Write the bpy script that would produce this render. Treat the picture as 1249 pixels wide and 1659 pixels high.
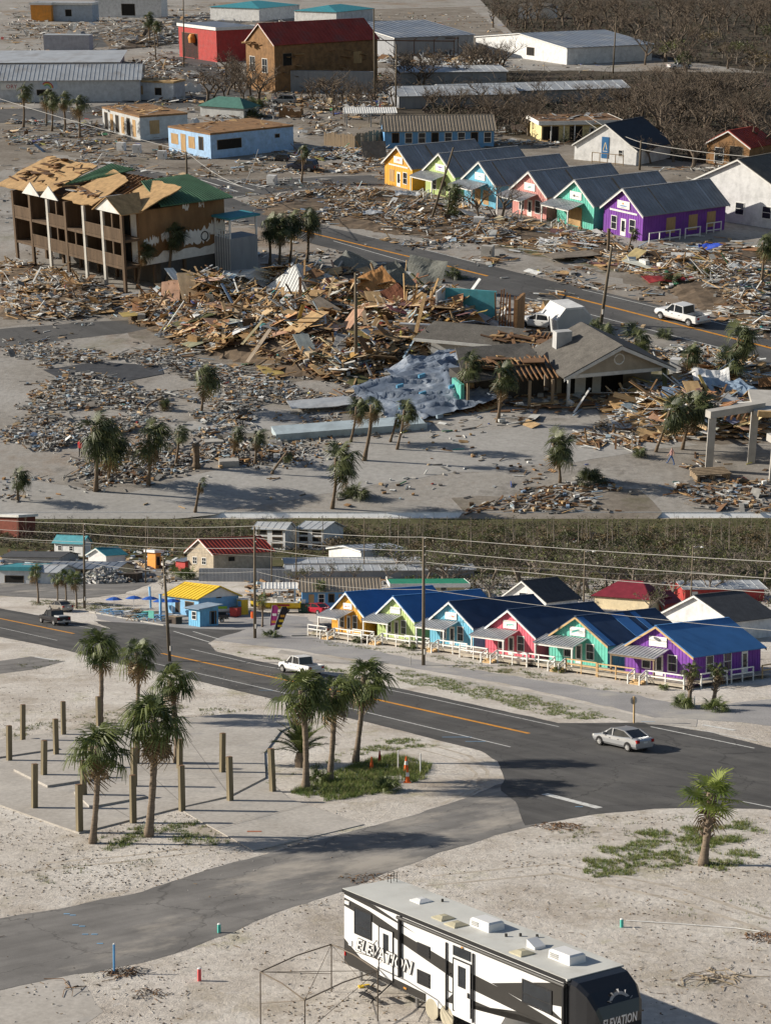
import bpy, bmesh, math, random
from mathutils import Vector, Matrix, Euler, noise
R = math.radians
random.seed(7)
for o in list(bpy.data.objects): bpy.data.objects.remove(o)
S = bpy.context.scene
COL = S.collection

# ---------------- camera ----------------
FPX, CX, CY = 2600.0, 624.5, 829.5          # focal length and centre in photograph pixels
CAM_H = 23.8
PITCH = math.atan((CY - 720) / FPX)
cd = bpy.data.cameras.new('camera'); cam = bpy.data.objects.new('camera', cd); COL.objects.link(cam)
cd.sensor_fit = 'HORIZONTAL'; cd.sensor_width = 36; cd.lens = 36 * FPX / 1249
cd.clip_start = 1; cd.clip_end = 12000
cam.location = (0, 0, CAM_H); cam.rotation_euler = (math.pi / 2 - PITCH, 0, 0)
S.camera = cam

# ---------------- sky, sun, exposure ----------------
SUN = Vector((-.90, .06, .43)).normalized()
w = bpy.data.worlds.new('World'); S.world = w; w.use_nodes = True
nt = w.node_tree; bg = nt.nodes['Background']
sky = nt.nodes.new('ShaderNodeTexSky'); sky.sky_type = 'NISHITA'; sky.sun_disc = False
sky.sun_elevation = math.asin(SUN.z); sky.sun_rotation = math.atan2(SUN.x, SUN.y)
nt.links.new(sky.outputs[0], bg.inputs[0]); bg.inputs[1].default_value = .062
sl = bpy.data.lights.new('sun', 'SUN'); sl.energy = 5.0; sl.angle = R(.5); sl.color = (1, .92, .79)
so = bpy.data.objects.new('sun', sl); COL.objects.link(so)
so.rotation_euler = SUN.to_track_quat('Z', 'Y').to_euler(); so.location = (-300, 50, 200)
S.view_settings.view_transform = 'Standard'; S.view_settings.look = 'None'
S.view_settings.gamma = 1; S.view_settings.use_curve_mapping = False
S.view_settings.exposure = .40
S.render.engine = 'CYCLES'

# ---------------- the two grounds ----------------
# lower town: level, with the land rising gently behind it; upper town: an 18 degree hillside beyond
RISE0, RISE1, RISEZ = 262.0, 400.0, 5.6
def lower_z(y): return 0.0 if y < RISE0 else RISEZ * ((y - RISE0) / (RISE1 - RISE0)) ** 1.3
HILL_A = math.atan((CY + 150) / FPX) - PITCH
HILL_U, HILL_D = 3.25, 43.5
HM = Matrix.Translation((0, HILL_U * HILL_D * math.sin(HILL_A), CAM_H - HILL_U * HILL_D * math.cos(HILL_A))) @ Matrix.Rotation(HILL_A, 4, 'X') @ Matrix.Scale(HILL_U, 4)
def ray(u, v, hv, h):
    a = math.atan((CY - hv) / FPX); c, s = math.cos(a), math.sin(a)
    d = Vector(((u - CX) / FPX, 1, -(v - CY) / FPX))
    return Vector((d.x, d.y * c + d.z * s, -d.y * s + d.z * c))
class Place:
    def __init__(s, up): s.up = up; s.hv, s.h = (-150, HILL_D) if up else (720, CAM_H)
    def p(s, u, v, z=0):
        d = ray(u, v, s.hv, s.h); t = (s.h - z) / -d.z
        if not s.up and d.y * t > RISE0:
            lo, hi = RISE0, 900.0
            for _ in range(40):
                y = (lo + hi) / 2; q = y / d.y
                if s.h + d.z * q > lower_z(y) + z: lo = y
                else: hi = y
            t = hi / d.y
        return Vector((d.x * t, d.y * t))
    def sc(s, u, v): return FPX / (s.p(u, v).y / ray(u, v, s.hv, s.h).y)      # pixels per metre at that ground point
    def gz(s, x, y): return 0.0 if s.up else lower_z(y)
    def M(s, x, y, rz=0, z=0):
        m = Matrix.Translation((x, y, s.gz(x, y) + z)) @ Matrix.Rotation(R(rz), 4, 'Z')
        return HM @ m if s.up else m
LO, UP = Place(False), Place(True)

# ---------------- mesh helper ----------------
class G:
    def __init__(s): s.v = []; s.f = []; s.m = []; s.c = []; s.mi = 0; s.col = None
    def add(s, vs, fs):
        n = len(s.v); s.v += [tuple(q) for q in vs]
        for f in fs: s.f.append(tuple(n + i for i in f)); s.m.append(s.mi); s.c.append(s.col)
        return s
    def box(s, x0, x1, y0, y1, z0, z1):
        return s.add([(x0,y0,z0),(x1,y0,z0),(x1,y1,z0),(x0,y1,z0),(x0,y0,z1),(x1,y0,z1),(x1,y1,z1),(x0,y1,z1)],
                     [(0,3,2,1),(4,5,6,7),(0,1,5,4),(1,2,6,5),(2,3,7,6),(3,0,4,7)])
    def obox(s, M, sx, sy, sz):
        q = [M @ Vector((a*sx/2, b*sy/2, c*sz/2)) for c in (-1,1) for b in (-1,1) for a in (-1,1)]
        return s.add(q, [(0,2,3,1),(4,5,7,6),(0,1,5,4),(1,3,7,5),(3,2,6,7),(2,0,4,6)])
    def poly(s, pts): return s.add(pts, [tuple(range(len(pts)))])
    def prism(s, pts, ext):
        n = len(pts); e = Vector(ext); a = [Vector(p) for p in pts]
        fs = [tuple(range(n))[::-1], tuple(range(n, 2*n))] + [(i, (i+1) % n, n + (i+1) % n, n + i) for i in range(n)]
        return s.add(a + [p + e for p in a], fs)
    def tube(s, pts, rad, n=6, cap=True):
        pts = [Vector(p) for p in pts]; base = len(s.v); vs = []; k = len(pts)
        if not hasattr(rad, '__len__'): rad = [rad] * k
        for i, p in enumerate(pts):
            d = (pts[min(i+1, k-1)] - pts[max(i-1, 0)]).normalized()
            a = d.cross(Vector((0,0,1)) if abs(d.z) < .9 else Vector((1,0,0))).normalized(); b = d.cross(a)
            for j in range(n):
                t = 2 * math.pi * j / n; vs.append(p + (a * math.cos(t) + b * math.sin(t)) * rad[i])
        fs = [(i*n+j, i*n+(j+1) % n, (i+1)*n+(j+1) % n, (i+1)*n+j) for i in range(k-1) for j in range(n)]
        if cap: fs += [tuple(range(n))[::-1], tuple((k-1)*n + j for j in range(n))]
        return s.add(vs, fs)
    def bar(s, a, b, w, h):
        a, b = Vector(a), Vector(b); d = b - a; L = d.length; q = d.to_track_quat('X', 'Z').to_matrix().to_4x4()
        return s.obox(Matrix.Translation((a + b) / 2) @ q, L, w, h)
    def loft(s, rings, cap=True):
        n = len(rings[0]); vs = [p for r in rings for p in r]
        fs = [(i*n+j, i*n+(j+1) % n, (i+1)*n+(j+1) % n, (i+1)*n+j) for i in range(len(rings)-1) for j in range(n)]
        if cap: fs += [tuple(range(n))[::-1], tuple((len(rings)-1)*n + j for j in range(n))]
        return s.add(vs, fs)
    def mesh(s, name, mats, smooth=False):
        me = bpy.data.meshes.new(name); me.from_pydata(s.v, [], s.f); me.update()
        for m in (mats if isinstance(mats, (list, tuple)) else [mats]): me.materials.append(m)
        me.polygons.foreach_set('material_index', s.m)
        if smooth: me.polygons.foreach_set('use_smooth', [True] * len(s.f))
        if any(c is not None for c in s.c):
            at = me.color_attributes.new('Col', 'FLOAT_COLOR', 'CORNER'); buf = []
            for f, c in zip(s.f, s.c): buf += list((*(c or (.5,.5,.5)), 1)) * len(f)
            at.data.foreach_set('color', buf)
        return me
    def build(s, name, mats, parent=None, M=None, smooth=False):
        return put(name, s.mesh(name, mats, smooth), parent, M)
def fix(me):
    bm = bmesh.new(); bm.from_mesh(me); bmesh.ops.recalc_face_normals(bm, faces=bm.faces); bm.to_mesh(me); bm.free(); return me
def put(name, me, parent=None, M=None):
    o = bpy.data.objects.new(name, me); COL.objects.link(o)
    if parent is not None: o.parent = parent
    if M is not None: o.matrix_local = M
    return o
def tag(o, label=None, cat=None, group=None, kind=None):
    for k, v in (('label', label), ('category', cat), ('group', group), ('kind', kind)):
        if v: o[k] = v
    return o
def thing(name, label, cat, pl, x, y, rz=0, group=None, z=0, M=None):
    o = bpy.data.objects.new(name, None); COL.objects.link(o); o.empty_display_size = .3
    o.matrix_world = pl.M(x, y, rz, z) if M is None else M
    return tag(o, label, cat, group)
def cap(s): return s

# ---------------- materials ----------------
_M = {}
def nodes(name):
    m = bpy.data.materials.new(name); m.use_nodes = True; t = m.node_tree
    return m, t, t.nodes, t.links, t.nodes['Principled BSDF']
def ramp(n, stops):
    r = n.new('ShaderNodeValToRGB'); e = r.color_ramp.elements
    while len(e) < len(stops): e.new(.5)
    for i, (p, c) in enumerate(stops): e[i].position = p; e[i].color = (*c, 1)
    return r
def nz(n, l, tc, sc, det=6, rough=.6, sx=None):
    x = n.new('ShaderNodeTexNoise'); x.inputs['Scale'].default_value = sc; x.inputs['Detail'].default_value = det; x.inputs['Roughness'].default_value = rough
    if sx:
        mp = n.new('ShaderNodeMapping'); mp.inputs['Scale'].default_value = sx; l.new(tc, mp.inputs[0]); l.new(mp.outputs[0], x.inputs[0])
    else: l.new(tc, x.inputs[0])
    return x
def mix(n, l, a, b, fac, mode='MIX'):
    x = n.new('ShaderNodeMix'); x.data_type = 'RGBA'; x.blend_type = mode
    for s, q in ((x.inputs[0], fac), (x.inputs[6], a), (x.inputs[7], b)):
        if hasattr(q, 'is_linked'): l.new(q, s)
        elif isinstance(q, (int, float)): s.default_value = q
        else: s.default_value = (*q, 1)
    return x.outputs[2]
def bumpn(n, l, b, h, st, dist=.05):
    x = n.new('ShaderNodeBump'); x.inputs['Strength'].default_value = st; x.inputs['Distance'].default_value = dist
    l.new(h, x.inputs['Height']); l.new(x.outputs[0], b.inputs['Normal'])
def mat(name, col=(.5,.5,.5), rough=.8, metal=0, var=.18, sc=1.2, bump=.0, bsc=9, spec=.3, rnd=.0, sx=None, stain=None, amt=.45):
    if name in _M: return _M[name]
    m, t, n, l, b = nodes(name)
    tc = n.new('ShaderNodeTexCoord').outputs['Object']
    x = nz(n, l, tc, sc, 7, .62, sx)
    r = ramp(n, [(.3, [c * (1 - var) for c in col]), (.7, [min(1, c * (1 + var)) for c in col])]); l.new(x.outputs[0], r.inputs[0])
    out = r.outputs[0]
    if stain:
        y = nz(n, l, tc, sc * .7, 8, .7); rr = ramp(n, [(.5, (0,0,0)), (.62, (amt,)*3)]); l.new(y.outputs[0], rr.inputs[0])
        out = mix(n, l, out, stain, rr.outputs[0])
    if rnd:
        oi = n.new('ShaderNodeObjectInfo'); h = n.new('ShaderNodeHueSaturation'); l.new(out, h.inputs['Color'])
        mr = n.new('ShaderNodeMapRange'); mr.inputs[3].default_value = 1 - rnd; mr.inputs[4].default_value = 1 + rnd
        l.new(oi.outputs['Random'], mr.inputs[0]); l.new(mr.outputs[0], h.inputs['Value']); out = h.outputs[0]
    l.new(out, b.inputs['Base Color'])
    b.inputs['Roughness'].default_value = rough; b.inputs['Metallic'].default_value = metal; b.inputs['Specular IOR Level'].default_value = spec
    if bump: bumpn(n, l, b, nz(n, l, tc, bsc, 5, .6, sx).outputs[0], bump)
    _M[name] = m; return m
def attr_mat(name, rough=.8, var=.3, sc=3):
    if name in _M: return _M[name]
    m, t, n, l, b = nodes(name); tc = n.new('ShaderNodeTexCoord').outputs['Object']
    a = n.new('ShaderNodeAttribute'); a.attribute_name = 'Col'
    x = nz(n, l, tc, sc, 5); r = ramp(n, [(.3, (1 - var,)*3), (.7, (1 + var*.5,)*3)]); l.new(x.outputs[0], r.inputs[0])
    l.new(mix(n, l, a.outputs[0], r.outputs[0], 1.0, 'MULTIPLY'), b.inputs['Base Color'])
    b.inputs['Roughness'].default_value = rough; b.inputs['Specular IOR Level'].default_value = .25
    _M[name] = m; return m
def leaf_mat(name, c1, c2, tr=.25):
    if name in _M: return _M[name]
    m, t, n, l, b = nodes(name); tc = n.new('ShaderNodeTexCoord').outputs['Object']; oi = n.new('ShaderNodeObjectInfo')
    x = nz(n, l, tc, 3, 4); mx = n.new('ShaderNodeMath'); mx.operation = 'ADD'
    mm = n.new('ShaderNodeMath'); mm.operation = 'MULTIPLY_ADD'; mm.inputs[1].default_value = .5; mm.inputs[2].default_value = -.25
    l.new(oi.outputs['Random'], mm.inputs[0]); l.new(x.outputs[0], mx.inputs[0]); l.new(mm.outputs[0], mx.inputs[1])
    r = ramp(n, [(.3, c1), (.7, c2)]); l.new(mx.outputs[0], r.inputs[0]); l.new(r.outputs[0], b.inputs['Base Color'])
    b.inputs['Roughness'].default_value = .5; b.inputs['Specular IOR Level'].default_value = .35
    td = n.new('ShaderNodeBsdfTranslucent'); l.new(r.outputs[0], td.inputs[0]); ms = n.new('ShaderNodeMixShader'); ms.inputs[0].default_value = tr
    l.new(b.outputs[0], ms.inputs[1]); l.new(td.outputs[0], ms.inputs[2]); l.new(ms.outputs[0], n['Material Output'].inputs[0])
    _M[name] = m; return m
def ground_mat(name, stops, s1, s2, bump=.5, bd=.05, spots=None, tracks=None):
    m, t, n, l, b = nodes(name); tc = n.new('ShaderNodeTexCoord').outputs['Object']
    x = nz(n, l, tc, s1, 9, .66); r = ramp(n, stops); l.new(x.outputs[0], r.inputs[0]); out = r.outputs[0]
    y = nz(n, l, tc, s2, 6, .7); rr = ramp(n, [(.32, (.80,.79,.78)), (.68, (1.12,1.11,1.10))]); l.new(y.outputs[0], rr.inputs[0])
    out = mix(n, l, out, rr.outputs[0], 1.0, 'MULTIPLY')
    if spots:
        for (c, sc, lo, hi, am) in spots:
            z = nz(n, l, tc, sc, 8, .72); zr = ramp(n, [(lo, (0,0,0)), (hi, (am,)*3)]); l.new(z.outputs[0], zr.inputs[0])
            out = mix(n, l, out, c, zr.outputs[0])
    l.new(out, b.inputs['Base Color']); b.inputs['Roughness'].default_value = .95; b.inputs['Specular IOR Level'].default_value = .15
    h = nz(n, l, tc, s2 * .9, 8, .75).outputs[0]
    if tracks:
        wv = n.new('ShaderNodeTexWave'); mp = n.new('ShaderNodeMapping'); mp.inputs['Rotation'].default_value = (0, 0, R(tracks[0])); l.new(tc, mp.inputs[0]); l.new(mp.outputs[0], wv.inputs[0])
        wv.inputs['Scale'].default_value = tracks[1]; wv.inputs['Distortion'].default_value = 9; wv.inputs['Detail'].default_value = 4; wv.inputs['Detail Scale'].default_value = .6
        ad = n.new('ShaderNodeMath'); ad.operation = 'MULTIPLY_ADD'; ad.inputs[1].default_value = .35; l.new(wv.outputs['Fac'], ad.inputs[0]); l.new(h, ad.inputs[2]); h = ad.outputs[0]
    bumpn(n, l, b, h, bump, bd)
    _M[name] = m; return m
def asphalt_mat(name, base, dark, light, sc=.25, ang=0, drift=None):
    m, t, n, l, b = nodes(name); tc = n.new('ShaderNodeTexCoord').outputs['Object']
    x = nz(n, l, tc, sc, 8, .65); r = ramp(n, [(.3, dark), (.5, base), (.75, light)]); l.new(x.outputs[0], r.inputs[0])
    mr = n.new('ShaderNodeMapping'); mr.inputs['Rotation'].default_value = (0,0,R(-ang)); l.new(tc, mr.inputs[0])
    mp = n.new('ShaderNodeMapping'); mp.inputs['Scale'].default_value = (.03, .7, 1); l.new(mr.outputs[0], mp.inputs[0])
    y = nz(n, l, mp.outputs[0], 1, 4, .6); rr = ramp(n, [(.35, (.82,)*3), (.65, (1.15,)*3)]); l.new(y.outputs[0], rr.inputs[0])
    o = mix(n, l, r.outputs[0], rr.outputs[0], 1.0, 'MULTIPLY')
    z = nz(n, l, tc, 25, 3, .7); zr = ramp(n, [(.3, (.8,)*3), (.7, (1.15,)*3)]); l.new(z.outputs[0], zr.inputs[0]); o = mix(n, l, o, zr.outputs[0], 1.0, 'MULTIPLY')
    pz = nz(n, l, tc, .5, 9, .75); pr = ramp(n, [(.56, (0,0,0)), (.64, (.5,)*3)]); l.new(pz.outputs[0], pr.inputs[0]); o = mix(n, l, o, [c*.62 for c in base], pr.outputs[0])
    vo = n.new('ShaderNodeTexVoronoi'); vo.feature = 'DISTANCE_TO_EDGE'; vo.inputs['Scale'].default_value = .16; wn = nz(n, l, tc, .8, 4); wa = n.new('ShaderNodeVectorMath'); wa.operation = 'MULTIPLY_ADD'; wa.inputs[1].default_value = (2.2,2.2,0); l.new(wn.outputs[1], wa.inputs[0]); l.new(tc, wa.inputs[2]); l.new(wa.outputs[0], vo.inputs['Vector'])
    vr = ramp(n, [(.0, (.75,)*3), (.012, (0,0,0))]); l.new(vo.outputs['Distance'], vr.inputs[0]); o = mix(n, l, o, [c*.4 for c in base], vr.outputs[0])
    if drift:
        dz = nz(n, l, mr.outputs[0], .10, 9, .68, (.5,1,1)); dr = ramp(n, [(drift, (0,0,0)), (drift+.10, (.75,)*3)]); l.new(dz.outputs[0], dr.inputs[0]); o = mix(n, l, o, (.42,.38,.33), dr.outputs[0])
    l.new(o, b.inputs['Base Color']); b.inputs['Roughness'].default_value = .82; b.inputs['Specular IOR Level'].default_value = .3
    bumpn(n, l, b, z.outputs[0], .15, .01); _M[name] = m; return m
def shingle_mat(name, c1, c2):
    if name in _M: return _M[name]
    m, t, n, l, b = nodes(name); tc = n.new('ShaderNodeTexCoord').outputs['Object']
    mp = n.new('ShaderNodeMapping'); mp.inputs['Rotation'].default_value = (R(90), 0, 0); l.new(tc, mp.inputs[0])
    x = nz(n, l, tc, 1.1, 8, .7); r = ramp(n, [(.3, c1), (.7, c2)]); l.new(x.outputs[0], r.inputs[0])
    y = nz(n, l, tc, 9, 2); rr = ramp(n, [(.35, (.75,)*3), (.65, (1.2,)*3)]); l.new(y.outputs[0], rr.inputs[0])
    l.new(mix(n, l, r.outputs[0], rr.outputs[0], 1.0, 'MULTIPLY'), b.inputs['Base Color']); b.inputs['Roughness'].default_value = .9
    bumpn(n, l, b, y.outputs[0], .4, .02); _M[name] = m; return m

ply = lambda: mat('plywood', (.42,.27,.13), .85, var=.3, sc=1.5, sx=(1,1,.3))
white = lambda: mat('white_paint', (.74,.73,.70), .55, var=.08, stain=(.5,.48,.44), amt=.35)
glass = lambda: mat('window_glass', (.022,.026,.032), .12, var=.4, sc=.8, spec=.45)
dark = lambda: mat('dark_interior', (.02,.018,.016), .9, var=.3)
wood = lambda: mat('weathered_wood', (.24,.18,.12), .9, var=.3, sc=3, sx=(1,1,.15))
lumber = lambda: mat('new_lumber', (.50,.34,.17), .8, var=.2, sc=3)
concrete = lambda: mat('concrete', (.42,.40,.37), .9, var=.2, sc=.8, bump=.15)
galv = lambda: mat('galvanised_metal', (.50,.51,.53), .42, .55, var=.15, sc=1.3)
rubber = lambda: mat('tyre_rubber', (.018,.018,.019), .85, var=.2)
steel = lambda: mat('bright_steel', (.45,.45,.46), .35, .9, var=.1)

def text_mesh(s, size, shear=0, ext=.004, bold=0):
    cu = bpy.data.curves.new('lettering', 'FONT'); cu.body = s; cu.size = size; cu.shear = shear; cu.extrude = ext; cu.offset = bold; cu.resolution_u = 2
    o = bpy.data.objects.new('lettering', cu); COL.objects.link(o); bpy.context.view_layer.update()
    me = bpy.data.meshes.new_from_object(o.evaluated_get(bpy.context.evaluated_depsgraph_get()))
    bpy.data.objects.remove(o); return me
# =====================================================================  THE SETTING
def jit(pts, step, amp, seed=0, closed=True):
    out = []; n = len(pts)
    for i in range(n if closed else n - 1):
        a, b = pts[i], pts[(i + 1) % n]; L = (b - a).length; k = max(1, min(60, int(L / step))); nn = Vector((-(b - a).y, (b - a).x)).normalized() if L > 0 else Vector((0, 0))
        for j in range(k):
            p = a.lerp(b, j / k)
            q = noise.noise(Vector((p.x * .35, p.y * .35, seed))) + .5 * noise.noise(Vector((p.x * 1.3, p.y * 1.3, seed)))
            out.append(p + nn * q * amp)
    if not closed: out.append(pts[-1])
    return out
def sheet(pl, name, px, z, m, amp=.25, step=1.2, kind='structure', seed=0, pts=None, label=None):
    pts = [pl.p(u, v) for u, v in px] if pts is None else pts
    if amp: pts = jit(pts, step, amp, seed)
    bm = bmesh.new(); vs = [bm.verts.new((p.x, p.y, pl.gz(p.x, p.y) + z)) for p in pts]; f = bm.faces.new(vs)
    bmesh.ops.triangulate(bm, faces=[f], ngon_method='EAR_CLIP'); bmesh.ops.recalc_face_normals(bm, faces=bm.faces)
    if sum(f.normal.z for f in bm.faces) < 0: bmesh.ops.reverse_faces(bm, faces=bm.faces)
    me = bpy.data.meshes.new(name); bm.to_mesh(me); bm.free(); me.materials.append(m)
    o = put(name, me); o.matrix_world = HM if pl.up else Matrix()
    return tag(o, label, None, None, kind)
def strip(pl, name, px, wid, z, m, kind='structure', amp=0):
    pts = [pl.p(u, v) for u, v in px]; L = []; Rr = []
    for i, p in enumerate(pts):
        d = (pts[min(i + 1, len(pts) - 1)] - pts[max(i - 1, 0)]).normalized(); n = Vector((-d.y, d.x))
        L.append(p + n * wid / 2); Rr.append(p - n * wid / 2)
    return sheet(pl, name, None, z, m, amp, 1.5, kind, 3, L + Rr[::-1])

sand = ground_mat('sand', [(.28, (.37,.325,.28)), (.45, (.54,.50,.455)), (.6, (.625,.59,.545)), (.78, (.70,.67,.635))], .11, 2.2, 1.0, .12,
    spots=[((.27,.21,.15), .07, .53, .66, .6), ((.34,.29,.22), .2, .54, .64, .55), ((.30,.28,.15), .16, .57, .65, .45), ((.38,.34,.30), .9, .56, .68, .6), ((.66,.63,.60), .5, .60, .70, .6), ((.33,.29,.25), 3.2, .60, .70, .55)])
hill_sand = ground_mat('hill_sand', [(.25, (.16,.14,.118)), (.42, (.29,.27,.245)), (.6, (.37,.355,.335)), (.8, (.44,.43,.415))], .06, 1.7, .9, .14,
    spots=[((.19,.125,.07), .03, .52, .62, .7), ((.16,.145,.13), .22, .55, .63, .65), ((.12,.115,.045), .05, .58, .66, .5), ((.22,.19,.16), 1.6, .56, .66, .6), ((.48,.47,.45), .8, .60, .68, .6)])
asphalt = asphalt_mat('asphalt', (.088,.085,.083), (.066,.064,.063), (.125,.12,.113), .18, -54)
old_asphalt = asphalt_mat('old_asphalt', (.185,.176,.168), (.14,.133,.127), (.25,.237,.222), .22, 38, .53)
hill_asphalt = asphalt_mat('hill_asphalt', (.092,.090,.089), (.066,.065,.064), (.13,.125,.12), .08, -52, .63)
gravel = ground_mat('gravel', [(.3, (.24,.235,.24)), (.55, (.32,.315,.32)), (.75, (.42,.40,.38))], .12, 6, .5, .03, spots=[((.45,.42,.37), .08, .52, .64, .7)])
slabmat = ground_mat('slab_concrete', [(.3, (.36,.335,.305)), (.55, (.44,.415,.385)), (.75, (.50,.47,.43))], .16, 3, .1, .01, spots=[((.30,.29,.285), .3, .55, .68, .6)])
linewhite = mat('line_white', (.62,.62,.60), .7, var=.2, sc=3, stain=(.22,.21,.21), amt=.6)
lineorange = mat('line_orange', (.62,.27,.03), .7, var=.2, sc=2, stain=(.3,.17,.08), amt=.5)

def lower_ground():
    g = G(); xs = [-420 + 20 * i for i in range(43)]; ys = [-80, 0, 60, 120, 180, 240, 262] + [262 + 6.9 * i for i in range(1, 21)]
    ys[-1] = RISE1
    vs = [(x, y, lower_z(y)) for y in ys for x in xs]; n = len(xs)
    g.add(vs, [(j*n+i, j*n+i+1, (j+1)*n+i+1, (j+1)*n+i) for j in range(len(ys)-1) for i in range(n-1)])
    tag(g.build('ground', sand, smooth=True), kind='structure')
lower_ground()
EDGE = UP.p(624, 829.5).y
def upper_ground():
    g = G(); xs = [-900 + 60 * i for i in range(31)]; ys = [EDGE] + [EDGE + 40 * i for i in range(1, 28)]
    def z(x, y): return 0 if y < 880 else .1 * (y - 880) ** 1.2 * (.6 + .5 * noise.noise(Vector((x * .01, y * .01, 0))))
    n = len(xs); g.add([(x, y, z(x, y)) for y in ys for x in xs], [(j*n+i, j*n+i+1, (j+1)*n+i+1, (j+1)*n+i) for j in range(len(ys)-1) for i in range(n-1)])
    o = g.build('hillside', hill_sand, smooth=True); o.matrix_world = HM; tag(o, kind='structure')
upper_ground()
def added_divider_wall():  # invented white band; its face is sloped so sun and sky whiten it
    e = HM @ Vector((0, EDGE, 0)); z0 = lower_z(RISE1) - .6
    t = thing('added_divider_wall', 'long white divider wall added at the foot of the wrecked hillside, sloped to catch light', 'wall', LO, 0, RISE1 + .3, z=-lower_z(RISE1 + .3))
    m = mat('divider_white', (.82,.82,.81), .85, var=.05, sc=.5, stain=(.62,.61,.59), amt=.4)
    D = max(.6, e.y - RISE1 - .3 + .05)
    me = fix(G().prism([(-5.97, -1.3, z0), (-5.97, D, z0), (-5.97, D, e.z - .1), (-5.97, .15, e.z - .1)], (11.94, 0, 0)).mesh('panel', m)); mc = G().box(-5.99, 5.99, .0, D + .1, e.z - .099, e.z + .04).mesh('coping', m)
    for i in range(34):
        M = Matrix.Translation((-198 + 12 * i, 0, 0)); p = put('panel', me, t, M); put('coping', mc, p)
added_divider_wall()

# ---- lower sheets
sheet(LO, 'gravel_lot', [(330,1036),(395,1020),(470,1010),(530,1036),(640,1062),(760,1084),(880,1104),(1010,1122),(1120,1146),(1290,1130),(1290,1180),(1190,1170),(1062,1163),(960,1140),(820,1108),(640,1078),(470,1052)], .008, gravel, .5)
sheet(LO, 'gravel_lot', [(150,985),(230,992),(400,990),(500,1000),(520,1030),(400,1028),(330,1030),(240,1018),(160,1004)], .006, gravel, .6, seed=5)
sheet(LO, 'sidewalk', [(455,1053),(620,1080),(820,1114),(960,1144),(1060,1166),(1028,1172),(950,1153),(815,1121),(615,1086),(450,1058)], .016, slabmat, .05)
sheet(LO, 'side_street', [(-80,1510),(0,1489),(120,1468),(230,1445),(330,1413),(430,1383),(560,1350),(680,1318),(770,1288),(830,1262),(900,1290),(880,1335),(800,1354),(700,1387),(620,1417),(560,1442),(440,1482),(330,1530),(230,1562),(120,1580),(0,1606),(-80,1625)], .008, old_asphalt, .22, .8)
sheet(LO, 'main_road', [(-700,872),(-120,962),(0,986),(151,1013),(300,1044),(420,1072),(560,1099),(668,1120),(905,1172),(975,1172),(1050,1171),(1150,1187),(1240,1210),(1330,1230),(2300,1450),(2300,1600),(1330,1332),(1240,1311),(1160,1309),(1060,1311),(980,1318),(905,1330),(850,1338),(835,1300),(812,1282),(816,1255),(805,1234),(778,1217),(640,1182),(500,1148),(420,1128),(300,1099),(180,1073),(100,1052),(0,1032),(-120,1008),(-700,905)], .014, asphalt, .16, .9)
sheet(LO, 'side_road', [(151,1006),(232,1011),(300,1018),(360,1020),(400,1020),(352,1034),(336,1043),(352,1056),(200,1030)], .011, asphalt, .3)
sheet(LO, 'far_street', [(-60,938),(100,948),(215,936),(230,912),(275,914),(262,938),(200,962),(120,972),(-60,962)], .03, old_asphalt, .5)
sheet(LO, 'driveway', [(-30,1075),(50,1064),(105,1072),(60,1084),(-30,1096)], .012, old_asphalt, .2)
sheet(LO, 'apron', [(1032,1168),(1066,1163),(1130,1166),(1128,1178),(1050,1174)], .019, slabmat, .04)
for z, px, wd, m in ((.022, [(-60,980),(10,993),(151,1019)], .14, linewhite), (.022, [(309,1052),(420,1078),(560,1104),(668,1126),(830,1161.5),(905,1178)], .14, linewhite),
    (.022, [(-60,991),(8,1004),(120,1027)], .42, lineorange), (.022, [(262,1059),(420,1093),(606,1133),(740,1163),(857,1189)], .42, lineorange),
    (.022, [(-60,1006),(8,1019),(93,1038)], .14, linewhite), (.022, [(249,1075),(420,1114),(548,1143.7),(827,1211)], .15, linewhite),
    (.022, [(1201,1299),(1300,1319)], .15, linewhite), (.022, [(1054,1178),(1222,1213)], .2, linewhite), (.022, [(1100,1177),(1226,1201)], .2, linewhite),
    (.022, [(281,1023),(340,1041)], .2, linewhite), (.022, [(313,1023.5),(355,1036)], .2, linewhite),
    (.022, [(882,1287),(971,1310)], .62, linewhite), (.022, [(58,1065),(90,1070)], .5, linewhite), (.022, [(1138,1175),(1190,1184)], .5, linewhite)):
    strip(LO, 'road_marking', px, wd, z, m)
# foundation slab: three pads cast beside each other, each a little higher
def pad(px, z0, z1, name='concrete_slab'):
    pts = jit([LO.p(*q) for q in px], 1.5, .03, 2); n = len(pts); g = G()
    g.add([(p.x, p.y, z0) for p in pts] + [(p.x, p.y, z1) for p in pts], [tuple(range(n, 2*n))] + [(i, (i+1) % n, n+(i+1) % n, n+i) for i in range(n)])
    me = fix(g.mesh(name, slabmat)); o = put(name, me); return tag(o, kind='structure')
pad([(-30,1296),(128,1352),(298,1309),(372,1292),(430,1262),(428,1222),(455,1186),(500,1165),(380,1158),(160,1178),(-30,1205)], -.05, .10)
pad([(290,1312),(410,1380),(590,1337),(470,1296),(432,1264),(374,1294)], -.05, .05, 'driveway_slab')
pad([(-20,1234),(96,1217),(62,1200),(-20,1212)], .1, .22); pad([(77,1279),(172,1264),(118,1238),(22,1252)], .1, .26); pad([(146,1313),(238,1296),(196,1274),(120,1288)], .1, .24)
sheet(LO, 'concrete_path', [(-20,1612),(118,1570),(170,1640),(60,1700),(-20,1700)], .005, slabmat, .3)

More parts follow.
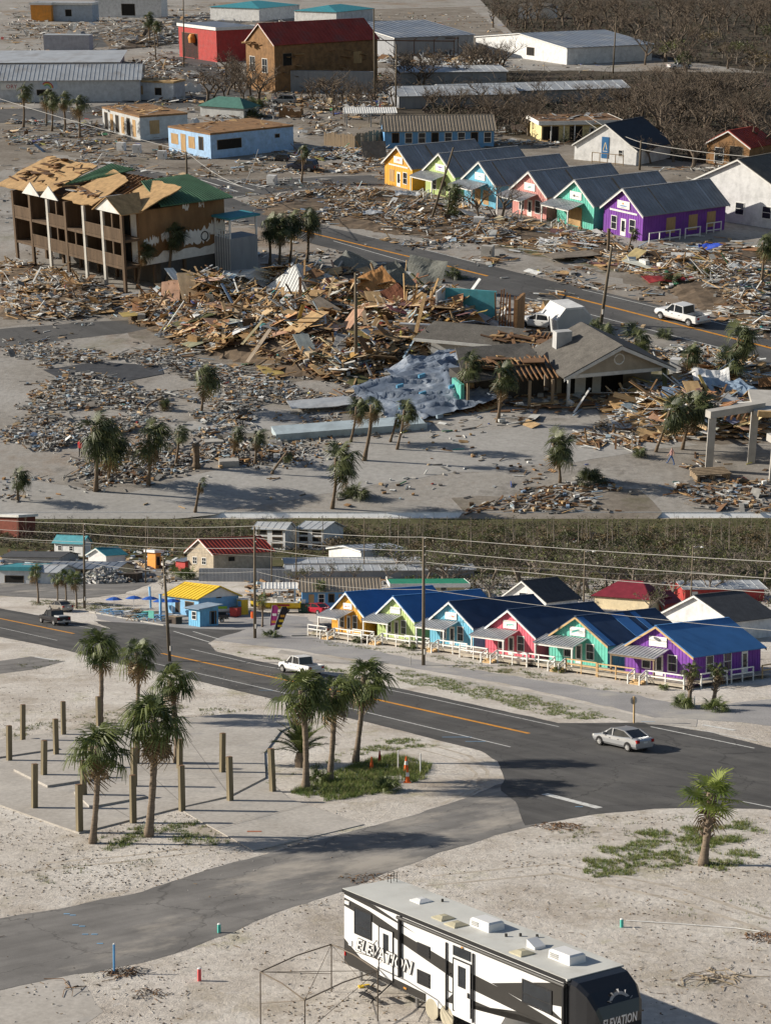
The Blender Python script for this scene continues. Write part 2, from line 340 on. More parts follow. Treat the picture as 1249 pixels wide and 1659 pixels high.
# ---- upper sheets
sheet(UP, 'hill_road', [(180,268),(300,285),(370,318),(430,340),(540,370),(690,404),(860,447),(1000,478),(1249,541),(1900,706),(1900,770),(1249,590),(1040,538),(860,494),(700,452),(560,410),(430,370),(330,350),(250,322),(120,290)], .02, hill_asphalt, .5, 3)
sheet(UP, 'hill_street', [(300,288),(420,292),(560,284),(640,282),(640,298),(560,302),(470,308),(420,316),(380,318)], .016, hill_asphalt, .5, 3, seed=2)
sheet(UP, 'hill_street', [(8,176),(150,172),(260,158),(300,120),(250,95),(330,88),(420,150),(330,170),(150,192),(-30,200),(-30,178)], .016, hill_asphalt, .8, 3, seed=4)
sheet(UP, 'hill_lot', [(100,60),(330,22),(420,30),(300,62),(120,80)], .012, hill_asphalt, .8, 3)
sheet(UP, 'hill_driveway', [(-30,536),(160,520),(330,516),(200,540),(-30,566)], .012, hill_asphalt, .5)
sheet(UP, 'dark_slab', [(70,600),(150,587),(260,592),(265,606),(170,624),(120,626)], .05, mat('dark_slab_tiles', (.06,.062,.068), .7, var=.3), .05)
conc2 = ground_mat('hill_concrete', [(.3, (.30,.29,.275)), (.6, (.38,.37,.355)), (.8, (.42,.41,.40))], .1, 2, .15, .02)
sheet(UP, 'hill_concrete', [(-30,768),(200,800),(430,742),(640,706),(880,690),(1010,692),(1130,720),(930,748),(700,772),(520,800),(300,840),(-30,860)], .01, conc2, .8, 2)
sheet(UP, 'hill_concrete', [(270,690),(390,668),(520,658),(560,668),(420,700),(330,706)], .014, conc2, .3)
sheet(UP, 'hill_lawn', [(760,360),(830,380),(960,410),(1040,432),(1000,440),(860,412),(740,382)], .012, mat('dry_lawn', (.13,.12,.06), .95, var=.4, sc=.4, stain=(.3,.28,.24), amt=.7), 1, 1.5)
sheet(UP, 'hill_lawn', [(960,570),(1110,560),(1180,600),(1100,640),(1000,620)], .012, _M['dry_lawn'], 1, 1.5)
for z, px, wd, m in ((.03, [(430,357),(503,377),(677,419),(790,447)], .42, lineorange), (.03, [(897,474),(1000,500),(1120,531),(1300,577)], .42, lineorange),
    (.03, [(593,382),(708,409),(775,426.5)], .15, linewhite), (.03, [(943,469),(1060,497),(1218,537),(1300,558)], .15, linewhite),
    (.03, [(849,482),(1060,536),(1234,581)], .15, linewhite), (.03, [(540,390),(665,426)], .15, linewhite),
    (.03, [(323,290),(385,310)], .3, linewhite), (.03, [(352,290),(412,308)], .3, linewhite), (.03, [(380,292),(430,304)], .3, linewhite), (.03, [(890,420),(960,437)], .2, linewhite)):
    strip(UP, 'road_marking', px, wd, z, m)

dirt = ground_mat('dirt', [(.3, (.145,.122,.098)), (.5, (.225,.198,.168)), (.72, (.31,.285,.255))], .1, 1.6, .9, .12, spots=[((.28,.25,.22), .25, .56, .66, .7), ((.09,.085,.04), .12, .58, .66, .5)])
for k, px in enumerate(([(-30,200),(150,205),(330,228),(480,262),(640,262),(640,280),(480,286),(400,292),(300,282),(180,262),(90,250),(-30,285)], [(-30,85),(200,96),(300,130),(260,156),(-30,172)], [(400,110),(640,120),(660,196),(520,238),(480,205),(330,188),(300,168),(420,150)],
    [(640,240),(640,196),(860,205),(1080,262),(1250,262),(1250,300),(1120,300),(900,262)], [(400,318),(560,302),(760,336),(900,380),(1050,408),(1250,396),(1250,520),(1120,486),(1000,452),(900,424),(780,396),(620,364),(440,338)], [(160,478),(420,452),(560,440),(680,466),(800,505),(850,520),(980,555),(1000,600),(860,600),(640,630),(430,612),(280,570),(180,525)],
    [(-30,418),(200,470),(160,515),(-30,530)], [(730,806),(900,788),(1040,792),(1060,850),(720,850)], [(960,640),(1260,590),(1260,720),(1120,720),(980,690)], [(330,20),(760,10),(840,70),(640,110),(420,100)])):
    sheet(UP, 'dirt_ground', px, .004 + .0005*k, dirt, 2.2, 2, seed=k)
for k, px in enumerate(([(690,1205),(760,1225),(790,1250),(785,1275),(740,1300)], [(672,1212),(745,1232),(772,1254),(765,1278),(715,1304)], [(60,1400),(200,1388),(330,1372),(420,1350)], [(40,1412),(190,1398),(320,1382)], [(700,1420),(900,1400),(1100,1440),(1249,1490)], [(690,1436),(900,1416),(1090,1458),(1249,1512)])):
    strip(LO, 'tyre_track', px, .3, .003, mat('track_sand', (.42,.37,.31), .95, var=.3, sc=1.5), amp=.12)
for px in ([(300,1309),(160,1182)], [(216,1331),(60,1240)], [(372,1292),(280,1165)], [(60,1240),(430,1222)], [(128,1270),(420,1262)], [(350,1345),(500,1305)]):
    strip(LO, 'slab_joint', px, .05, .104, mat('joint_dark', (.2,.185,.17), .95))
# =====================================================================  BUILDINGS
def plane_slab(g, a, b, c, d, th=.1, rib=0, rw=.07, rh=.06):
    a, b, c, d = map(Vector, (a, b, c, d)); n = (b - a).cross(d - a).normalized()
    if n.z < 0: n = -n
    g.prism([a, b, c, d], n * th)
    if rib:
        k = max(1, int((b - a).length / rib))
        for i in range(k + 1):
            p = a.lerp(b, i / k); q = d.lerp(c, i / k)
            g.bar(p + n * (th + rh / 2), q + n * (th + rh / 2), rw, rh)
    return n
def jag_slab(g, a, b, c, d, th=.1, amp=.45, seed=0):
    a, b, c, d = map(Vector, (a, b, c, d)); r = random.Random(seed); n = (b - a).cross(d - a).normalized(); n = n if n.z > 0 else -n; pts = []
    for p, q in ((a, b), (b, c), (c, d), (d, a)):
        k = max(4, int((q - p).length / .7)); o = n.cross(q - p).normalized(); st = 0
        for i in range(k):
            if i % 2 == 0: st = r.uniform(-amp, amp*.4)
            pts.append(p.lerp(q, i/k) - o*st*-1)
    g.prism(pts, n*th)
_wm = {}
def win_part(par, M, w, h, kind, wallm=None):
    key = (round(w, 2), round(h, 2), kind)
    if key not in _wm:
        W = white()
        if kind in ('win', 'dwin', 'bigwin'):
            p = G().box(-w/2, w/2, -.03, .02, 0, h).mesh('window', glass())
            f = G(); t = .09 if w < 2 else .12
            f.box(-w/2-t, -w/2, -.07, .02, -t, h+t).box(w/2, w/2+t, -.07, .02, -t, h+t).box(-w/2, w/2, -.07, .02, h, h+t).box(-w/2, w/2, -.09, .02, -t, 0)
            f.box(-w/2, w/2, -.055, -.031, h*.5-.03, h*.5+.03)
            if kind != 'win': f.box(-.03, .03, -.054, -.0311, 0, h*.5-.03).box(-.03, .03, -.054, -.0311, h*.5+.03, h)
            _wm[key] = [('window', p), ('window_frame', f.mesh('window_frame', W))]
        elif kind == 'board':
            _wm[key] = [('window_board', G().box(-w/2, w/2, -.05, .02, 0, h).mesh('window_board', ply()))]
        elif kind == 'hole':
            _wm[key] = [('opening', G().box(-w/2, w/2, -.02, .02, 0, h).mesh('opening', dark())), ('window_frame', G().box(-w/2-.1, -w/2, -.05, .02, 0, h).box(w/2, w/2+.1, -.05, .02, 0, h).box(-w/2-.1, w/2+.1, -.05, .02, h, h+.1).mesh('window_frame', wood()))]
        elif kind == 'door':
            d = G().box(-w/2, w/2, -.05, .02, 0, h).mesh('door', W)
            _wm[key] = [('door', d), ('door_pane', G().box(-w*.3, w*.3, -.06, -.0501, h*.25, h*.88).mesh('door_pane', glass())), ('handle', G().box(w*.36, w*.43, -.1, -.0502, h*.42, h*.5).mesh('handle', steel()))]
        elif kind == 'garage':
            d = G().box(-w/2, w/2, -.03, .02, 0, h)
            for i in range(1, 5): d.box(-w/2, w/2, -.045, -.0301, h*i/5-.03, h*i/5+.03)
            _wm[key] = [('garage_door', d.mesh('garage_door', W))]
    o = None
    for i, (nm, me) in enumerate(_wm[key]):
        q = put(nm, me, par if i == 0 else o, M if i == 0 else None)
        if i == 0: o = q
    return o
def side_M(side, w, l, s, z):
    if side == 'F': return Matrix.Translation((s, 0, z))
    if side == 'R': return Matrix.Translation((w/2, s, z)) @ Matrix.Rotation(R(90), 4, 'Z')
    if side == 'L': return Matrix.Translation((-w/2, s, z)) @ Matrix.Rotation(R(-90), 4, 'Z')
    return Matrix.Translation((-s, l, z)) @ Matrix.Rotation(R(180), 4, 'Z')
ANCH = {'FR': (.5, 0), 'FL': (-.5, 0), 'FC': (0, 0), 'BR': (.5, 1), 'BL': (-.5, 1)}
def bld(pl, px, rz, w, l, h, hr, wallm, roofm, label, name='house', cat='house', roof='gable', over=.4, anchor='FR', z0=0, wins=(), batten=0, rib=.6, trim=True, trimm=None, group=None, roofparts=True, th=.1):
    p = pl.p(*px) if not isinstance(px, Vector) else px
    ax, ay = ANCH[anchor]; a = Vector((ax * w, ay * l)); c, s = math.cos(R(rz)), math.sin(R(rz))
    x, y = p.x - (a.x * c - a.y * s), p.y - (a.x * s + a.y * c)
    t = thing(name, label, cat, pl, x, y, rz, group)
    t['_'] = 0; del t['_']
    g = G(); zt = z0 + h; W2 = w / 2
    g.box(-W2, W2, 0, l, min(0, z0) - (.3 if not pl.up else .1), zt)
    if roof == 'gable': g.prism([(-W2, 0, zt), (W2, 0, zt), (0, 0, zt + hr)], (0, l, 0))
    elif roof == 'side': g.prism([(-W2, 0, zt), (-W2, l, zt), (-W2, l/2, zt + hr)], (w, 0, 0))
    elif roof == 'shed': g.prism([(-W2, 0, zt), (-W2, l, zt), (-W2, l, zt + hr)], (w, 0, 0))
    if batten:
        b = .05
        def run(a0, a1, fn, gab):
            k = max(1, int((a1 - a0) / batten))
            for i in range(k + 1):
                q = a0 + (a1 - a0) * i / k; top = zt + (hr * (1 - abs(q - (a0 + a1) / 2) / ((a1 - a0) / 2)) if gab else 0) - .02
                fn(q, top)
        run(-W2, W2, lambda q, tp: g.box(q-b/2, q+b/2, -.03, .01, z0, tp), roof == 'gable')
        run(0, l, lambda q, tp: g.box(W2-.01, W2+.03, q-b/2, q+b/2, z0, tp), False)
        run(0, l, lambda q, tp: g.box(-W2-.03, -W2+.01, q-b/2, q+b/2, z0, tp), False)
    fixm = fix(g.mesh('wall', wallm)); put('wall', fixm, t)
    r = G(); o2 = over
    rm = roofm if isinstance(roofm, list) else [roofm]
    if roof == 'gable':
        sl = hr / W2; e = o2 * sl
        for sg in (-1, 1):
            r = G(); plane_slab(r, (sg*(W2+o2), -o2, zt-e+.02), (sg*(W2+o2), l+o2, zt-e+.02), (0, l+o2, zt+hr+.02), (0, -o2, zt+hr+.02), th, rib)
            put('roof', fix(r.mesh('roof', rm[0])), t)
        if trim:
            tm = trimm or white()
            for yy in (-o2-.05, l+o2+.001):
                for sg in (-1, 1):
                    r = G(); r.prism([(sg*(W2+o2), yy, zt-e-.2), (0, yy, zt+hr-.2), (0, yy, zt+hr+.03), (sg*(W2+o2), yy, zt-e+.03)], (0, .049, 0)); put('rake_trim', fix(r.mesh('rake_trim', tm)), t)
            r = G(); r.box(-.16, .16, -o2, l+o2, zt+hr+.09, zt+hr+.15); put('ridge_cap', r.mesh('ridge_cap', rm[0]), t)
    elif roof == 'side':
        sl = hr / (l/2); e = o2 * sl
        for ya, yb in ((-o2, l/2), (l+o2, l/2)):
            r = G(); plane_slab(r, (-W2-o2, ya, zt-e+.02), (W2+o2, ya, zt-e+.02), (W2+o2, yb, zt+hr+.02), (-W2-o2, yb, zt+hr+.02), th, rib); put('roof', fix(r.mesh('roof', rm[0])), t)
        r = G(); r.box(-W2-o2, W2+o2, l/2-.16, l/2+.16, zt+hr+.09, zt+hr+.15); put('ridge_cap', r.mesh('ridge_cap', rm[0]), t)
    elif roof == 'shed':
        sl = hr / l; plane_slab(r, (-W2-o2, -o2, zt-o2*sl+.02), (W2+o2, -o2, zt-o2*sl+.02), (W2+o2, l+o2, zt+hr+o2*sl+.02), (-W2-o2, l+o2, zt+hr+o2*sl+.02), th, rib); put('roof', fix(r.mesh('roof', rm[0])), t)
    elif roof == 'hip':
        k = min(W2, l/2); d = abs(W2 - l/2)
        A = [(-W2-o2, -o2), (W2+o2, -o2), (W2+o2, l+o2), (-W2-o2, l+o2)]
        rd = [(0, k), (0, l-k)] if l > w else [(-d, l/2), (d, l/2)]
        z1, z2 = zt, zt + hr
        r0, r1 = (*rd[0], z2), (*rd[1], z2); C = [(*q, z1) for q in A]
        fs = [[C[0], C[1], r0], [C[1], C[2], r1, r0], [C[2], C[3], r1], [C[3], C[0], r0, r1]] if l > w else [[C[0], C[1], r1, r0], [C[1], C[2], r1], [C[2], C[3], r0, r1], [C[3], C[0], r0]]
        for q in fs:
            r = G(); q = [Vector(v) for v in q]; nn = (q[1]-q[0]).cross(q[2]-q[0]).normalized(); nn = nn if nn.z > 0 else -nn; r.prism(q, nn*th)
            if rib:
                kk = int((q[1]-q[0]).length / rib)
                for i in range(1, kk):
                    pb = q[0].lerp(q[1], i/kk); tt = i/kk
                    if len(q) == 3: pt = q[2].lerp(q[0] if tt < .5 else q[1], abs(1-2*tt))
                    else: pt = q[3].lerp(q[2], tt)
                    r.bar(pb + nn*(th+.02), pt + nn*(th+.02), .06, .04)
            put('roof', fix(r.mesh('roof', rm[0])), t)
    elif roof == 'flat':
        r.box(-W2-o2, W2+o2, -o2, l+o2, zt+.01, zt+.01+max(th, hr)); put('roof', r.mesh('roof', rm[0]), t)
        if trim:
            for q in ((-W2-o2-.08, W2+o2+.08, -o2-.08, -o2-.002), (-W2-o2-.08, -W2-o2-.002, -o2, l+o2), (W2+o2+.002, W2+o2+.08, -o2, l+o2)):
                put('fascia', G().box(*q, zt-.1, zt+.06+max(th, hr)).mesh('fascia', trimm or white()), t)
    for (sd, s, z, ww, hh, kd) in wins: win_part(t, side_M(sd, w, l, s, z), ww, hh, kd)
    return t
def paint(name, c, **k): return mat(name, c, .65, var=.16, sc=.9, **{**dict(stain=tuple(q*.5+.06 for q in c), amt=.45), **k})
def emblem(par, M, items):
    for pts, c in items:
        nm = 'emblem_%d_%d_%d' % tuple(int(q*99) for q in c)
        g = G(); g.prism([(x, 0, z) for x, z in pts], (0, -.012, 0)); put('emblem', fix(g.mesh('emblem', mat(nm, c, .6))), par, M)
def oval(cx, cz, rx, rz, n=10, tilt=0): return [(cx + rx*math.cos(2*math.pi*i/n)*math.cos(tilt) - rz*math.sin(2*math.pi*i/n)*math.sin(tilt), cz + rx*math.cos(2*math.pi*i/n)*math.sin(tilt) + rz*math.sin(2*math.pi*i/n)*math.cos(tilt)) for i in range(n)]
def sign(t, w, z, sw, sh, items, yy=-.06):
    o = put('sign', G().box(-sw/2, sw/2, -.05, 0, 0, sh).mesh('sign', white()), t, Matrix.Translation((0, yy, z)))
    emblem(o, Matrix.Translation((0, -.051, 0)), items); return o
def railing(par, a, b, m, h=.95, z=.5, step=2.2):
    a, b = Vector((*a, z)), Vector((*b, z)); L = (b - a).length; k = max(1, round(L / step))
    for i in range(k + 1):
        p = a.lerp(b, i / k); put('railing_post', G().box(-.06, .06, -.06, .06, -z, h).mesh('railing_post', m), par, Matrix.Translation(p))
    for zz in (.38, h - .06): put('rail', G().bar(a + Vector((0,0,zz)), b + Vector((0,0,zz)), .05, .13).mesh('rail', m), par)
def porch(t, w, x0, x1, dep, zt, drop, roofm, postm, z0, posts=True, th=.06):
    r = G(); plane_slab(r, (x0, -dep, zt-drop), (x1, -dep, zt-drop), (x1, -.05, zt), (x0, -.05, zt), th, .45)
    o = put('porch_roof', fix(r.mesh('porch_roof', roofm)), t)
    put('porch_beam', G().box(x0+.1, x1-.1, -dep+.1, -dep+.22, zt-drop-.2, zt-drop-.01).mesh('porch_beam', postm), t)
    for x in (x0+.25, x1-.25): put('porch_post', G().box(x-.08, x+.08, -dep+.08, -dep+.24, z0, zt-drop-.2).mesh('porch_post', postm), t)
def steps(t, x, y, z, m, wd=1.5, n=3):
    for i in range(n): put('step', G().box(x-wd/2, x+wd/2, y-.32*(i+1), y-.32*i-.01, 0, z-(i+1)*z/(n+1)).mesh('step', lumber()), t)
    for sx in (-1, 1):
        g = G(); X = x + sx*wd/2
        g.box(X-.06, X+.06, y-.06, y+.06, 0, z+.95).box(X-.06, X+.06, y-.32*n-.1, y-.32*n+.02, 0, .95).bar((X, y, z+.9), (X, y-.32*n, .9), .06, .13).bar((X, y, z+.45), (X, y-.32*n, .4), .05, .1)
        put('stair_rail', g.mesh('stair_rail', m), t)
# ---------- lower cottages
COTT = dict(yellow=(.72,.36,.045), green=(.46,.57,.24), blue=(.15,.44,.60), pink=(.62,.12,.17), teal=(.13,.50,.40), purple=(.185,.05,.33))
roofblue = mat('blue_roof_underlay', (.06,.19,.43), .6, var=.12, sc=.5)
roofnavy = mat('navy_roof_felt', (.04,.068,.125), .75, var=.2, sc=.6)
LC = [('yellow', (591,1036), roofblue, 13.5, 'bright blue', [(oval(-.5,.45,.25,.1), (.7,.1,.05)), (oval(.1,.5,.5,.05,8,.2), (.6,.2,.2)), (oval(.5,.45,.15,.12), (.2,.4,.5))]),
      ('green', (672,1045), roofblue, 13.5, 'bright blue', [(oval(0,.62,.8,.06), (.5,.55,.55)), (oval(0,.35,.9,.05), (.6,.6,.6))]),
      ('blue', (767,1057), roofnavy, 13, 'navy', [(oval(-.1,.5,.45,.1,10,.3), (.5,.5,.55)), (oval(.45,.45,.3,.12), (.6,.25,.2))]),
      ('pink', (868,1075), roofnavy, 13, 'navy', [(oval(0,.5,.6,.12,10,.1), (.2,.45,.4)), (oval(-.5,.42,.12,.2), (.5,.5,.5)), (oval(.6,.5,.12,.18), (.4,.5,.5))]),
      ('teal', (984,1090), roofnavy, 12, 'navy and blue striped', [(oval(-.3,.55,.7,.12,10,.3), (.08,.35,.3)), (oval(.5,.45,.5,.2,10,-.3), (.45,.5,.5))]),
      ('purple', (1122,1111), roofblue, 10.8, 'bright blue', [(oval(-.05,.75,.55,.16,10,-.25), (.1,.1,.12)), (oval(.2,.62,.25,.12), (.3,.3,.3)), (oval(.3,.3,.75,.05), (.5,.5,.5))])]
for i, (cn, px, rm, L, rn, em) in enumerate(LC):
    c = COTT[cn]; w = (6.5,7.0,7.5,7.9,8.4,8.8)[i]; wf = w/8.8; last = cn == 'purple'
    trimm = lumber() if cn in ('teal', 'purple') else white()
    wins = [('F', -1.55*wf, 1.15, 1.0*wf, 1.45, 'win'), ('F', 1.85*wf, 1.15, 1.05*wf, 1.55, 'win'), ('F', .15, .55, 1.0*wf, 2.1, 'door')]
    if last: wins += [('R', 2.6, 1.1, 1.0, 1.6, 'win'), ('R', 5.4, 1.1, 1.1, 1.7, 'win'), ('R', 8.2, .55, 1.0, 2.2, 'door')]
    else: wins += [('R', 6, 1.2, 1, 1.4, 'win')]
    cname = {'green': 'lime green', 'blue': 'sky blue', 'pink': 'pinkish red'}.get(cn, cn)
    t = bld(LO, px, -50, w, L, 2.55, 2.45, paint('siding_' + cn, c), rm, 'intact %s board-and-batten cottage with %s roof and metal-roofed porch' % (cname, rn), 'cottage', 'cottage', over=.45, z0=.5, wins=wins, batten=.42, rib=0, trimm=trimm)
    if cn == 'teal':
        for (a, b) in ((0, .9), (5.2, 7.2), (8.3, 9.2)):
            r = G(); sl = 2.45 / 4.4; zt = 3.05
            plane_slab(r, (4.87, a-.4, zt-.47*sl+.1), (4.87, b-.4, zt-.47*sl+.1), (.2, b-.4, zt+2.45-.1+.09), (.2, a-.4, zt+2.45-.1+.09), .03); put('roof_strip', fix(r.mesh('roof_strip', roofblue)), t)
    porch(t, w, -w/2-.25, w*.17, 2.3, 3.25, .75, galv(), wood() if last else white(), .5)
    sign(t, w, 3.45, 2.3*wf, 1.0*wf, [([(a*wf, b*wf) for a, b in q], c_) for q, c_ in em])
    # deck with front rail, steps and boards
    d = G(); k = 22; x0, x1 = -w/2-1.2, (w/2 + 11.3 - (6.5,7.0,7.5,7.9,8.4,8.8,8.8)[i+1] - 1.2 - .05 if not last else w/2+1.4)
    for q in range(k): d.box(x0, x1, -3.0+q*3.0/k, -3.0+(q+1)*3.0/k-.02, .42, .50)
    d.box(x0, x1, -2.95, -2.88, .22, .42); put('deck', d.mesh('deck', mat('deck_boards', (.42,.37,.30), .85, var=.2, sc=1.5)), t)
    for q in range(5): put('deck_post', G().box(-.07, .07, -.07, .07, -.05, .42).mesh('deck_post', wood()), t, Matrix.Translation((x0+.3+q*(x1-x0-.6)/4, -2.8, 0)))
    rm2 = white() if not last else white()
    railing(t, (x0+.1, -2.92), (-.6, -2.92), white() if cn != 'purple' else lumber()); railing(t, (1.1, -2.92), (x1-.1, -2.92), white() if cn not in ('teal',) else lumber())
    steps(t, .25, -3.0, .5, white())
    if last:
        d = G(); 
        for q in range(14): d.box(w/2+.05+q*.12, w/2+.16+q*.12, -.9, L+.6, .42, .50)
        put('side_deck', d.mesh('side_deck', _M['deck_boards']), t)
        for (a, b) in ((-.8, 3.2), (3.9, 7.4), (8.9, L+.5)): railing(t, (w/2+1.7, a), (w/2+1.7, b), white() if a < 8 else lumber())
# ---------- upper cottages
UC = [('yellow', (668,308)), ('green', (737,322)), ('blue', (803,338)), ('pink', (885,357)), ('teal', (961,373)), ('purple', (1040,390))]
roofgrey = mat('grey_ribbed_roof', (.33,.335,.35), .45, .3, var=.2, sc=.35, stain=(.2,.2,.2), amt=.4)
upcol = dict(COTT); upcol['pink'] = (.60,.27,.24); upcol['yellow'] = (.74,.38,.05)
UPE = {'yellow': [(oval(0,.5,.6,.2), (.7,.45,.4)), (oval(.2,.6,.2,.12), (.6,.2,.2))], 'green': [(oval(0,.62,.85,.16,4), (.22,.15,.4)), (oval(0,.25,.7,.08,4), (.35,.3,.5))], 'blue': [(oval(0,.5,.5,.12), (.3,.45,.5))],
       'pink': [(oval(0,.5,.5,.15,10,.2), (.25,.4,.4))], 'teal': [(oval(-.3,.5,.3,.2,5), (.1,.1,.1)), (oval(.4,.45,.5,.06), (.2,.2,.2))], 'purple': [(oval(-.1,.72,.18,.14), (.7,.3,.1)), (oval(0,.4,.85,.12,6), (.2,.3,.5)), (oval(0,.15,.6,.04), (.3,.3,.3))]}
for cn, px in UC:
    w, L = 8.3, 15.6 if cn == 'purple' else 15
    if cn == 'teal': wins = [('F', 0, .1, 3.0, 2.7, 'board'), ('R', 3, .8, 1.1, 1.7, 'board')]
    elif cn == 'blue': wins = [('F', -.6, .1, 1.5, 2.4, 'board'), ('F', 1.6, .3, 1.4, 2.2, 'board')]
    elif cn == 'green': wins = [('F', .9, .1, 1.2, 2.2, 'hole'), ('F', -1.6, .8, 1, 1.6, 'win')]
    else: wins = [('F', -1.9, .8, 1.05, 1.8, 'win'), ('F', .1, .1, 1.1, 2.4, 'door'), ('F', 2.0, .8, 1.1, 1.8, 'win')]
    if cn == 'yellow': wins[0] = ('F', -2.0, .7, 1.4, 2.0, 'board')
    if cn == 'purple': wins += [('R', 5.2, .6, 1.7, 2.2, 'board'), ('R', 9.4, .6, 1.7, 2.2, 'board'), ('R', 12.9, .7, 1.7, 2.2, 'board')]
    cname = {'green': 'lime green', 'blue': 'sky blue', 'pink': 'salmon pink'}.get(cn, cn)
    po = cn not in ('yellow', 'purple')
    t = bld(UP, px, -57, w, L, 3.75, 2.9, paint('upper_siding_' + cn, upcol[cn]), roofgrey, 'storm-battered %s cottage with grey ribbed metal roof %s' % (cname, 'and leaning metal porch roof' if po else 'and its porch torn away'), 'cottage', 'cottage', over=.45, wins=wins, batten=.5, rib=.62)
    if po: porch(t, w, -w/2-.5, w*.22, 2.9, 3.5, .7, galv(), white(), 0)
    sign(t, w, 3.9, 2.6, 1.1, UPE[cn])
    if not po: put('trim_board', G().box(-2.9, 2.9, -.07, 0, 3.35, 3.6).mesh('trim_board', white()), t)
    if cn in ('green', 'blue', 'teal', 'pink'): steps(t, .3, -3.0, .45, white(), 1.6)
    if cn == 'purple':
        for a, b in ((-.5, 5.2), (6.2, 9.0)): railing(t, (w/2+2.0, a), (w/2+2.0, b), white(), 1.5, 0, 1.9)
        railing(t, (w/2+.8, 11.4), (w/2+.8, 14.2), white(), 1.5, 0, 1.4)
    # strips torn off and lifted roof panels
    for q in range(3):
        y = random.uniform(1, L-2); r = G(); sl = 2.9/4.15; zt = 3.75
        plane_slab(r, (4.5, y, zt-.3+.16), (4.5, y+.28, zt-.3+.16), (.4, y+.28, zt+2.62+.16), (.4, y, zt+2.62+.16), .03); put('loose_roof_panel', fix(r.mesh('loose_roof_panel', galv() if q else wood())), t)
# ---------- other buildings, sizes read from the photograph and turned into metres at the spot where each stands
def bpx(pl, px, rz, wpx, lpx, hpx, hrpx, wallm, roofm, label, **k):
    s = pl.sc(*px); c = abs(math.cos(R(rz))); q = abs(math.sin(R(rz)))
    wins = k.pop('wins', ()); w, l, h = wpx/(s*c), (lpx/(s*q) if lpx > 0 else -lpx), hpx/s
    W = []
    for (sd, f, zf, wf, hf, kd) in wins:       # fractions of the wall
        span = w if sd in 'FB' else l
        W.append((sd, (f-.5)*span if sd in 'FB' else f*span, zf*h, wf*span, hf*h, kd))
    return bld(pl, px, rz, w, l, h, hrpx/s, wallm, roofm, label, wins=W, **k)
wh = paint('white_wall', (.66,.66,.66)); lightblue = paint('light_blue_wall', (.20,.42,.66)); midblue = paint('mid_blue_wall', (.12,.30,.55)); cream = paint('cream_wall', (.62,.52,.34))
greywall = mat('grey_metal_wall', (.30,.31,.33), .6, .2, var=.15, sx=(1,1,.2)); redwall = paint('red_wall', (.42,.05,.045)); slate = shingle_mat('slate_shingles', (.035,.038,.045), (.075,.078,.085)); greysh = shingle_mat('grey_shingles', (.075,.068,.060), (.145,.133,.118))
maroon = mat('maroon_roof', (.16,.018,.03), .5, .1, var=.2); rustred = mat('red_metal_roof', (.36,.055,.035), .5, .15, var=.25, sc=.3, stain=(.2,.1,.08)); palemetal = mat('pale_metal_roof', (.50,.52,.54), .5, .3, var=.15, sc=.25, stain=(.3,.27,.24)); bluemetal = mat('blue_grey_roof', (.17,.20,.25), .5, .3, var=.2, sc=.2, stain=(.34,.34,.34)); tanroof = mat('tan_metal_roof', (.32,.27,.21), .6, .2, var=.15, sc=.4)
yellowroof = mat('yellow_roof', (.74,.50,.04), .6, var=.1); greenroof = mat('green_roof', (.02,.22,.13), .6, var=.2); tealroof = mat('teal_roof', (.05,.25,.30), .6, var=.2); brownwall = mat('bare_sheathing', (.25,.14,.065), .9, var=.3, sc=.8, stain=(.12,.08,.05)); orangewall = paint('orange_wall', (.68,.28,.05))
# lower town
t = bpx(LO, (322,1000), -50, 62, 60, 30, 17, lightblue, yellowroof, 'light blue building with bright yellow roof beside the umbrellas', name='snack_bar', cat='building', roof='side', rib=.9, wins=[('F', .35, .1, .12, .7, 'hole'), ('F', .72, .35, .25, .4, 'hole'), ('R', .5, .95, .1, .25, 'hole')], trim=False)
put('gable_panel', fix(G().prism([(0, .2, 0), (0, 7.4, 0), (0, 3.8, 1.3)], (.02, 0, 0)).mesh('gable_panel', white())), t, Matrix.Translation((4.16, 0, 2.6)))
bpx(LO, (324,1016), -50, 21, 27, 29, 4, paint('hut_blue', (.17,.46,.70)), mat('hut_roof', (.25,.32,.40), .6), 'small light blue wooden hut with a flat overhanging roof', name='hut', cat='hut', roof='shed', over=.5, rib=0, batten=.5, wins=[('F', .5, .4, .35, .4, 'win'), ('R', .72, .1, .3, .7, 'hole')])
bpx(LO, (614,984), 4, 124, -7, 27, 17, midblue, tanroof, 'long low blue building under a tan ribbed metal roof', name='long_building', cat='building', roof='side', rib=.5, wins=[('F', .12+.13*i, .3, .07, .5, ('board', 'win', 'hole')[i % 3]) for i in range(7)])
bpx(LO, (752,966), 3, 112, -8, 16, 5, cream, greenroof, 'low cream building with flat green roof behind the cottages', name='low_building', cat='building', roof='flat', over=.8, rib=0, wins=[('F', .2, .3, .2, .5, 'hole'), ('F', .7, .3, .08, .6, 'win')])
bpx(LO, (884,1000), -42, 68, 60, 26, 30, wh, slate, 'white gabled house with dark slate roof behind the pink cottage', rib=0, wins=[('F', .5, 1.05, .16, .35, 'win')])
bpx(LO, (1186,1040), -48, 98, 90, 34, 36, wh, slate, 'white house with dark grey shingle roof behind the purple cottage', rib=0)
bpx(LO, (1052,992), -40, 80, 40, 20, 26, cream, maroon, 'cream house with maroon hipped roof among bare trees', roof='hip', rib=0)
bpx(LO, (1075,990), -40, 26, 30, 14, 14, redwall, maroon, 'low maroon roofed annex beside the maroon roofed house', rib=0)
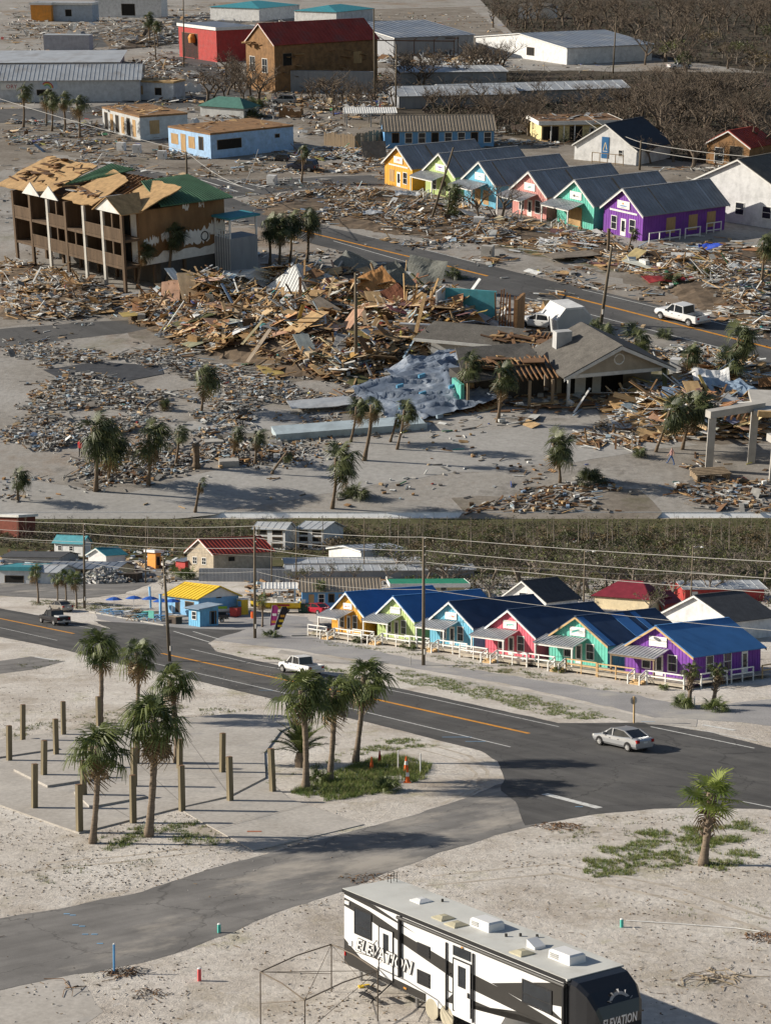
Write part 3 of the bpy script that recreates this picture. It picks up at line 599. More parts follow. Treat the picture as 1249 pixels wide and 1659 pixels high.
bpx(LO, (1238,974), 4, 130, -9, 20, 9, redwall, palemetal, 'bright red building with pale roof among trees', name='barn', cat='building', roof='side', rib=1.2, wins=[('F', .12, .1, .08, .7, 'garage'), ('F', .45, .3, .08, .4, 'win')])
bpx(LO, (768,936), 6, 300, -9, 13, 6, greywall, palemetal, 'long white-roofed storage row nearer the cottages', name='storage_building', cat='building', roof='side', rib=1.5)
bpx(LO, (700,922), 6, 235, -9, 11, 6, wh, palemetal, 'long white-roofed storage row under the wooded slope', name='storage_building', cat='building', roof='side', rib=1.5)
bpx(LO, (585,918), -55, 55, 70, 24, 6, wh, bluemetal, 'white warehouse with shallow blue grey roof and dark side', name='warehouse', cat='building', rib=1.2)
for q, px, hp in ((0, (462,892), 34), (1, (524,892), 34)):
    t = bpx(LO, px, -22, 52 if q == 0 else 44, 14 if q == 0 else 30, hp, 10, wh, palemetal, 'three-storey white condo block with galleries, %s' % ('narrower dark side' if q == 0 else 'wide grey side wall facing the woods'), name='condo_block', cat='building', roof='side', rib=1.5, wins=[('F', .25+.5*i, .1+.31*j, .3, .2, 'hole') for i in range(2) for j in range(3)])
t = bpx(LO, (346,932), -50, 50, 90, 34, 22, mat('sun_bleached_wall', (.40,.34,.26), .85, var=.25, stain=(.22,.18,.14)), rustred, 'big cream house with rust red metal roof and torn gable', rib=.8, wins=[('F', .3, .45, .14, .3, 'dwin'), ('F', .65, .45, .14, .3, 'dwin'), ('R', .3, .6, .1, .2, 'hole')])
bpx(LO, (470,944), -8, 150, -1, 20, .5, greywall, greywall, 'corrugated grey metal fence below the red roofed house', name='metal_fence', cat='fence', roof='flat', over=.01, rib=0, batten=.6, trim=False)
bpx(LO, (252,922), -50, 16, 8, 27, 3, orangewall, palemetal, 'narrow bright orange building by the far street', name='small_building', cat='building', roof='flat', rib=0, wins=[('R', .5, .2, .5, .5, 'hole')])
bpx(LO, (300,926), -50, 18, 22, 16, 4, redwall, bluemetal, 'small red shed next to the orange building', name='shed', cat='shed', roof='shed', rib=0)
bpx(LO, (188,938), -12, 120, -9, 15, 8, cream, bluemetal, 'long low cream building with torn blue grey roof', name='motel_building', cat='building', roof='side', rib=1.4, wins=[('F', .15+.2*i, .2, .08, .6, 'hole') for i in range(4)])
bpx(LO, (92,946), -12, 70, -8, 18, 9, wh, palemetal, 'white low building with crumpled pale roof behind four palms', name='shop_building', cat='building', roof='side', rib=1.4)
bpx(LO, (48,946), -12, 52, -8, 22, 5, wh, tealroof, 'white shop with teal fascia at the street end', name='shop_building', cat='building', roof='flat', rib=0, trimm=tealroof, wins=[('F', .5, .05, .6, .5, 'hole')])
bpx(LO, (96,914), -10, 96, -10, 10, 6, greywall, slate, 'dark roofed long shed behind the white shop', name='long_shed', cat='shed', roof='side', rib=0)
bpx(LO, (134,902), -30, 52, 10, 22, 10, wh, tealroof, 'white house with pale teal roof at the wood edge', roof='side', rib=0, wins=[('F', .2, .4, .12, .3, 'win'), ('F', .6, .4, .12, .3, 'win')])
bpx(LO, (172,916), -40, 34, 26, 16, 10, wh, tealroof, 'small white cabin with blue roof by the rubble', name='cabin', cat='house', rib=0)
bpx(LO, (222,944), -8, 34, -3, 13, 1, mat('rust_container', (.06,.045,.035), .8), mat('rust_container', ()), 'dark rusty roll-off container beside the rubble heap', name='container', cat='container', roof='flat', over=.02, rib=0, batten=.6, trim=False)
bpx(LO, (30,872), -30, 40, 20, 34, 3, mat('brick_red', (.22,.07,.05), .9), wh, 'tall brick block half hidden at the wood edge', name='brick_building', cat='building', roof='flat', rib=0)
def canopy(pl, px, rz, wpx, dep, hpx, label, col=None, frame=False, name='carport', n=2):
    s = pl.sc(*px); w, h = wpx/(s*math.cos(R(rz))), hpx/s; p = pl.p(*px)
    t = thing(name, label, 'carport' if not frame else 'frame', pl, p.x, p.y, rz); m = col or wood()
    for i in range(n+1):
        for y in (0, dep): put('post', G().box(-.12, .12, -.12, .12, 0, h).mesh('post', m), t, Matrix.Translation((-w + w*i/n, y, 0)))
    if frame:
        for y in (0, dep): put('beam', G().box(-w-.3, .3, y-.1, y+.1, h, h+.35).mesh('beam', m), t)
        for i in range(n+1): put('cross_beam', G().box(-w+w*i/n-.08, -w+w*i/n+.08, -.2, dep+.2, h+.352, h+.6).mesh('cross_beam', m), t)
    else:
        r = G(); plane_slab(r, (-w-.4, -.4, h), (.4, -.4, h), (.4, dep/2, h+.7), (-w-.4, dep/2, h+.7), .08, .5); put('roof', fix(r.mesh('roof', white())), t)
        r = G(); plane_slab(r, (-w-.4, dep+.4, h), (.4, dep+.4, h), (.4, dep/2, h+.7), (-w-.4, dep/2, h+.7), .08, .5); put('roof', fix(r.mesh('roof', white())), t)
    return t
canopy(LO, (478,980), 4, 50, 5, 26, 'white metal carport roof above the yellow boat', mat('grey_post', (.4,.4,.4)))
# upper town
bpx(UP, (800,238), 4, 177, -9, 28, 19, midblue, tanroof, 'blue building under a long tan ribbed roof above the cottages', name='long_building', cat='building', roof='side', rib=.62, wins=[('F', .1+.12*i, .3, .06, .55, 'win' if i % 3 else 'hole') for i in range(8)])
t = bpx(UP, (342,257), -50, 80, 128, 38, 3, paint('baby_blue', (.34,.52,.76)), brownwall, 'baby blue single-storey building with torn roof and boarded windows', name='motel_building', cat='building', roof='flat', rib=0, trim=False, over=.05, wins=[('F', .15, .35, .17, .45, 'board'), ('F', .36, .05, .12, .8, 'board'), ('F', .56, .3, .15, .5, 'board'), ('F', .78, .3, .1, .55, 'hole'), ('R', .22, .35, .28, .4, 'hole'), ('R', .8, .6, .05, .15, 'hole')])
t = bpx(UP, (228,227), -58, 82, 72, 36, 3, paint('pale_grey_wall', (.48,.49,.49)), brownwall, 'pale grey roofless motel wing with plywood doors', name='motel_building', cat='building', roof='flat', rib=0, trim=False, over=.05, wins=[('F', .1+.15*i, .1, .08, .75, 'board' if i % 2 else 'hole') for i in range(6)] + [('R', .3, .25, .2, .6, 'board')])
t = bpx(UP, (1030,268), -38, 92, 70, 26, 36, wh, mat('dark_slate_metal', (.035,.04,.05), .5, .2), 'white A-frame shop with blue panel and dark roof', name='shop_building', cat='building', rib=0, wins=[('F', .75, .5, .06, .35, 'win')])
o = put('blue_panel', G().box(-.75, .75, -.09, -.02, .8, 4.6).mesh('blue_panel', mat('panel_blue', (.03,.13,.3))), t)
emblem(o, Matrix.Translation((0, -.091, 0)), [([(-.45, 2.2), (-.3, 2.2), (.05, 3.6), (-.08, 3.6)], (.6, .45, .2)), ([(-.02, 3.6), (.1, 3.6), (.45, 2.4), (.3, 2.4)], (.7, .6, .4)), ([(-.5, 2.0), (.5, 2.0), (.5, 2.12), (-.5, 2.12)], (.6, .6, .6))])
railing(t, (-1.5, -2), (5, -2), wood(), 2, 0, 1.6)
bpx(UP, (1262,372), -46, 120, 90, 62, 42, wh, greysh, 'white house with grey shingle roof beyond the purple cottage', rib=0, wins=[('F', .55, .25, .09, .3, 'win'), ('F', .85, .25, .09, .3, 'win')])
t = bpx(UP, (1000,226), 8, 125, -10, 27, 5, paint('butter_wall', (.68,.58,.30)), mat('torn_roof_boards', (.20,.12,.07), .9, var=.4), 'butter yellow house with stripped flat roof and open carport', roof='flat', rib=0, over=.7, wins=[('F', .12, 0, .2, .85, 'hole'), ('F', .45, 0, .16, .85, 'hole'), ('F', .66, .05, .07, .75, 'door'), ('F', .85, .35, .12, .4, 'dwin')])
for f in (-6, -3.4, -1.2): put('carport_post', G().box(f-.1, f+.1, -.8, -.6, 0, 3.1).mesh('carport_post', white()), t)
bpx(UP, (1212,272), -44, 58, 50, 34, 22, brownwall, rustred, 'wrecked house with red ribbed roof and bare plywood gable', rib=.7, wins=[('F', .3, .1, .2, .7, 'win'), ('F', .7, .05, .3, .9, 'hole')])
t = bpx(UP, (446,150), -52, 51, 165, 76, 30, brownwall, rustred, 'tall wrecked building with red metal roof and arched gable windows', name='tavern_building', cat='building', rib=1.1, wins=[('F', .22, .42, .17, .28, 'dwin'), ('F', .66, .4, .17, .28, 'dwin'), ('R', .12, .55, .08, .25, 'hole'), ('R', .8, .5, .08, .25, 'board')])
bpx(UP, (604,150), -8, 160, -1, 33, .5, greywall, greywall, 'corrugated metal fence under the red roofed tavern', name='metal_fence', cat='fence', roof='flat', over=.01, rib=0, batten=1.2, trim=False)
t = bpx(UP, (352,100), -56, 74, 60, 50, 4, redwall, bluemetal, 'dark red metal shed with an open bay door', name='red_shed', cat='shed', roof='flat', over=.3, rib=0, wins=[('F', .3, .02, .42, .78, 'hole')], batten=.8)
put('yellow_machine', fix(G().tube([(0,0,0),(0,0,1.6),(0,0,2.6)], [1.1,1.3,.7], 10).mesh('yellow_machine', orangewall)), t, Matrix.Translation((-2.2, -.6, 4.8)))
bpx(UP, (918,104), -62, 134, 150, 26, 14, wh, bluemetal, 'big white metal warehouse with holes in its front', name='warehouse', cat='building', rib=1.8, wins=[('F', .62, .25, .08, .5, 'hole')])
bpx(UP, (640,98), -62, 160, 130, 36, 14, greywall, bluemetal, 'grey metal warehouse with blue grey roof behind the tavern', name='warehouse', cat='building', rib=2)
bpx(UP, (820,140), 6, 170, -12, 24, 3, greywall, palemetal, 'long grey windowless wall building below the roofless frame', name='storage_building', cat='building', roof='shed', rib=2)
bpx(UP, (838,172), 10, 192, -14, 20, 10, greywall, palemetal, 'storage row with white roof amid bare branches', name='storage_building', cat='building', roof='side', rib=2.4)
bpx(UP, (1018,162), 14, 300, -12, 20, 8, greywall, palemetal, 'longest white-roofed storage row behind the bare trees', name='storage_building', cat='building', roof='side', rib=2.4)
t = bpx(UP, (228,163), 4, 235, -14, 34, 20, paint('shop_white', (.55,.57,.60)), palemetal, 'long white shop with corrugated roof and lettered board', name='shop_building', cat='building', roof='side', rib=1, wins=[('F', .35, .3, .1, .25, 'hole')])
s_ = UP.sc(228, 163); wq = 235 / s_ / math.cos(R(4))
o = put('sign_board', G().box(-2.6, 2.6, -.1, 0, 0, 1.5).mesh('sign_board', white()), t, Matrix.Translation((-wq/2 + 4.6, -.03, 2.9)))
put('lettering', (lambda m: (m.materials.append(mat('sign_red', (.4,.04,.05))), m)[1])(text_mesh('ORY', 1.3, 0, .01)), o, Matrix.Translation((-1.3, -.115, .3)) @ Matrix.Rotation(R(90), 4, 'X'))
o = put('rainbow_panel', G().box(-2, 2, -.06, 0, 0, 1.9).mesh('rainbow_panel', mat('panel_pale_blue', (.45,.52,.6))), t, Matrix.Translation((-wq/2 + 13.4, -.03, 3.0)))
emblem(o, Matrix.Translation((0, -.061, 0)), [([(r_ * math.cos(a_) - .4, r_ * math.sin(a_) + .2) for a_ in [i * .35 for i in range(8)]] + [((r_-.25) * math.cos(a_) - .4, (r_-.25) * math.sin(a_) + .2) for a_ in [i * .35 for i in range(7, -1, -1)]], c_) for r_, c_ in ((1.5, (.5,.05,.04)), (1.2, (.65,.45,.05)), (.9, (.1,.35,.15)))])
bpx(UP, (190,112), 4, 230, -26, 12, 6, greywall, palemetal, 'wide pale peeling flat roof behind the long white shop', name='store_building', cat='building', roof='shed', rib=0, over=1)
bpx(UP, (145,82), -6, 75, -5, 24, 1, paint('trailer_grey', (.36,.37,.42)), palemetal, 'grey box trailer parked behind the peeling roof', name='box_trailer', cat='trailer', roof='flat', over=.05, rib=0, trim=False)
bpx(UP, (282,163), -20, 105, 14, 28, 3, paint('blue_white_wall', (.52,.56,.62)), lumber(), 'small white house with bare rafters beside the long shop', roof='flat', rib=0, over=.2, trim=False, wins=[('F', .15, .1, .25, .7, 'board'), ('F', .45, .3, .1, .5, 'board'), ('F', .75, .3, .1, .4, 'hole')])
bpx(UP, (84,34), -8, 34, -9, 26, 3, orangewall, palemetal, 'half boarded small hut at the hilltop street', name='hut', cat='hut', roof='flat', rib=0)
bpx(UP, (150,34), -8, 98, -9, 26, 3, paint('hill_blue_white', (.40,.46,.54)), palemetal, 'pale blue house with boarded windows along the hilltop street', roof='flat', rib=0, wins=[('F', .15, .3, .08, .4, 'hole'), ('F', .6, .3, .1, .4, 'hole')])
bpx(UP, (262,28), -10, 110, -9, 30, 6, wh, palemetal, 'white broken-walled house at the hilltop lot', rib=0, roof='side', wins=[('F', .5, .1, .2, .6, 'hole')])
bpx(UP, (420,34), -30, 84, 60, 20, 8, wh, tealroof, 'white building with teal roof at the hilltop', name='store_building', cat='building', rib=0, roof='hip')
bpx(UP, (545,40), -30, 70, 60, 20, 8, wh, tealroof, 'second teal roofed building up on the hilltop, beside the warehouse', name='store_building', cat='building', rib=0, roof='hip')
canopy(UP, (735,100), -8, 128, 12, 32, 'roofless brown steel frame of a wrecked pavilion', mat('rusted_beam', (.10,.06,.04), .8), True, 'pavilion_frame', 4)
canopy(UP, (640,205), 4, 78, 8, 22, 'small white metal carport roof by the wooden fence', mat('grey_post', ()))
bpx(UP, (395,192), -30, 75, 22, 16, 14, paint('pale_grey_wall', ()), mat('teal_green_roof', (.07,.17,.14), .6), 'small house with dark green roof crushed under branches', rib=0, roof='hip')
bpx(UP, (900,30), -10, 60, -10, 20, 4, wh, greysh, 'pale house at the hilltop behind the big warehouse', rib=0, roof='hip')
# board fences
def board_fence(pl, a, b, hpx, label, m=None):
    A, Bq = pl.p(*a), pl.p(*b); s = pl.sc(*a); h = hpx / s; L = (Bq - A).length; ang = math.degrees(math.atan2(*(Bq - A).yx)); n = int(L / .5)
    t = thing('board_fence', label, 'fence', pl, A.x, A.y, ang); m = m or wood()
    me = G().box(0, .46, -.03, .03, 0, 1).mesh('board', m)
    for i in range(n): put('board', me, t, Matrix.Translation((i*.5, 0, 0)) @ Matrix.Rotation(R(random.uniform(-3, 3)), 4, 'Y') @ Matrix.Diagonal((1, 1, h * random.uniform(.85, 1.05), 1)))
    put('fence_rail', G().box(0, L, .031, .1, h*.7, h*.78).mesh('fence_rail', m), t)
board_fence(UP, (525,234), (575,240), 22, 'weathered board fence leaning beside the carport')
board_fence(UP, (575,240), (622,232), 24, 'dark board fence between the carport and the blue building')
board_fence(LO, (478,965), (540,980), 10, 'weathered board fence behind the yellow boat')
# ---------- the wrecked three-storey motel
def wreck_motel():
    p = UP.p(204, 474); W, D, z1, z2, zt = 24.0, 15.5, 3.1, 6.3, 9.5
    t = thing('wrecked_motel', 'three-storey wrecked motel on stilts with wooden balconies and torn brown side', 'building', UP, p.x, p.y, -46)
    sid = mat('torn_siding', (.215,.125,.06), .9, var=.35, sc=.5, sx=(1,1,.4)); rail = mat('balcony_boards', (.125,.085,.055), .9, var=.3, sc=2, sx=(1,1,.1)); W_ = white()
    put('wall', G().box(-W, 0, 2.4, D, z1, zt).mesh('wall', sid), t)
    put('ground_shade_block', G().box(-W, -.2, 5.5, D-.4, -.1, z1-.01).mesh('ground_shade_block', mat('stilt_shade_wall', (.10,.095,.09))), t)  # solid dark block, painted as the shade beneath the raised floors
    for z in (z1, z2): put('balcony_floor', G().box(-W, .05, -.1, 2.41, z-.3, z+.02).mesh('balcony_floor', rail), t)
    nb = 6
    for i in range(nb + 1):
        x = -W * i / nb
        put('column', G().box(x-.22, x+.22, -.15, .15, -.1, zt).mesh('column', paint('worn_white_column', (.5,.48,.44)) if i in (1, 2, 4) else rail), t)
        if i: put('partition', G().box(x-.06, x+.06, .15, 2.39, z1, zt).mesh('partition', rail), t)
        for y in (4.4, 9, D-.6): put('stilt', G().box(x-.17, x+.17, y-.17, y+.17, -.1, z1-.3).mesh('stilt', rail), t)
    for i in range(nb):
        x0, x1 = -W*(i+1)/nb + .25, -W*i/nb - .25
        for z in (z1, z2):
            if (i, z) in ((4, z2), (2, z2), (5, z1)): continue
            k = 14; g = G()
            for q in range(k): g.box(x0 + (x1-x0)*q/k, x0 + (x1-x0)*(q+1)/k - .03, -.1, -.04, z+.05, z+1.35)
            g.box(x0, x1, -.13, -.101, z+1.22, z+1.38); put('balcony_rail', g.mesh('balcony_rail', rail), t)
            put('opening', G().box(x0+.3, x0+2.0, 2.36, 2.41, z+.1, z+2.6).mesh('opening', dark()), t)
            put('curtain_and_shadow_panel', G().box(x0+2.2, x1-.2, 2.34, 2.41, z+.1, z+2.8).mesh('curtain_and_shadow_panel', W_ if (i+int(z)) % 3 == 0 else mat('room_shadow', (.05,.045,.04))), t)  # white ones are curtains, dark ones paint the shadow inside the balcony rooms
            if i in (0, 2, 3): put('mid_post', G().box((x0+x1)/2-.12, (x0+x1)/2+.12, -.06, .1, z, z+3).mesh('mid_post', rail), t)
    # torn white siding on the brown side wall: irregular flaps in relief
    def flap(y0, y1, za, zb, seed):
        random.seed(seed); n = 16; top = [(y0+(y1-y0)*i/n, zb + random.uniform(-.35, .45)) for i in range(n+1)]; bot = [(y1-(y1-y0)*i/n, za + (random.uniform(-.3,.3) if seed % 2 else 0)) for i in range(n+1)]
        g = G(); g.prism([(.01, a, b) for a, b in top + bot], (.05, 0, 0)); put('siding_flap', fix(g.mesh('siding_flap', W_)), t)
    flap(2.6, D-.1, z1-.2, z1+.9, 2); flap(3, 5.2, 5.3, 6.0, 3); flap(5.6, 9, 5.5, 6.2, 5); flap(9, 13, 4.6, 6.3, 7); flap(13, D, 5.5, 6.8, 9); flap(9, 10, 9, 9.4, 11); flap(11.5, 12.3, 9, 9.4, 13)
    for y, z in ((8.2, 5.6), (12.2, 5.3)):
        g = G(); g.tube([(.09, y + .55*math.cos(a), z + .55*math.sin(a)) for a in [i*math.pi/6 for i in range(13)]], .07, 5); put('round_vent', g.mesh('round_vent', dark()), t)
    # roofs: plywood deck left, bare trusses in the middle, green metal at right, white gable at the near corner
    grn = mat('faded_green_roof', (.075,.16,.095), .6, .1, var=.25, sc=.4)
    g = G(); jag_slab(g, (-5.6, 2.4, zt+.1), (0.8, 2.4, zt+.1), (.8, 8.5, zt+2.3), (-5.6, 8.5, zt+2.3), .12, .3, 1); put('roof_deck', fix(g.mesh('roof_deck', ply())), t)
    g = G(); plane_slab(g, (.8, 5.2, zt+.3), (.8, D+.8, zt+.1), (-6, D-1, zt+2.4), (-5.5, 7, zt+2.4), .12, .45); put('green_roof', fix(g.mesh('green_roof', grn)), t)
    g = G(); g.prism([(-5.2, -.3, zt), (.4, -.3, zt), (-2.4, -.3, zt+1.7)], (0, .12, 0)); put('white_gable', fix(g.mesh('white_gable', W_)), t)
    g = G(); plane_slab(g, (.6, -.5, zt-.1), (.6, 2.6, zt-.1), (-2.4, 4.4, zt+1.75), (-2.4, -.5, zt+1.75), .08); plane_slab(g, (-5.4, -.5, zt-.1), (-5.4, 2.6, zt-.1), (-2.4, 4.4, zt+1.75), (-2.4, -.5, zt+1.75), .08); put('gable_roof', fix(g.mesh('gable_roof', ply())), t)
    for i in range(11):
        x = -5.8 - i * .95; g = G(); a, b, c = Vector((x, 2, zt+.1)), Vector((x, D, zt+.1)), Vector((x, D/2+1, zt+2.6))
        for q, r in ((a, b), (a, c), (b, c), (a.lerp(b, .33), a.lerp(c, .6)), (a.lerp(b, .66), b.lerp(c, .6)), (a.lerp(b, .5), c)): g.bar(q, r, .1, .2)
        put('truss', g.mesh('truss', mat('truss_wood', (.22,.12,.06), .9, var=.3)), t)
    g = G(); jag_slab(g, (-13, .2, zt+.15), (-6.3, .2, zt+.15), (-7.5, 6.5, zt+2.3), (-13, 8.2, zt+2.9), .12, .3, 2); put('roof_deck', fix(g.mesh('roof_deck', ply())), t)
    g = G(); jag_slab(g, (-W-4, .2, zt+.15), (-16.5, .2, zt+.15), (-16.5, 8.2, zt+3.0), (-W-4, 8.2, zt+3.0), .12, .3, 3); put('roof_deck', fix(g.mesh('roof_deck', ply())), t)
    g = G(); plane_slab(g, (-16.4, 3.2, zt+1.2), (-12, 6.2, zt+2.3), (-10, 9.4, zt+3.1), (-15, 9.4, zt+3.3), .12, .5); put('green_roof', fix(g.mesh('green_roof', grn)), t)
    for sx in (-14.8, -19):
        g = G(); g.prism([(sx-2.2, -.35, zt), (sx+1.8, -.35, zt), (sx-.2, -.35, zt+1.6)], (0, .12, 0)); put('white_gable', fix(g.mesh('white_gable', W_)), t)
    # side stair tower
    put('stair_tower', G().box(.05, 3.2, D-1.8, D+2.6, -.1, zt-4.4).mesh('stair_tower', greywall), t); put('tower_roof', G().box(-.1, 3.5, D-2.1, D+2.9, zt-2, zt-1.75).mesh('tower_roof', tealroof), t)
    for x, y in ((.25, D-1.7), (3.1, D-1.7), (3.1, D+2.5)): put('tower_post', G().box(x-.1, x+.1, y-.1, y+.1, zt-4.4, zt-2).mesh('tower_post', W_), t)
    railing(t, (.2, D-1.75), (3.1, D-1.75), W_, 1.0, zt-4.4, .5)
wreck_motel()
# ---------- ranch house and its neighbours in the wreckage
trimg = paint('pale_trim', (.60,.60,.58)); tanside = paint('tan_siding', (.33,.29,.23))
def ranch():
    p = UP.p(918, 658); W, L, h = 10.2, 9, 3.0
    t = thing('ranch_house', 'low grey-shingled ranch house with tan gable and open front porch', 'house', UP, p.x, p.y, 17)
    put('wall', G().box(.4, W, 3.4, L, -.05, h).mesh('wall', tanside), t); put('inner_opening', G().box(.9, W-3, 3.3, 3.45, .05, 2.6).mesh('inner_opening', dark()), t)
    g = G(); g.prism([(0, 0, h), (W, 0, h), (W/2, 0, h+2.4)], (0, .15, 0)); put('gable', fix(g.mesh('gable', tanside)), t)
    put('beam', G().box(0, W, -.05, .2, h-.35, h).mesh('beam', trimg), t)
    for a, b, c, d in (((-.6,-.5), (-.6,L), (W/2,L), (W/2,-.5)), ((W+.6,-.5), (W+.6,L), (W/2,L), (W/2,-.5))):
        g = G(); plane_slab(g, (*a, h-.2), (*b, h-.2), (*c, h+2.45), (*d, h+2.45), .14); put('roof', fix(g.mesh('roof', greysh)), t)
    for sx, q in ((-.6, 1), (W+.6, -1)):
        g = G(); g.prism([(sx, -.56, h-.45), (W/2, -.56, h+2.15), (W/2, -.56, h+2.5), (sx, -.56, h-.15)], (0, .05, 0)); put('rake_trim', fix(g.mesh('rake_trim', trimg)), t)
    for x in (.15, W-.15): put('porch_post', G().box(x-.12, x+.12, -.02, .22, -.05, h-.35).mesh('porch_post', trimg), t)
    put('door', G().box(2.2, 3.3, 3.28, 3.44, .05, 2.5).mesh('door', W0), t); put('door', G().box(4.0, 4.9, 3.28, 3.44, .05, 2.5).mesh('door', W0), t)
    g = G(); g.tube([(W/2 + .5*math.cos(a), -.03, h+1.15 + .5*math.sin(a)) for a in [i*math.pi/6 for i in range(13)]], .07, 5); put('round_vent', g.mesh('round_vent', W0), t)
    put('chimney', G().box(1.3, 2.9, L-3.0, L-2.0, h+.2, h+2.5).mesh('chimney', mat('pale_block', (.42,.42,.42))), t)
    # torn roof wing to the left with bare rafters
    g = G(); plane_slab(g, (-9.5, 1.8, h-.5), (-1, 2.2, h-.2), (-1, 7.4, h+1.2), (-8.5, 7.4, h+1.3), .14); put('wing_roof', fix(g.mesh('wing_roof', greysh)), t)
    g = G()
    for i in range(12): g.bar((-6.2+i*.5, .6, h-.35), (-6.0+i*.5, 4.6, h+.75), .1, .16)
    put('rafters', g.mesh('rafters', mat('truss_wood', ())), t)
    for x, y in ((-6.5, .8), (-3.6, .4), (-1.4, .2), (-9, 2.2)): put('porch_post', G().box(x-.12, x+.12, y-.1, y+.1, -.05, h-.35).mesh('porch_post', wood()), t)
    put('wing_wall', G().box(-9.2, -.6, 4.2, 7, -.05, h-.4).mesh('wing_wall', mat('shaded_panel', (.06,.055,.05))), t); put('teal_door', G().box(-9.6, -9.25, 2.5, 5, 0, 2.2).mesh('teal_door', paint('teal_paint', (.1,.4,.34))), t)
W0 = white(); ranch()
def low_wing():
    p = UP.p(832, 602)
    t = thing('low_house', 'low wrecked house under a broad grey shingle roof beside the debris heap', 'house', UP, p.x, p.y, -20)
    put('wall', G().box(-9, -.5, .8, 6, -.05, 2.6).mesh('wall', wh), t)
    g = G(); plane_slab(g, (-10.5, -.4, 2.5), (.8, -.4, 2.5), (.8, 3.4, 3.5), (-9.5, 3.4, 3.5), .14); put('roof', fix(g.mesh('roof', greysh)), t)
    g = G(); plane_slab(g, (-10, 7.2, 2.4), (.8, 7.2, 2.4), (.8, 3.4, 3.5), (-9.5, 3.4, 3.5), .14); put('roof', fix(g.mesh('roof', greysh)), t)
    put('fascia', G().bar((-10.5, -.45, 2.5), (.8, -.45, 2.5), .06, .3).mesh('fascia', W0), t)
    for i in range(9): put('rafter', G().bar((-.2 + i*.42, .4, 2.6), (-.2 + i*.42, 3.4, 3.4), .1, .16).mesh('rafter', mat('truss_wood', ())), t)
low_wing()
def teal_wreck():
    p = UP.p(770, 545)
    t = thing('roofless_house', 'roofless house remnant with turquoise inner wall and bare studs', 'house', UP, p.x, p.y, -18)
    tq = paint('turquoise_wall', (.10,.38,.44))
    put('back_wall', G().box(-4.6, 1.2, 4, 4.2, 0, 4.2).mesh('back_wall', tq), t); put('side_wall', G().box(-4.8, -4.6, .8, 4.2, 0, 4.4).mesh('side_wall', wh), t)
    put('front_wall', G().box(-4.6, -1.2, 0, .2, 0, 1.9).mesh('front_wall', wh), t)
    for i in range(9): put('stud', G().box(-.06, .06, -.08, .08, 0, 4.4 + random.uniform(-.5, .3)).mesh('stud', mat('truss_wood', ())), t, Matrix.Translation((1.4 + i*.36, 3.6 - i*.12, 0)) @ Matrix.Rotation(R(random.uniform(-4, 4)), 4, 'Y'))
    put('corner_wall', G().box(4.4, 4.7, -.5, 3, 0, 4.5).mesh('corner_wall', brownwall), t); put('floor', G().box(-4.6, 4.4, .2, 4, -.05, .25).mesh('floor', wood()), t)
    put('base_panel', G().box(-1.2, 4.4, -.3, -.1, 0, 1.4).mesh('base_panel', mat('blue_grey_panel', (.28,.34,.42))), t)
    for i in range(12):
        a = Vector((random.uniform(-9, -4), random.uniform(-1, 4), random.uniform(0, 1))); b = a + Vector((random.uniform(-2.5, 3), random.uniform(-1, 1), random.uniform(2.5, 5))); put('broken_stud', G().bar(a, b, .12, .2).mesh('broken_stud', lumber()), t)
teal_wreck()
def concrete_frame():
    p = UP.p(1148, 762); t = thing('post_and_beam_ruin', 'grey concrete post-and-beam frame left standing by the dirt lot', 'ruin', UP, p.x, p.y, -8); m = concrete()
    for x, y in ((0, 0), (3.6, 2.6), (5.0, -2.0), (8.5, 0)): put('column', G().box(x-.3, x+.3, y-.3, y+.3, -.05, 4.6 if x < 5 else 3.4).mesh('column', m), t)
    put('beam', G().bar((-.4, -.2, 4.9), (4.2, 3.0, 4.9), .7, .6).mesh('beam', m), t); put('beam', G().bar((4.4, -2.2, 3.7), (9, 0, 3.7), .8, .6).mesh('beam', m), t)
    put('floor_deck', G().box(3.4, 11, 1.6, 8, 4.4, 4.8).mesh('floor_deck', m), t); put('timber_beam', G().bar((3.6, .2, 5.0), (10, .2, 5.0), .3, .5).mesh('timber_beam', lumber()), t)
    for i in range(5): put('joist', G().bar((1.2+i*.5, 3, 3.6), (1.8+i*.5, 6, 3.4), .12, .25).mesh('joist', mat('truss_wood', ())), t)
concrete_frame()

# torn roofing lying on damaged buildings
def roof_mess(t, x0, x1, y0, y1, z, n, cols=((.22,.12,.06),(.16,.09,.05),(.42,.27,.13),(.3,.3,.3)), L=3.5, sl=None):
    r = random.Random(n); cm_ = [mat('torn_piece_%d' % i, c, .9, var=.3) for i, c in enumerate(cols)]
    for i in range(n):
        x, y = r.uniform(x0, x1), r.uniform(y0, y1); zz = z if sl is None else sl(x, y); big = r.random() < .3
        M = Matrix.Translation((x, y, zz + r.uniform(.05, .35))) @ Euler((R(r.gauss(0, 6)), R(r.gauss(0, 7)), R(r.choice((0, 90, 0, 90, 30)) + r.gauss(0, 14)))).to_matrix().to_4x4()
        put('torn_roof_board', G().box(-.5, .5, -.5, .5, -.5, .5).mesh('torn_roof_board', cm_[r.randrange(len(cm_))]), t, M @ Matrix.Diagonal((L * r.uniform(.5, 1.2), (.3 if not big else 1.3) * r.uniform(.6, 1.2), .08, 1)))
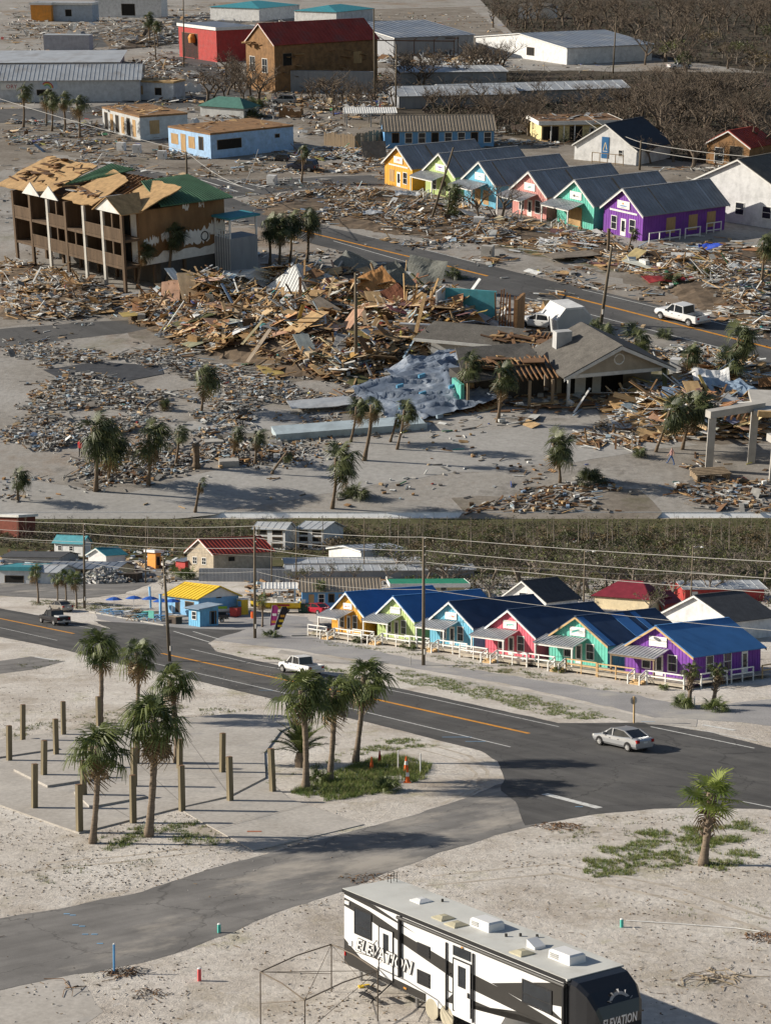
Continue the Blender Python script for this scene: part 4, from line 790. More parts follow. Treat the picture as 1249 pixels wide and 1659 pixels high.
for o in [q for q in bpy.data.objects if q.parent is None and q.get('label')]:
    lb = o['label']
    if lb.startswith('baby blue'): roof_mess(o, -6.4, 6.4, 1, 16, 4.3, 90)
    elif lb.startswith('pale grey roofless'): roof_mess(o, -8, 8, 1, 9, 4.5, 80)
    elif lb.startswith('butter yellow'): roof_mess(o, -6.5, 6.5, 0, 9.5, 3.8, 50)
    elif lb.startswith('small white house with bare'): roof_mess(o, -8, 8, 0, 4, 4.3, 40, ((.5,.36,.2),(.45,.3,.16)))
    elif lb.startswith('low grey-shingled'): roof_mess(o, -8, -1.5, 2, 9, 3.4, 34, ((.22,.12,.06),(.12,.08,.05),(.3,.29,.27)), 2.6); roof_mess(o, -7, 9, -2, 3, .05, 30, ((.3,.2,.1),(.5,.5,.48),(.2,.2,.2)), 1.8)
    elif lb.startswith('low wrecked house'): roof_mess(o, -2.5, 3.5, 0, 4, 2.9, 34, ((.22,.12,.06),(.12,.08,.05),(.42,.27,.13)), 2.8)
    elif lb.startswith('three-storey wrecked motel'): roof_mess(o, -16, -5, 2, 12, 10.4, 70, ((.42,.27,.13),(.22,.12,.06),(.05,.05,.05),(.6,.6,.58)), 2.4); roof_mess(o, -27, -16, 1, 8, 11, 34, ((.06,.055,.05),(.1,.09,.08),(.42,.27,.13)), 1.7, lambda x, y: 9.75 + y*.35)
    elif lb.startswith('tall wrecked building'): roof_mess(o, -6, 0, -1.2, 1, 11.5, 16, ((.42,.27,.13),(.22,.12,.06),(.6,.6,.6)), 3); roof_mess(o, 6.2, 6.6, 2, 28, 5, 26, ((.14,.08,.04),(.3,.17,.08),(.05,.04,.035)), 3, lambda x, y: 3 + (y*37 % 7))
# =====================================================================  VEGETATION
frondm = leaf_mat('palm_green', (.040,.062,.018), (.165,.195,.062), .3); frondu = leaf_mat('storm_palm_green', (.032,.045,.018), (.120,.135,.055), .25); deadf = leaf_mat('dead_frond', (.13,.085,.04), (.26,.18,.09), .15)
bark = mat('palm_bark', (.20,.155,.115), .95, var=.35, sc=4, bump=.6, bsc=12, sx=(.6,.6,3)); barku = mat('storm_palm_bark', (.155,.115,.08), .95, var=.35, sc=4, bump=.6, bsc=12, sx=(.6,.6,3))
def fan_mesh(seed, droop, m, nb=21):
    rd = random.Random(seed); g = G(); g.tube([(0,0,0),(.22,0,.03),(.46,0,.02)], [.016,.012,.008], 3)
    for i in range(nb):
        a = R(-118 + 236*i/(nb-1)) + rd.uniform(-.05,.05); L = (.50 + .12*math.cos(a*.5)) * rd.uniform(.8,1.08)
        o = Vector((.44 + .14*max(0, math.cos(a)), 0, .02)); d = Vector((math.cos(a), math.sin(a), .10)); n = Vector((-math.sin(a), math.cos(a), 0)); w = .026
        dr = droop * rd.uniform(.6,1.4)
        p1 = o + d*L*.5 + Vector((0,0,-.03*dr)); p2 = o + d*L*(1-.12*dr) + Vector((0,0,-.34*dr)); fold = Vector((0,0,.02))
        g.add([o - n*w*.4, o + n*w*.4, p1 + n*w + fold, p1 - n*w + fold, p2 + n*w*.25, p2 - n*w*.25], [(0,1,2,3),(3,2,4,5)])
    return g.mesh('frond', m)
def pinnate_mesh(seed, m):
    rd = random.Random(seed); g = G(); pts = [Vector((t, 0, .42*t - .55*t*t)) for t in (0,.25,.5,.75,1)]; g.tube(pts, [.014,.012,.01,.007,.003], 3)
    for i in range(34):
        t = .15 + .83*i/33; p = Vector((t, 0, .42*t - .55*t*t)); L = .20*(1 - abs(t-.5)*1.1)
        for sg in (-1,1):
            q = p + Vector((L*.7, sg*L, .03 - .07*rd.random())); g.add([p, p + Vector((.028,0,0)), q], [(0,1,2)])
    return g.mesh('frond', m)
FAN = {'bright': [fan_mesh(s, d, leaf_mat('bright_palm_green', (.08,.12,.02), (.26,.31,.07), .35)) for s, d in ((5,.15),(6,.35),(7,.5),(8,.25))]}
FAN.update({k: [fan_mesh(s, d, m) for s, d in ((1,.6),(2,1.0),(3,1.5),(4,1.1))] for k, m in (('lo', frondm), ('up', frondu), ('dead', deadf))})
PIN = [pinnate_mesh(s, frondm) for s in (1,2)]
def palm(pl, u, v, ut, vt, rpx, label, n=24, group=None, wind=None, dead=3, boots=False, name='palm_tree', spread=(80,-50), cat='palm', bend=.15, rt=None, fronds=True, fan=None, wk=1.0):
    s = pl.sc(u, v); p = pl.p(u, v); rd = random.Random(int(u*7+v)); H = (v - vt)/s; dx = (ut - u)/s; r = rpx/s
    t = thing(name, label, cat, pl, p.x, p.y, 0, group); top = Vector((dx, rd.uniform(-.2,.2), H))
    k = 9 if pl.up else 20; rb = rt or max(.11, min(.24, H*.033)); pts = []; rad = []
    for i in range(k+1):
        q = i/k; sw = math.sin(q*math.pi)*bend*H*.12
        pts.append(Vector((dx*(q**1.25) + sw, top.y*q + .3*sw, H*q))); rad.append(rb*(1.35 - .45*min(1, q*4)) * (1 + (.07*math.sin(i*2.3) if pl.up else .06*(1 if i % 2 else -1) + .05*math.sin(i*1.7))) * (1.15 if q > .85 else 1))
    pts[0].z = -.1
    g = G(); g.tube(pts, rad, 8)
    if boots:
        for i in range(44):
            q = .38 + .6*i/44; a = i*2.4; c = pts[0].lerp(top, q); d = Vector((math.cos(a), math.sin(a), .9)).normalized(); g.bar(c + Vector((math.cos(a), math.sin(a), 0))*rb*.7, c + Vector((math.cos(a), math.sin(a), 0))*rb*.7 + d*.34, .13, .05)
    put('trunk', fix(g.mesh('trunk', barku if pl.up else bark, True)), t)
    if not fronds: return t
    ms = FAN[fan or ('up' if pl.up else 'lo')]
    for i in range(n):
        q = (i + .5)/n; az = i*2.399 + rd.uniform(-.3,.3); el = R(spread[0] + (spread[1]-spread[0])*q**.8) + rd.uniform(-.12,.12)
        if wind is not None:   # blown fronds stream downwind
            dv = Vector((math.cos(az), math.sin(az))) + Vector((math.cos(wind), math.sin(wind)))*wk; az = math.atan2(dv.y, dv.x); el -= .2
        sc_ = r*rd.uniform(.68,1.12)*(.8 if q < .2 else 1)
        d_ = i >= n - dead
        M = Matrix.Translation(top - Vector((0,0,.25*r*q))) @ Matrix.Rotation(az, 4, 'Z') @ Matrix.Rotation(-el if not d_ else R(65), 4, 'Y') @ Matrix.Rotation(rd.uniform(-.5,.5), 4, 'X') @ Matrix.Scale(sc_, 4)
        put('frond', (FAN['dead'] if d_ else ms)[rd.randrange(4)], t, M)
    return t
A = [(162,1172,163,1046,38,'slender palm at the back of the concrete slab, in front of the crossroads'), (222,1162,222,1057,36,'palm with half bare trunk behind the slab posts'), (286,1238,277,1100,38,'palm crowding behind the biggest slab palm'),
     (241,1356,251,1166,56,'biggest palm, thick trunk at the front edge of the slab'), (150,1367,160,1208,50,'shorter palm leaning at the front corner of the slab'),
     (495,1279,489,1118,50,'palm on the grass island next to the feathery young palm'), (534,1266,541,1116,46,'middle palm of the three on the grass island'), (576,1236,590,1094,44,'palm of the grass island standing next to the main road')]
for q_, a in enumerate(A): palm(LO, *a[:4], a[4]*1.12, a[5], n=(27,24,26,32,25,28,23,26)[q_], wind=(.2 + .3*math.sin(q_*2) if q_ not in (0, 3, 4) else None), wk=.45, dead=(2,5,3,6,3,4,2,5)[q_], spread=(82,-48+5*(q_ % 3)))
palm(LO, 1139,1402,1152,1283,58,'short thick palm with shaggy leaf bases on the sandy verge', n=20, boots=True, dead=1, spread=(58,-22), rt=.24, fan='bright')
palm(LO, 1116,1143,1120,1084,20,'small palm beside the purple cottage steps', n=18, boots=True, rt=.2); palm(LO, 1155,1143,1163,1083,20,'small leaning palm at the drive beside the purple cottage', n=18, boots=True, rt=.2)
GP = 'four street palms in front of the white shop'
for a in ((62,978,57,925,17),(93,980,92,936,15),(107,981,105,932,15),(124,986,121,936,17)): palm(LO, *a, 'slim street palm in a row before the low white shop', n=16, group=GP, dead=2)
palm(LO, 425,1016,424,970,15,'slim palm beside the feather flags', n=14); palm(LO, 521,984,519,948,13,'small palm in front of the tan roofed building', n=14)
def pinnate(pl, u, v, rpx, label, n=26):
    s = pl.sc(u, v); p = pl.p(u, v); r = rpx/s; t = thing('young_palm', label, 'palm', pl, p.x, p.y); rd = random.Random(u)
    g = G(); g.tube([(0,0,-.1),(0,0,.5),(0,0,1.1)], [.4,.45,.3], 8); put('trunk', g.mesh('trunk', bark), t)
    for i in range(n):
        put('frond', PIN[i % 2], t, Matrix.Translation((0,0,.9)) @ Matrix.Rotation(i*2.399, 4, 'Z') @ Matrix.Rotation(-R(72 - 62*i/n), 4, 'Y') @ Matrix.Scale(r*rd.uniform(.8,1.1), 4))
pinnate(LO, 487, 1243, 62, 'young feathery date palm on the sandy island')
def bush(pl, u, v, rpx, label, n=16, up=None, name='palmetto', cat='shrub', group=None, el=(75,5)):
    s = pl.sc(u, v); p = pl.p(u, v); r = rpx/s; t = thing(name, label, cat, pl, p.x, p.y, 0, group); rd = random.Random(int(u+v))
    for i in range(n):
        put('frond', FAN['up' if pl.up else 'lo'][i % 4], t, Matrix.Translation((rd.uniform(-.3,.3)*r, rd.uniform(-.3,.3)*r, .05)) @ Matrix.Rotation(i*2.399, 4, 'Z') @ Matrix.Rotation(-R(el[0] + (el[1]-el[0])*i/n), 4, 'Y') @ Matrix.Scale(r*rd.uniform(.7,1.1), 4))
bush(LO, 627,1282,26,'spiky palmetto shrub in front of the traffic cones'); bush(LO, 515,1268,24,'dark palmetto under the island palms'); bush(LO, 1106,1146,26,'leafy shrub at the foot of the small palm by the drive'); bush(LO, 1160,1152,24,'low shrub under the leaning small palm')
for (u, v) in ((540,1034),(578,1042),(655,1050),(668,1054),(904,1090),(1075,1118),(515,1030)): bush(LO, u, v, 12, 'low green shrub along the cottage boardwalk', 12, group='shrubs along the boardwalk')
bush(LO, 438,1032,16,'grassy shrub at the foot of the pole by the flags', 14)
bush(LO, 305,938,22,'dark shrub before the red roofed house', 16); bush(LO, 338,940,20,'dark rounded shrub beside the metal fence', 16); bush(LO, 285,930,16,'shrub next to the small red shed', 12)
U = [(38,206,40,146,20,'g1'),(75,202,75,156,19,'g1'),(84,212,86,160,19,'g1'),(105,219,105,160,20,'g1'),(129,225,128,166,22,'g1'),
     (242,72,240,30,16,'lone palm by the hilltop rubble heap'),(256,75,252,42,14,'short palm beside the hilltop rubble heap'),(488,296,490,244,16,'lone palm standing by the parked dark SUV'),
     (437,430,434,362,30,'g2'),(452,430,452,364,28,'g2'),(470,424,470,360,29,'g2'),(497,424,498,353,30,'palm at the road edge behind the white fallen roof'),
     (222,468,232,402,26,'palm in front of the motel side wall, nearer its corner'),(270,462,281,378,30,'taller palm against the torn side of the motel'),
     (326,668,330,606,34,'lone palm in front of the long plank heap'),(155,796,157,688,48,'tall wide palm on the open lot by the stair-stepped shadow'),(176,780,178,716,38,'palm tucked behind the tall wide palm'),(240,787,245,698,42,'bushy palm on the open lot above dead brush'),(284,756,292,698,22,'small palm behind the bushy palm'),
     (28,812,30,770,26,'short palm near the shadowed corner of the lot'),(377,742,381,700,22,'g3'),(413,752,415,706,22,'g3'),(538,824,545,738,42,'palm with wind-swept crown on the pale pavement'),
     (568,716,578,656,26,'palm leaning beside the fallen blue membrane'),(590,746,603,652,24,'slender leaning palm in front of the fallen membrane'),(643,728,655,662,26,'palm bent over before the membrane edge'),(632,716,642,678,16,'short leaning palm behind the bent palm'),
     (755,656,755,586,34,'palm rising over the fallen blue membrane'),(806,684,808,602,36,'palm at the corner of the ranch house porch'),(907,782,893,714,42,'shaggy leaning palm by the dirt track'),
     (1022,592,1026,546,34,'palm on the lawn behind the ranch house'),(972,570,975,536,24,'low palm beside the white block chimney'),(955,560,958,528,24,'low dark palm behind the ranch roof'),
     (1110,612,1112,572,30,'g4'),(1190,606,1191,545,40,'g4'),(1170,628,1172,582,36,'g4'),(1062,732,1080,662,38,'leaning palm of the pair beside the concrete frame'),(1105,728,1113,652,44,'upright palm of the pair beside the concrete frame'),
     (1015,412,1023,376,14,'small palm by the purple cottage door'),(1232,462,1230,392,32,'tall palm past the end of the purple cottage'),(656,226,656,198,13,'small palm in front of the blue tan-roofed building'),(723,352,728,310,26,'windblown palm before the lime green cottage')]
rd0 = random.Random(8)
GL = {'g1': ('street palm with ragged crown before the long white shop', 'row of palms before the long white shop'), 'g2': ('palm in the dark clump beside the motel', 'palm clump beside the motel'), 'g3': ('small palm at the edge of the bare foundation slab', 'small palms at the bare slab'), 'g4': ('wind-tossed palm on the debris-strewn lawn', 'palms on the debris-strewn lawn')}
for (u, v, a, b, r, lb) in U:
    g_ = GL.get(lb); palm(UP, u, v, a, b, r, g_[0] if g_ else lb, n=22 if r > 24 else 16, group=g_[1] if g_ else None, wind=.1 + rd0.uniform(-.35,.35), dead=rd0.choice((1,2,4)), spread=(78,-38), bend=.3)
palm(UP, 440,768,466,730,16,'fallen leaning palm with hanging fronds', n=10, wind=0, spread=(0,-80)); palm(UP, 238,664,266,642,20,'arched broken palm with drooping crown', n=9, wind=0, spread=(-30,-85), bend=-2.2)
palm(UP, 318,758,319,716,4,'bare broken palm trunk without a crown', fronds=False, rt=.3); palm(UP, 316,830,326,780,16,'stunted palm with few fronds at the pavement edge', n=6, wind=0)
palm(UP, 984,412,984,370,4,'bare palm trunk standing by the purple cottage', fronds=False, rt=.22)
for (u, v, r) in ((545,572,34),(575,580,32),(610,584,36),(640,582,34),(560,560,30),(625,566,30)): bush(UP, u, v, r, 'uprooted palm crown lying dark in the debris heap', 20, group='palm crowns in the debris heap', el=(80,-5))
bush(UP, 574,806,28,'cut palm crown lying on the pale pavement', 18); bush(UP, 955,782,30,'fallen palm crown on the dirt lot', 18); bush(UP, 630+460,462,24,'uprooted palm crown before the purple cottage', 18); bush(UP, 1135,452,24,'heap of green fronds beside the uprooted crown', 18); bush(UP, 1036,740,16,'low green shrub by the leaning palm pair', 12); bush(UP, 733,352,22,'tangle of fronds at the lime green cottage', 16); bush(UP, 1075,548,18,'spiky yucca on the lawn by the road', 12); bush(UP, 735,450,20,'uprooted palm crown at the road edge', 14)
for (u, v) in ((405,190),(385,178),(350,180),(418,175)): bush(UP, u, v, 20, 'dark evergreen shrub by the crushed green roof', 18, group='evergreens by the crushed green roof')
# ---- bare trees
twig = mat('bare_bark', (.20,.168,.14), .95, var=.3, sc=2); twigu = mat('storm_bark', (.15,.118,.09), .95, var=.3, sc=2)
leafg = leaf_mat('scrub_leaf', (.045,.055,.018), (.13,.14,.05), .2); leafb = leaf_mat('dry_leaf', (.09,.065,.03), (.16,.12,.06), .1)
def tree_proto(seed, spread=.75, depth=5, leaves=0, limb=4, tr=.32, rad=.035, m=twig, lm=None):
    rd = random.Random(seed); T = G(); C = G(); tips = []
    def grow(g, p, d, L, r, k):
        pts = [p]; q = p.copy(); dd = d.copy()
        for i in range(2 if k < 2 else 3):
            dd = (dd + Vector((rd.uniform(-1,1), rd.uniform(-1,1), rd.uniform(-.35,.6)))*.28).normalized(); q = q + dd*L/(2 if k < 2 else 3); pts.append(q)
        n = len(pts) - 1; g.tube(pts, [r*(1 - .4*i/n) for i in range(n+1)], 6 if k == depth else (4 if k > 2 else 3), False)
        if k == 0: tips.append(q); return
        nb = limb if k == depth else rd.choice((2,3,3))
        for i in range(nb):
            a = rd.uniform(0, 6.283) if k < depth else 6.283*i/nb + rd.uniform(-.4,.4); t = rd.uniform(.45,1) if i else 1; o = pts[-1] if t > .8 else pts[-2]
            ax = Vector((math.cos(a), math.sin(a), 0)); nd = (dd*(1-spread*.6) + ax*spread*rd.uniform(.6,1.1) + Vector((0,0,.12))).normalized()
            grow(C, o, nd, L*rd.uniform(.58,.85), r*.58, k-1)
    grow(T, Vector((0,0,-.02)), Vector((rd.uniform(-.12,.12), rd.uniform(-.12,.12), 1)).normalized(), tr, rad, depth)
    mats = [m]
    if leaves:
        C.mi = 1; mats.append(lm or leafg)
        for i in range(leaves):
            c = rd.choice(tips) + Vector((rd.gauss(0,.03), rd.gauss(0,.03), rd.gauss(0,.02))); a = Vector((rd.gauss(0,1), rd.gauss(0,1), rd.gauss(0,1))).normalized()*.022; b = Vector((rd.gauss(0,1), rd.gauss(0,1), rd.gauss(0,1))).normalized()*.022
            C.add([c-a, c+b, c+a, c-b], [(0,1,2,3)])
    return T.mesh('trunk', m), C.mesh('crown', mats)
def snag_proto(seed, m=twig):
    rd = random.Random(seed); T = G(); C = G(); T.tube([(0,0,-.02),(rd.uniform(-.02,.02),0,.5),(rd.uniform(-.03,.03),.01,1)], [.014,.010,.004], 4, False)
    for i in range(14):
        z = .4 + .58*rd.random(); a = rd.uniform(0,6.28); L = .10*rd.uniform(.4,1.2)*(1.3-z*.8); C.tube([(0,0,z),(L*math.cos(a), L*math.sin(a), z+L*.35)], [.004,.0015], 3, False)
    C.mi = 1
    for i in range(26):
        z = .6 + .4*rd.random(); c = Vector((rd.gauss(0,.035), rd.gauss(0,.035), z)); a = Vector((rd.gauss(0,1), rd.gauss(0,1), rd.gauss(0,1))).normalized()*.012; b = a.cross(Vector((rd.random(),1,.3))).normalized()*.012; C.add([c-a, c+b, c+a, c-b], [(0,1,2,3)])
    return T.mesh('trunk', m), C.mesh('crown', [m, leafg])
OAKU = [tree_proto(s, m=twigu) for s in (11,12,13,14)]; OAKL = [tree_proto(s, leaves=150, m=twig) for s in (21,22,23)]; SCRUB = [tree_proto(s, .85, 4, 230, 5, .22, .022, twig, leafg if s % 2 else leafb) for s in (31,32,33,34)]; SNAG = [snag_proto(s) for s in (41,42,43)]
def tree(pl, x, y, h, proto, label, name, group=None, wid=1.0, rd=random):
    t = thing(name, label, 'tree', pl, x, y, rd.uniform(0,360), group); t.matrix_world = t.matrix_world @ Matrix.Diagonal((h*wid, h*wid, h, 1))
    for nm, me in zip(('trunk', 'crown'), proto): put(nm, me, t)
    return t
rd = random.Random(5)
def tpx(pl, u, v, hpx, protos, label, name='bare_tree', group=None, wid=1.0):
    p = pl.p(u, v); return tree(pl, p.x, p.y, hpx/pl.sc(u, v)*.62, rd.choice(protos), label, name, group, wid, rd)
tpx(UP, 335,165,110, OAKU, 'sprawling bare oak in front of the red shed', wid=1.25); tpx(UP, 535,170,120, OAKU, 'big bare oak in front of the red roofed tavern', wid=1.2)
tpx(UP, 778,362,135, OAKU, 'stripped bare tree in front of the sky blue cottage'); tpx(UP, 812,356,125, OAKU, 'bare tree leaning over the blue and pink cottages')
tpx(UP, 148,475,70, OAKU, 'brown dead bush tangled under the motel balcony', 'dead_bush', wid=1.3)
def region(pl, px, n, hpx, protos, label, group, name='bare_tree', wid=1.0):
    pts = [pl.p(*q) for q in px]; x0, x1 = min(p.x for p in pts), max(p.x for p in pts); y0, y1 = min(p.y for p in pts), max(p.y for p in pts)
    from mathutils.geometry import intersect_point_quad_2d as ins
    k = 0; tries = 0
    while k < n and tries < n*60:
        tries += 1; p = Vector((rd.uniform(x0,x1), rd.uniform(y0,y1)))
        if not ins(p, *pts): continue
        k += 1; hh = rd.uniform(*hpx)
        if not pl.up: hh = min(hh, max(1.2, (720 + (23.8-lower_z(p.y))/p.y*2600 - 838)/2600*p.y/.95))
        tree(pl, p.x, p.y, hh, rd.choice(protos), label, name, group, wid*rd.uniform(.85,1.2), rd)
region(UP, [(1005,170),(1240,150),(1250,275),(1050,250)], 46, (8,14), OAKU, 'storm-stripped bare tree in the thicket right of the storage rows', 'thicket behind the A-frame shop')
region(UP, [(650,172),(1010,168),(1040,215),(820,222)], 48, (5,9), OAKU, 'bare tree between the storage rows and the yellow house', 'bare trees before the storage rows')
region(UP, [(780,30),(1245,20),(1245,110),(1060,120)], 60, (9,18), OAKU, 'bare tree in the far wood behind the big warehouse', 'far wood behind the big warehouse')
region(UP, [(640,130),(800,110),(860,122),(660,150)], 18, (8,13), OAKU, 'bare tree by the roofless steel frame', 'bare trees by the steel frame')
region(UP, [(1040,275),(1180,272),(1180,255),(1040,252)], 10, (6,10), OAKU, 'bare tree behind the grey cottage roofs', 'bare trees behind the cottage roofs')
region(UP, [(1080,60),(1245,60),(1245,130),(1100,120)], 14, (9,13), SCRUB, 'leafy green scrub tree at the wood edge', 'green scrub at the wood edge', 'scrub_tree')
region(UP, [(380,95),(470,110),(460,180),(330,170)], 16, (7,12), OAKU, 'bare tree in the yard between red shed and tavern', 'bare trees by the red shed')
region(UP, [(470,155),(640,150),(650,185),(480,190)], 18, (5,9), OAKU, 'small bare tree below the metal fence', 'bare trees below the metal fence')
region(UP, [(780,45),(1000,60),(960,40),(790,25)], 10, (9,13), OAKU, 'bare tree rising behind the white warehouse roof', 'bare trees behind the warehouse')
# lower woods
GF = 'trees of the wood behind the cottages'
region(LO, [(300,865),(1249,862),(1249,930),(700,930)], 250, (4,9), SCRUB, 'scrubby half-bare tree in the wood behind the storage rows', GF, 'scrub_tree')
region(LO, [(-20,862),(420,862),(400,880),(-20,880)], 50, (3.0,6), SCRUB, 'scrubby half-bare tree in the wood behind the low shops', 'trees of the wood behind the shops', 'scrub_tree')
region(LO, [(-20,866),(1270,862),(1270,918),(-20,890)], 150, (4,9.5), SNAG, 'thin grey pine trunk with few needles in the wood', 'grey pine trunks of the wood', 'pine_tree', 1.15)
region(LO, [(640,925),(1249,925),(1249,975),(780,975)], 60, (6.0,9), OAKL, 'gnarled half-bare oak behind the cottage roofs', 'gnarled oaks behind the cottages', 'oak_tree', 1.15)
for (u, v, h) in ((500,948,70),(535,945,66),(575,944,64),(470,950,56),(628,942,60),(900,985,90),(935,990,90),(1075,990,90),(1050,995,80),(1195,965,84)): tpx(LO, u, v, h, OAKL, 'gnarled oak growing close behind the roofs and storage rows', 'oak_tree', 'oaks close behind the roofs', 1.1)
tpx(LO, 262,955,44, OAKL, 'small bare tree beside the far street bend', 'oak_tree'); tpx(LO, 275,945,40, OAKL, 'leafy little oak by the red shed', 'oak_tree')
# woodland floor and undergrowth
def floor_strip(pl, name, px, m, z=.05):
    g = G(); n = 24
    a, b, c, d = px      # far-left, far-right, near-right, near-left
    rows = []
    for j in range(13):
        L = (a[0]+(d[0]-a[0])*j/12, a[1]+(d[1]-a[1])*j/12); Rr = (b[0]+(c[0]-b[0])*j/12, b[1]+(c[1]-b[1])*j/12); row = []
        for i in range(n+1):
            q = pl.p(L[0]+(Rr[0]-L[0])*i/n, L[1]+(Rr[1]-L[1])*i/n)
            if j in (0,12): q = q + Vector((0, noise.noise(Vector((q.x*.1,q.y*.1,1)))*4))
            if not pl.up: q.y = min(q.y, RISE1 - .2)
            row.append((q.x, q.y, pl.gz(q.x,q.y)+z))
        rows += row
    n1 = n+1; g.add(rows, [(j*n1+i, (j+1)*n1+i, (j+1)*n1+i+1, j*n1+i+1) for j in range(12) for i in range(n)])
    o = g.build(name, m); o.matrix_world = HM if pl.up else Matrix(); return tag(o, kind='structure')
woodfloor = ground_mat('wood_floor', [(.3, (.060,.050,.028)), (.5, (.085,.085,.035)), (.7, (.12,.10,.065))], .12, 1.2, .6, .1)
woodfloor2 = ground_mat('upper_wood_floor', [(.3, (.045,.037,.026)), (.5, (.075,.062,.045)), (.7, (.11,.09,.07))], .06, 1.2, .6, .1)
floor_strip(LO, 'woodland_floor', [(-150,840),(1400,840),(1400,955),(-150,895)], woodfloor)
floor_strip(UP, 'woodland_floor', [(760,-20),(1400,-20),(1330,128),(840,64)], woodfloor2); floor_strip(UP, 'woodland_floor', [(640,112),(1400,118),(1330,290),(640,196)], woodfloor2, .03)
def clumps(pl, px, n, rad, cols, name, label=None, per=12, ls=.35):
    pts = [pl.p(*q) for q in px]; g = G()
    for i in range(n):
        a, b = rd.random(), rd.random(); p = pts[0].lerp(pts[1], a).lerp(pts[3].lerp(pts[2], a), b)
        if not pl.up: p.y = min(p.y, RISE1 - 1)
        r = rad*rd.uniform(.5,1.3); g.col = tuple(c*rd.uniform(.75,1.25) for c in rd.choice(cols)); z0 = pl.gz(p.x,p.y)
        for k in range(per):
            c = Vector((p.x + rd.gauss(0,.45)*r, p.y + rd.gauss(0,.45)*r, z0 + abs(rd.gauss(0,.5))*r)); d = Vector((rd.gauss(0,1),rd.gauss(0,1),rd.gauss(0,1))).normalized()*ls; e = Vector((rd.gauss(0,1),rd.gauss(0,1),rd.gauss(0,1))).normalized()*ls*.7; g.add([c-d, c+e, c+d], [(0,1,2)])
    o = g.build(name, attr_mat('clump_leaf', .8)); o.matrix_world = HM if pl.up else Matrix(); tag(o, label, kind='stuff')
OL2 = [(.085,.085,.035),(.12,.10,.065),(.15,.125,.09),(.08,.065,.045),(.11,.11,.045)]; OL = [(.075,.085,.03),(.10,.10,.04),(.12,.10,.06),(.06,.065,.03),(.14,.12,.08)]; DK = [(.05,.045,.03),(.08,.06,.045),(.10,.08,.06),(.035,.04,.022)]
clumps(LO, [(-60,846),(1330,846),(1330,935),(-60,888)], 3200, 1.0, OL2, 'undergrowth', 'low olive undergrowth of the wood', 12, .30); clumps(LO, [(640,930),(1280,930),(1280,985),(700,965)], 900, 1.0, OL, 'undergrowth', 'scrub between the oaks behind the cottages', 14, .26)
clumps(UP, [(780,4),(1330,4),(1330,125),(860,70)], 1800, 1.6, DK, 'undergrowth', 'dark tangled undergrowth of the far wood', 12, .45); clumps(UP, [(650,128),(1300,125),(1270,285),(700,200)], 2200, 1.3, DK, 'undergrowth', 'dark brush among the storm-stripped trees', 14, .34)
def twigs(pl, px, n, L, name, label):
    pts = [pl.p(*q) for q in px]; g = G()
    for i in range(n):
        a, b = rd.random(), rd.random(); p = pts[0].lerp(pts[1], a).lerp(pts[3].lerp(pts[2], a), b); p = Vector((p.x,p.y,pl.gz(p.x,p.y)+rd.uniform(0,L))); d = Vector((rd.gauss(0,1),rd.gauss(0,1),rd.gauss(0,.7)+.4)).normalized()*L*rd.uniform(.4,1.3); d.z = max(d.z, -p.z*.6); g.tube([p, p+d*.5+Vector((rd.gauss(0,.1),rd.gauss(0,.1),.1))*L, p+d], [.05,.035,.015], 3, False)
    o = g.build(name, twigu); o.matrix_world = HM if pl.up else Matrix(); tag(o, label, kind='stuff')
twigs(UP, [(650,130),(1290,128),(1270,285),(700,200)], 2600, 3.0, 'broken_branches', 'mat of broken branches among stripped trees')
twigs(LO, [(-20,862),(1270,858),(1270,930),(-20,890)], 2600, 2.2, 'fallen_branches', 'grey fallen branches and stems of the lower wood')
twigs(UP, [(780,10),(1300,10),(1300,120),(860,75)], 1200, 4.0, 'broken_branches', 'broken branches piled in the far wood')
# =====================================================================  VEHICLES
def carpaint(name, c, r=.3, me=.0): return mat(name, c, r, me, var=.05, spec=.6)
lampr = mat('tail_lamp', (.35,.01,.01), .25); lampw = mat('head_lamp', (.7,.7,.68), .15); blackp = mat('black_trim', (.02,.02,.022), .5, var=.2)
def wheel(t, x, y, r=.34, w=.22):
    sg = 1 if y > 0 else -1; g = G(); k = 14
    g.loft([[(x + q*math.cos(2*math.pi*i/k), y + d, r + q*math.sin(2*math.pi*i/k)) for i in range(k)] for q, d in ((r*.6, -w/2), (r*.95, -w/2), (r, -w*.3), (r, w*.3), (r*.95, w/2), (r*.6, w/2))])
    o = put('wheel', fix(g.mesh('wheel', rubber())), t); g = G()
    g.loft([[(x + q*math.cos(2*math.pi*i/10), y + sg*d, r + q*math.sin(2*math.pi*i/10)) for i in range(10)] for q, d in ((r*.62, w*.46), (r*.62, w*.53), (r*.5, w*.51))]); put('rim', fix(g.mesh('rim', steel())), o)
    for i in range(5):
        a = i*1.2566; put('spoke', G().bar((x + .1*r*math.cos(a), y + sg*w*.54, r + .1*r*math.sin(a)), (x + .58*r*math.cos(a), y + sg*w*.54, r + .58*r*math.sin(a)), .05, .02).mesh('spoke', lampw), o)
def ring(x, hw, zb, zm, zt, top=.86): return [(x, -hw*.88, zb), (x, -hw, zb+.16), (x, -hw, zm), (x, -hw*.965, zt-.08), (x, -hw*top, zt), (x, hw*top, zt), (x, hw*.965, zt-.08), (x, hw, zm), (x, hw, zb+.16), (x, hw*.88, zb)]
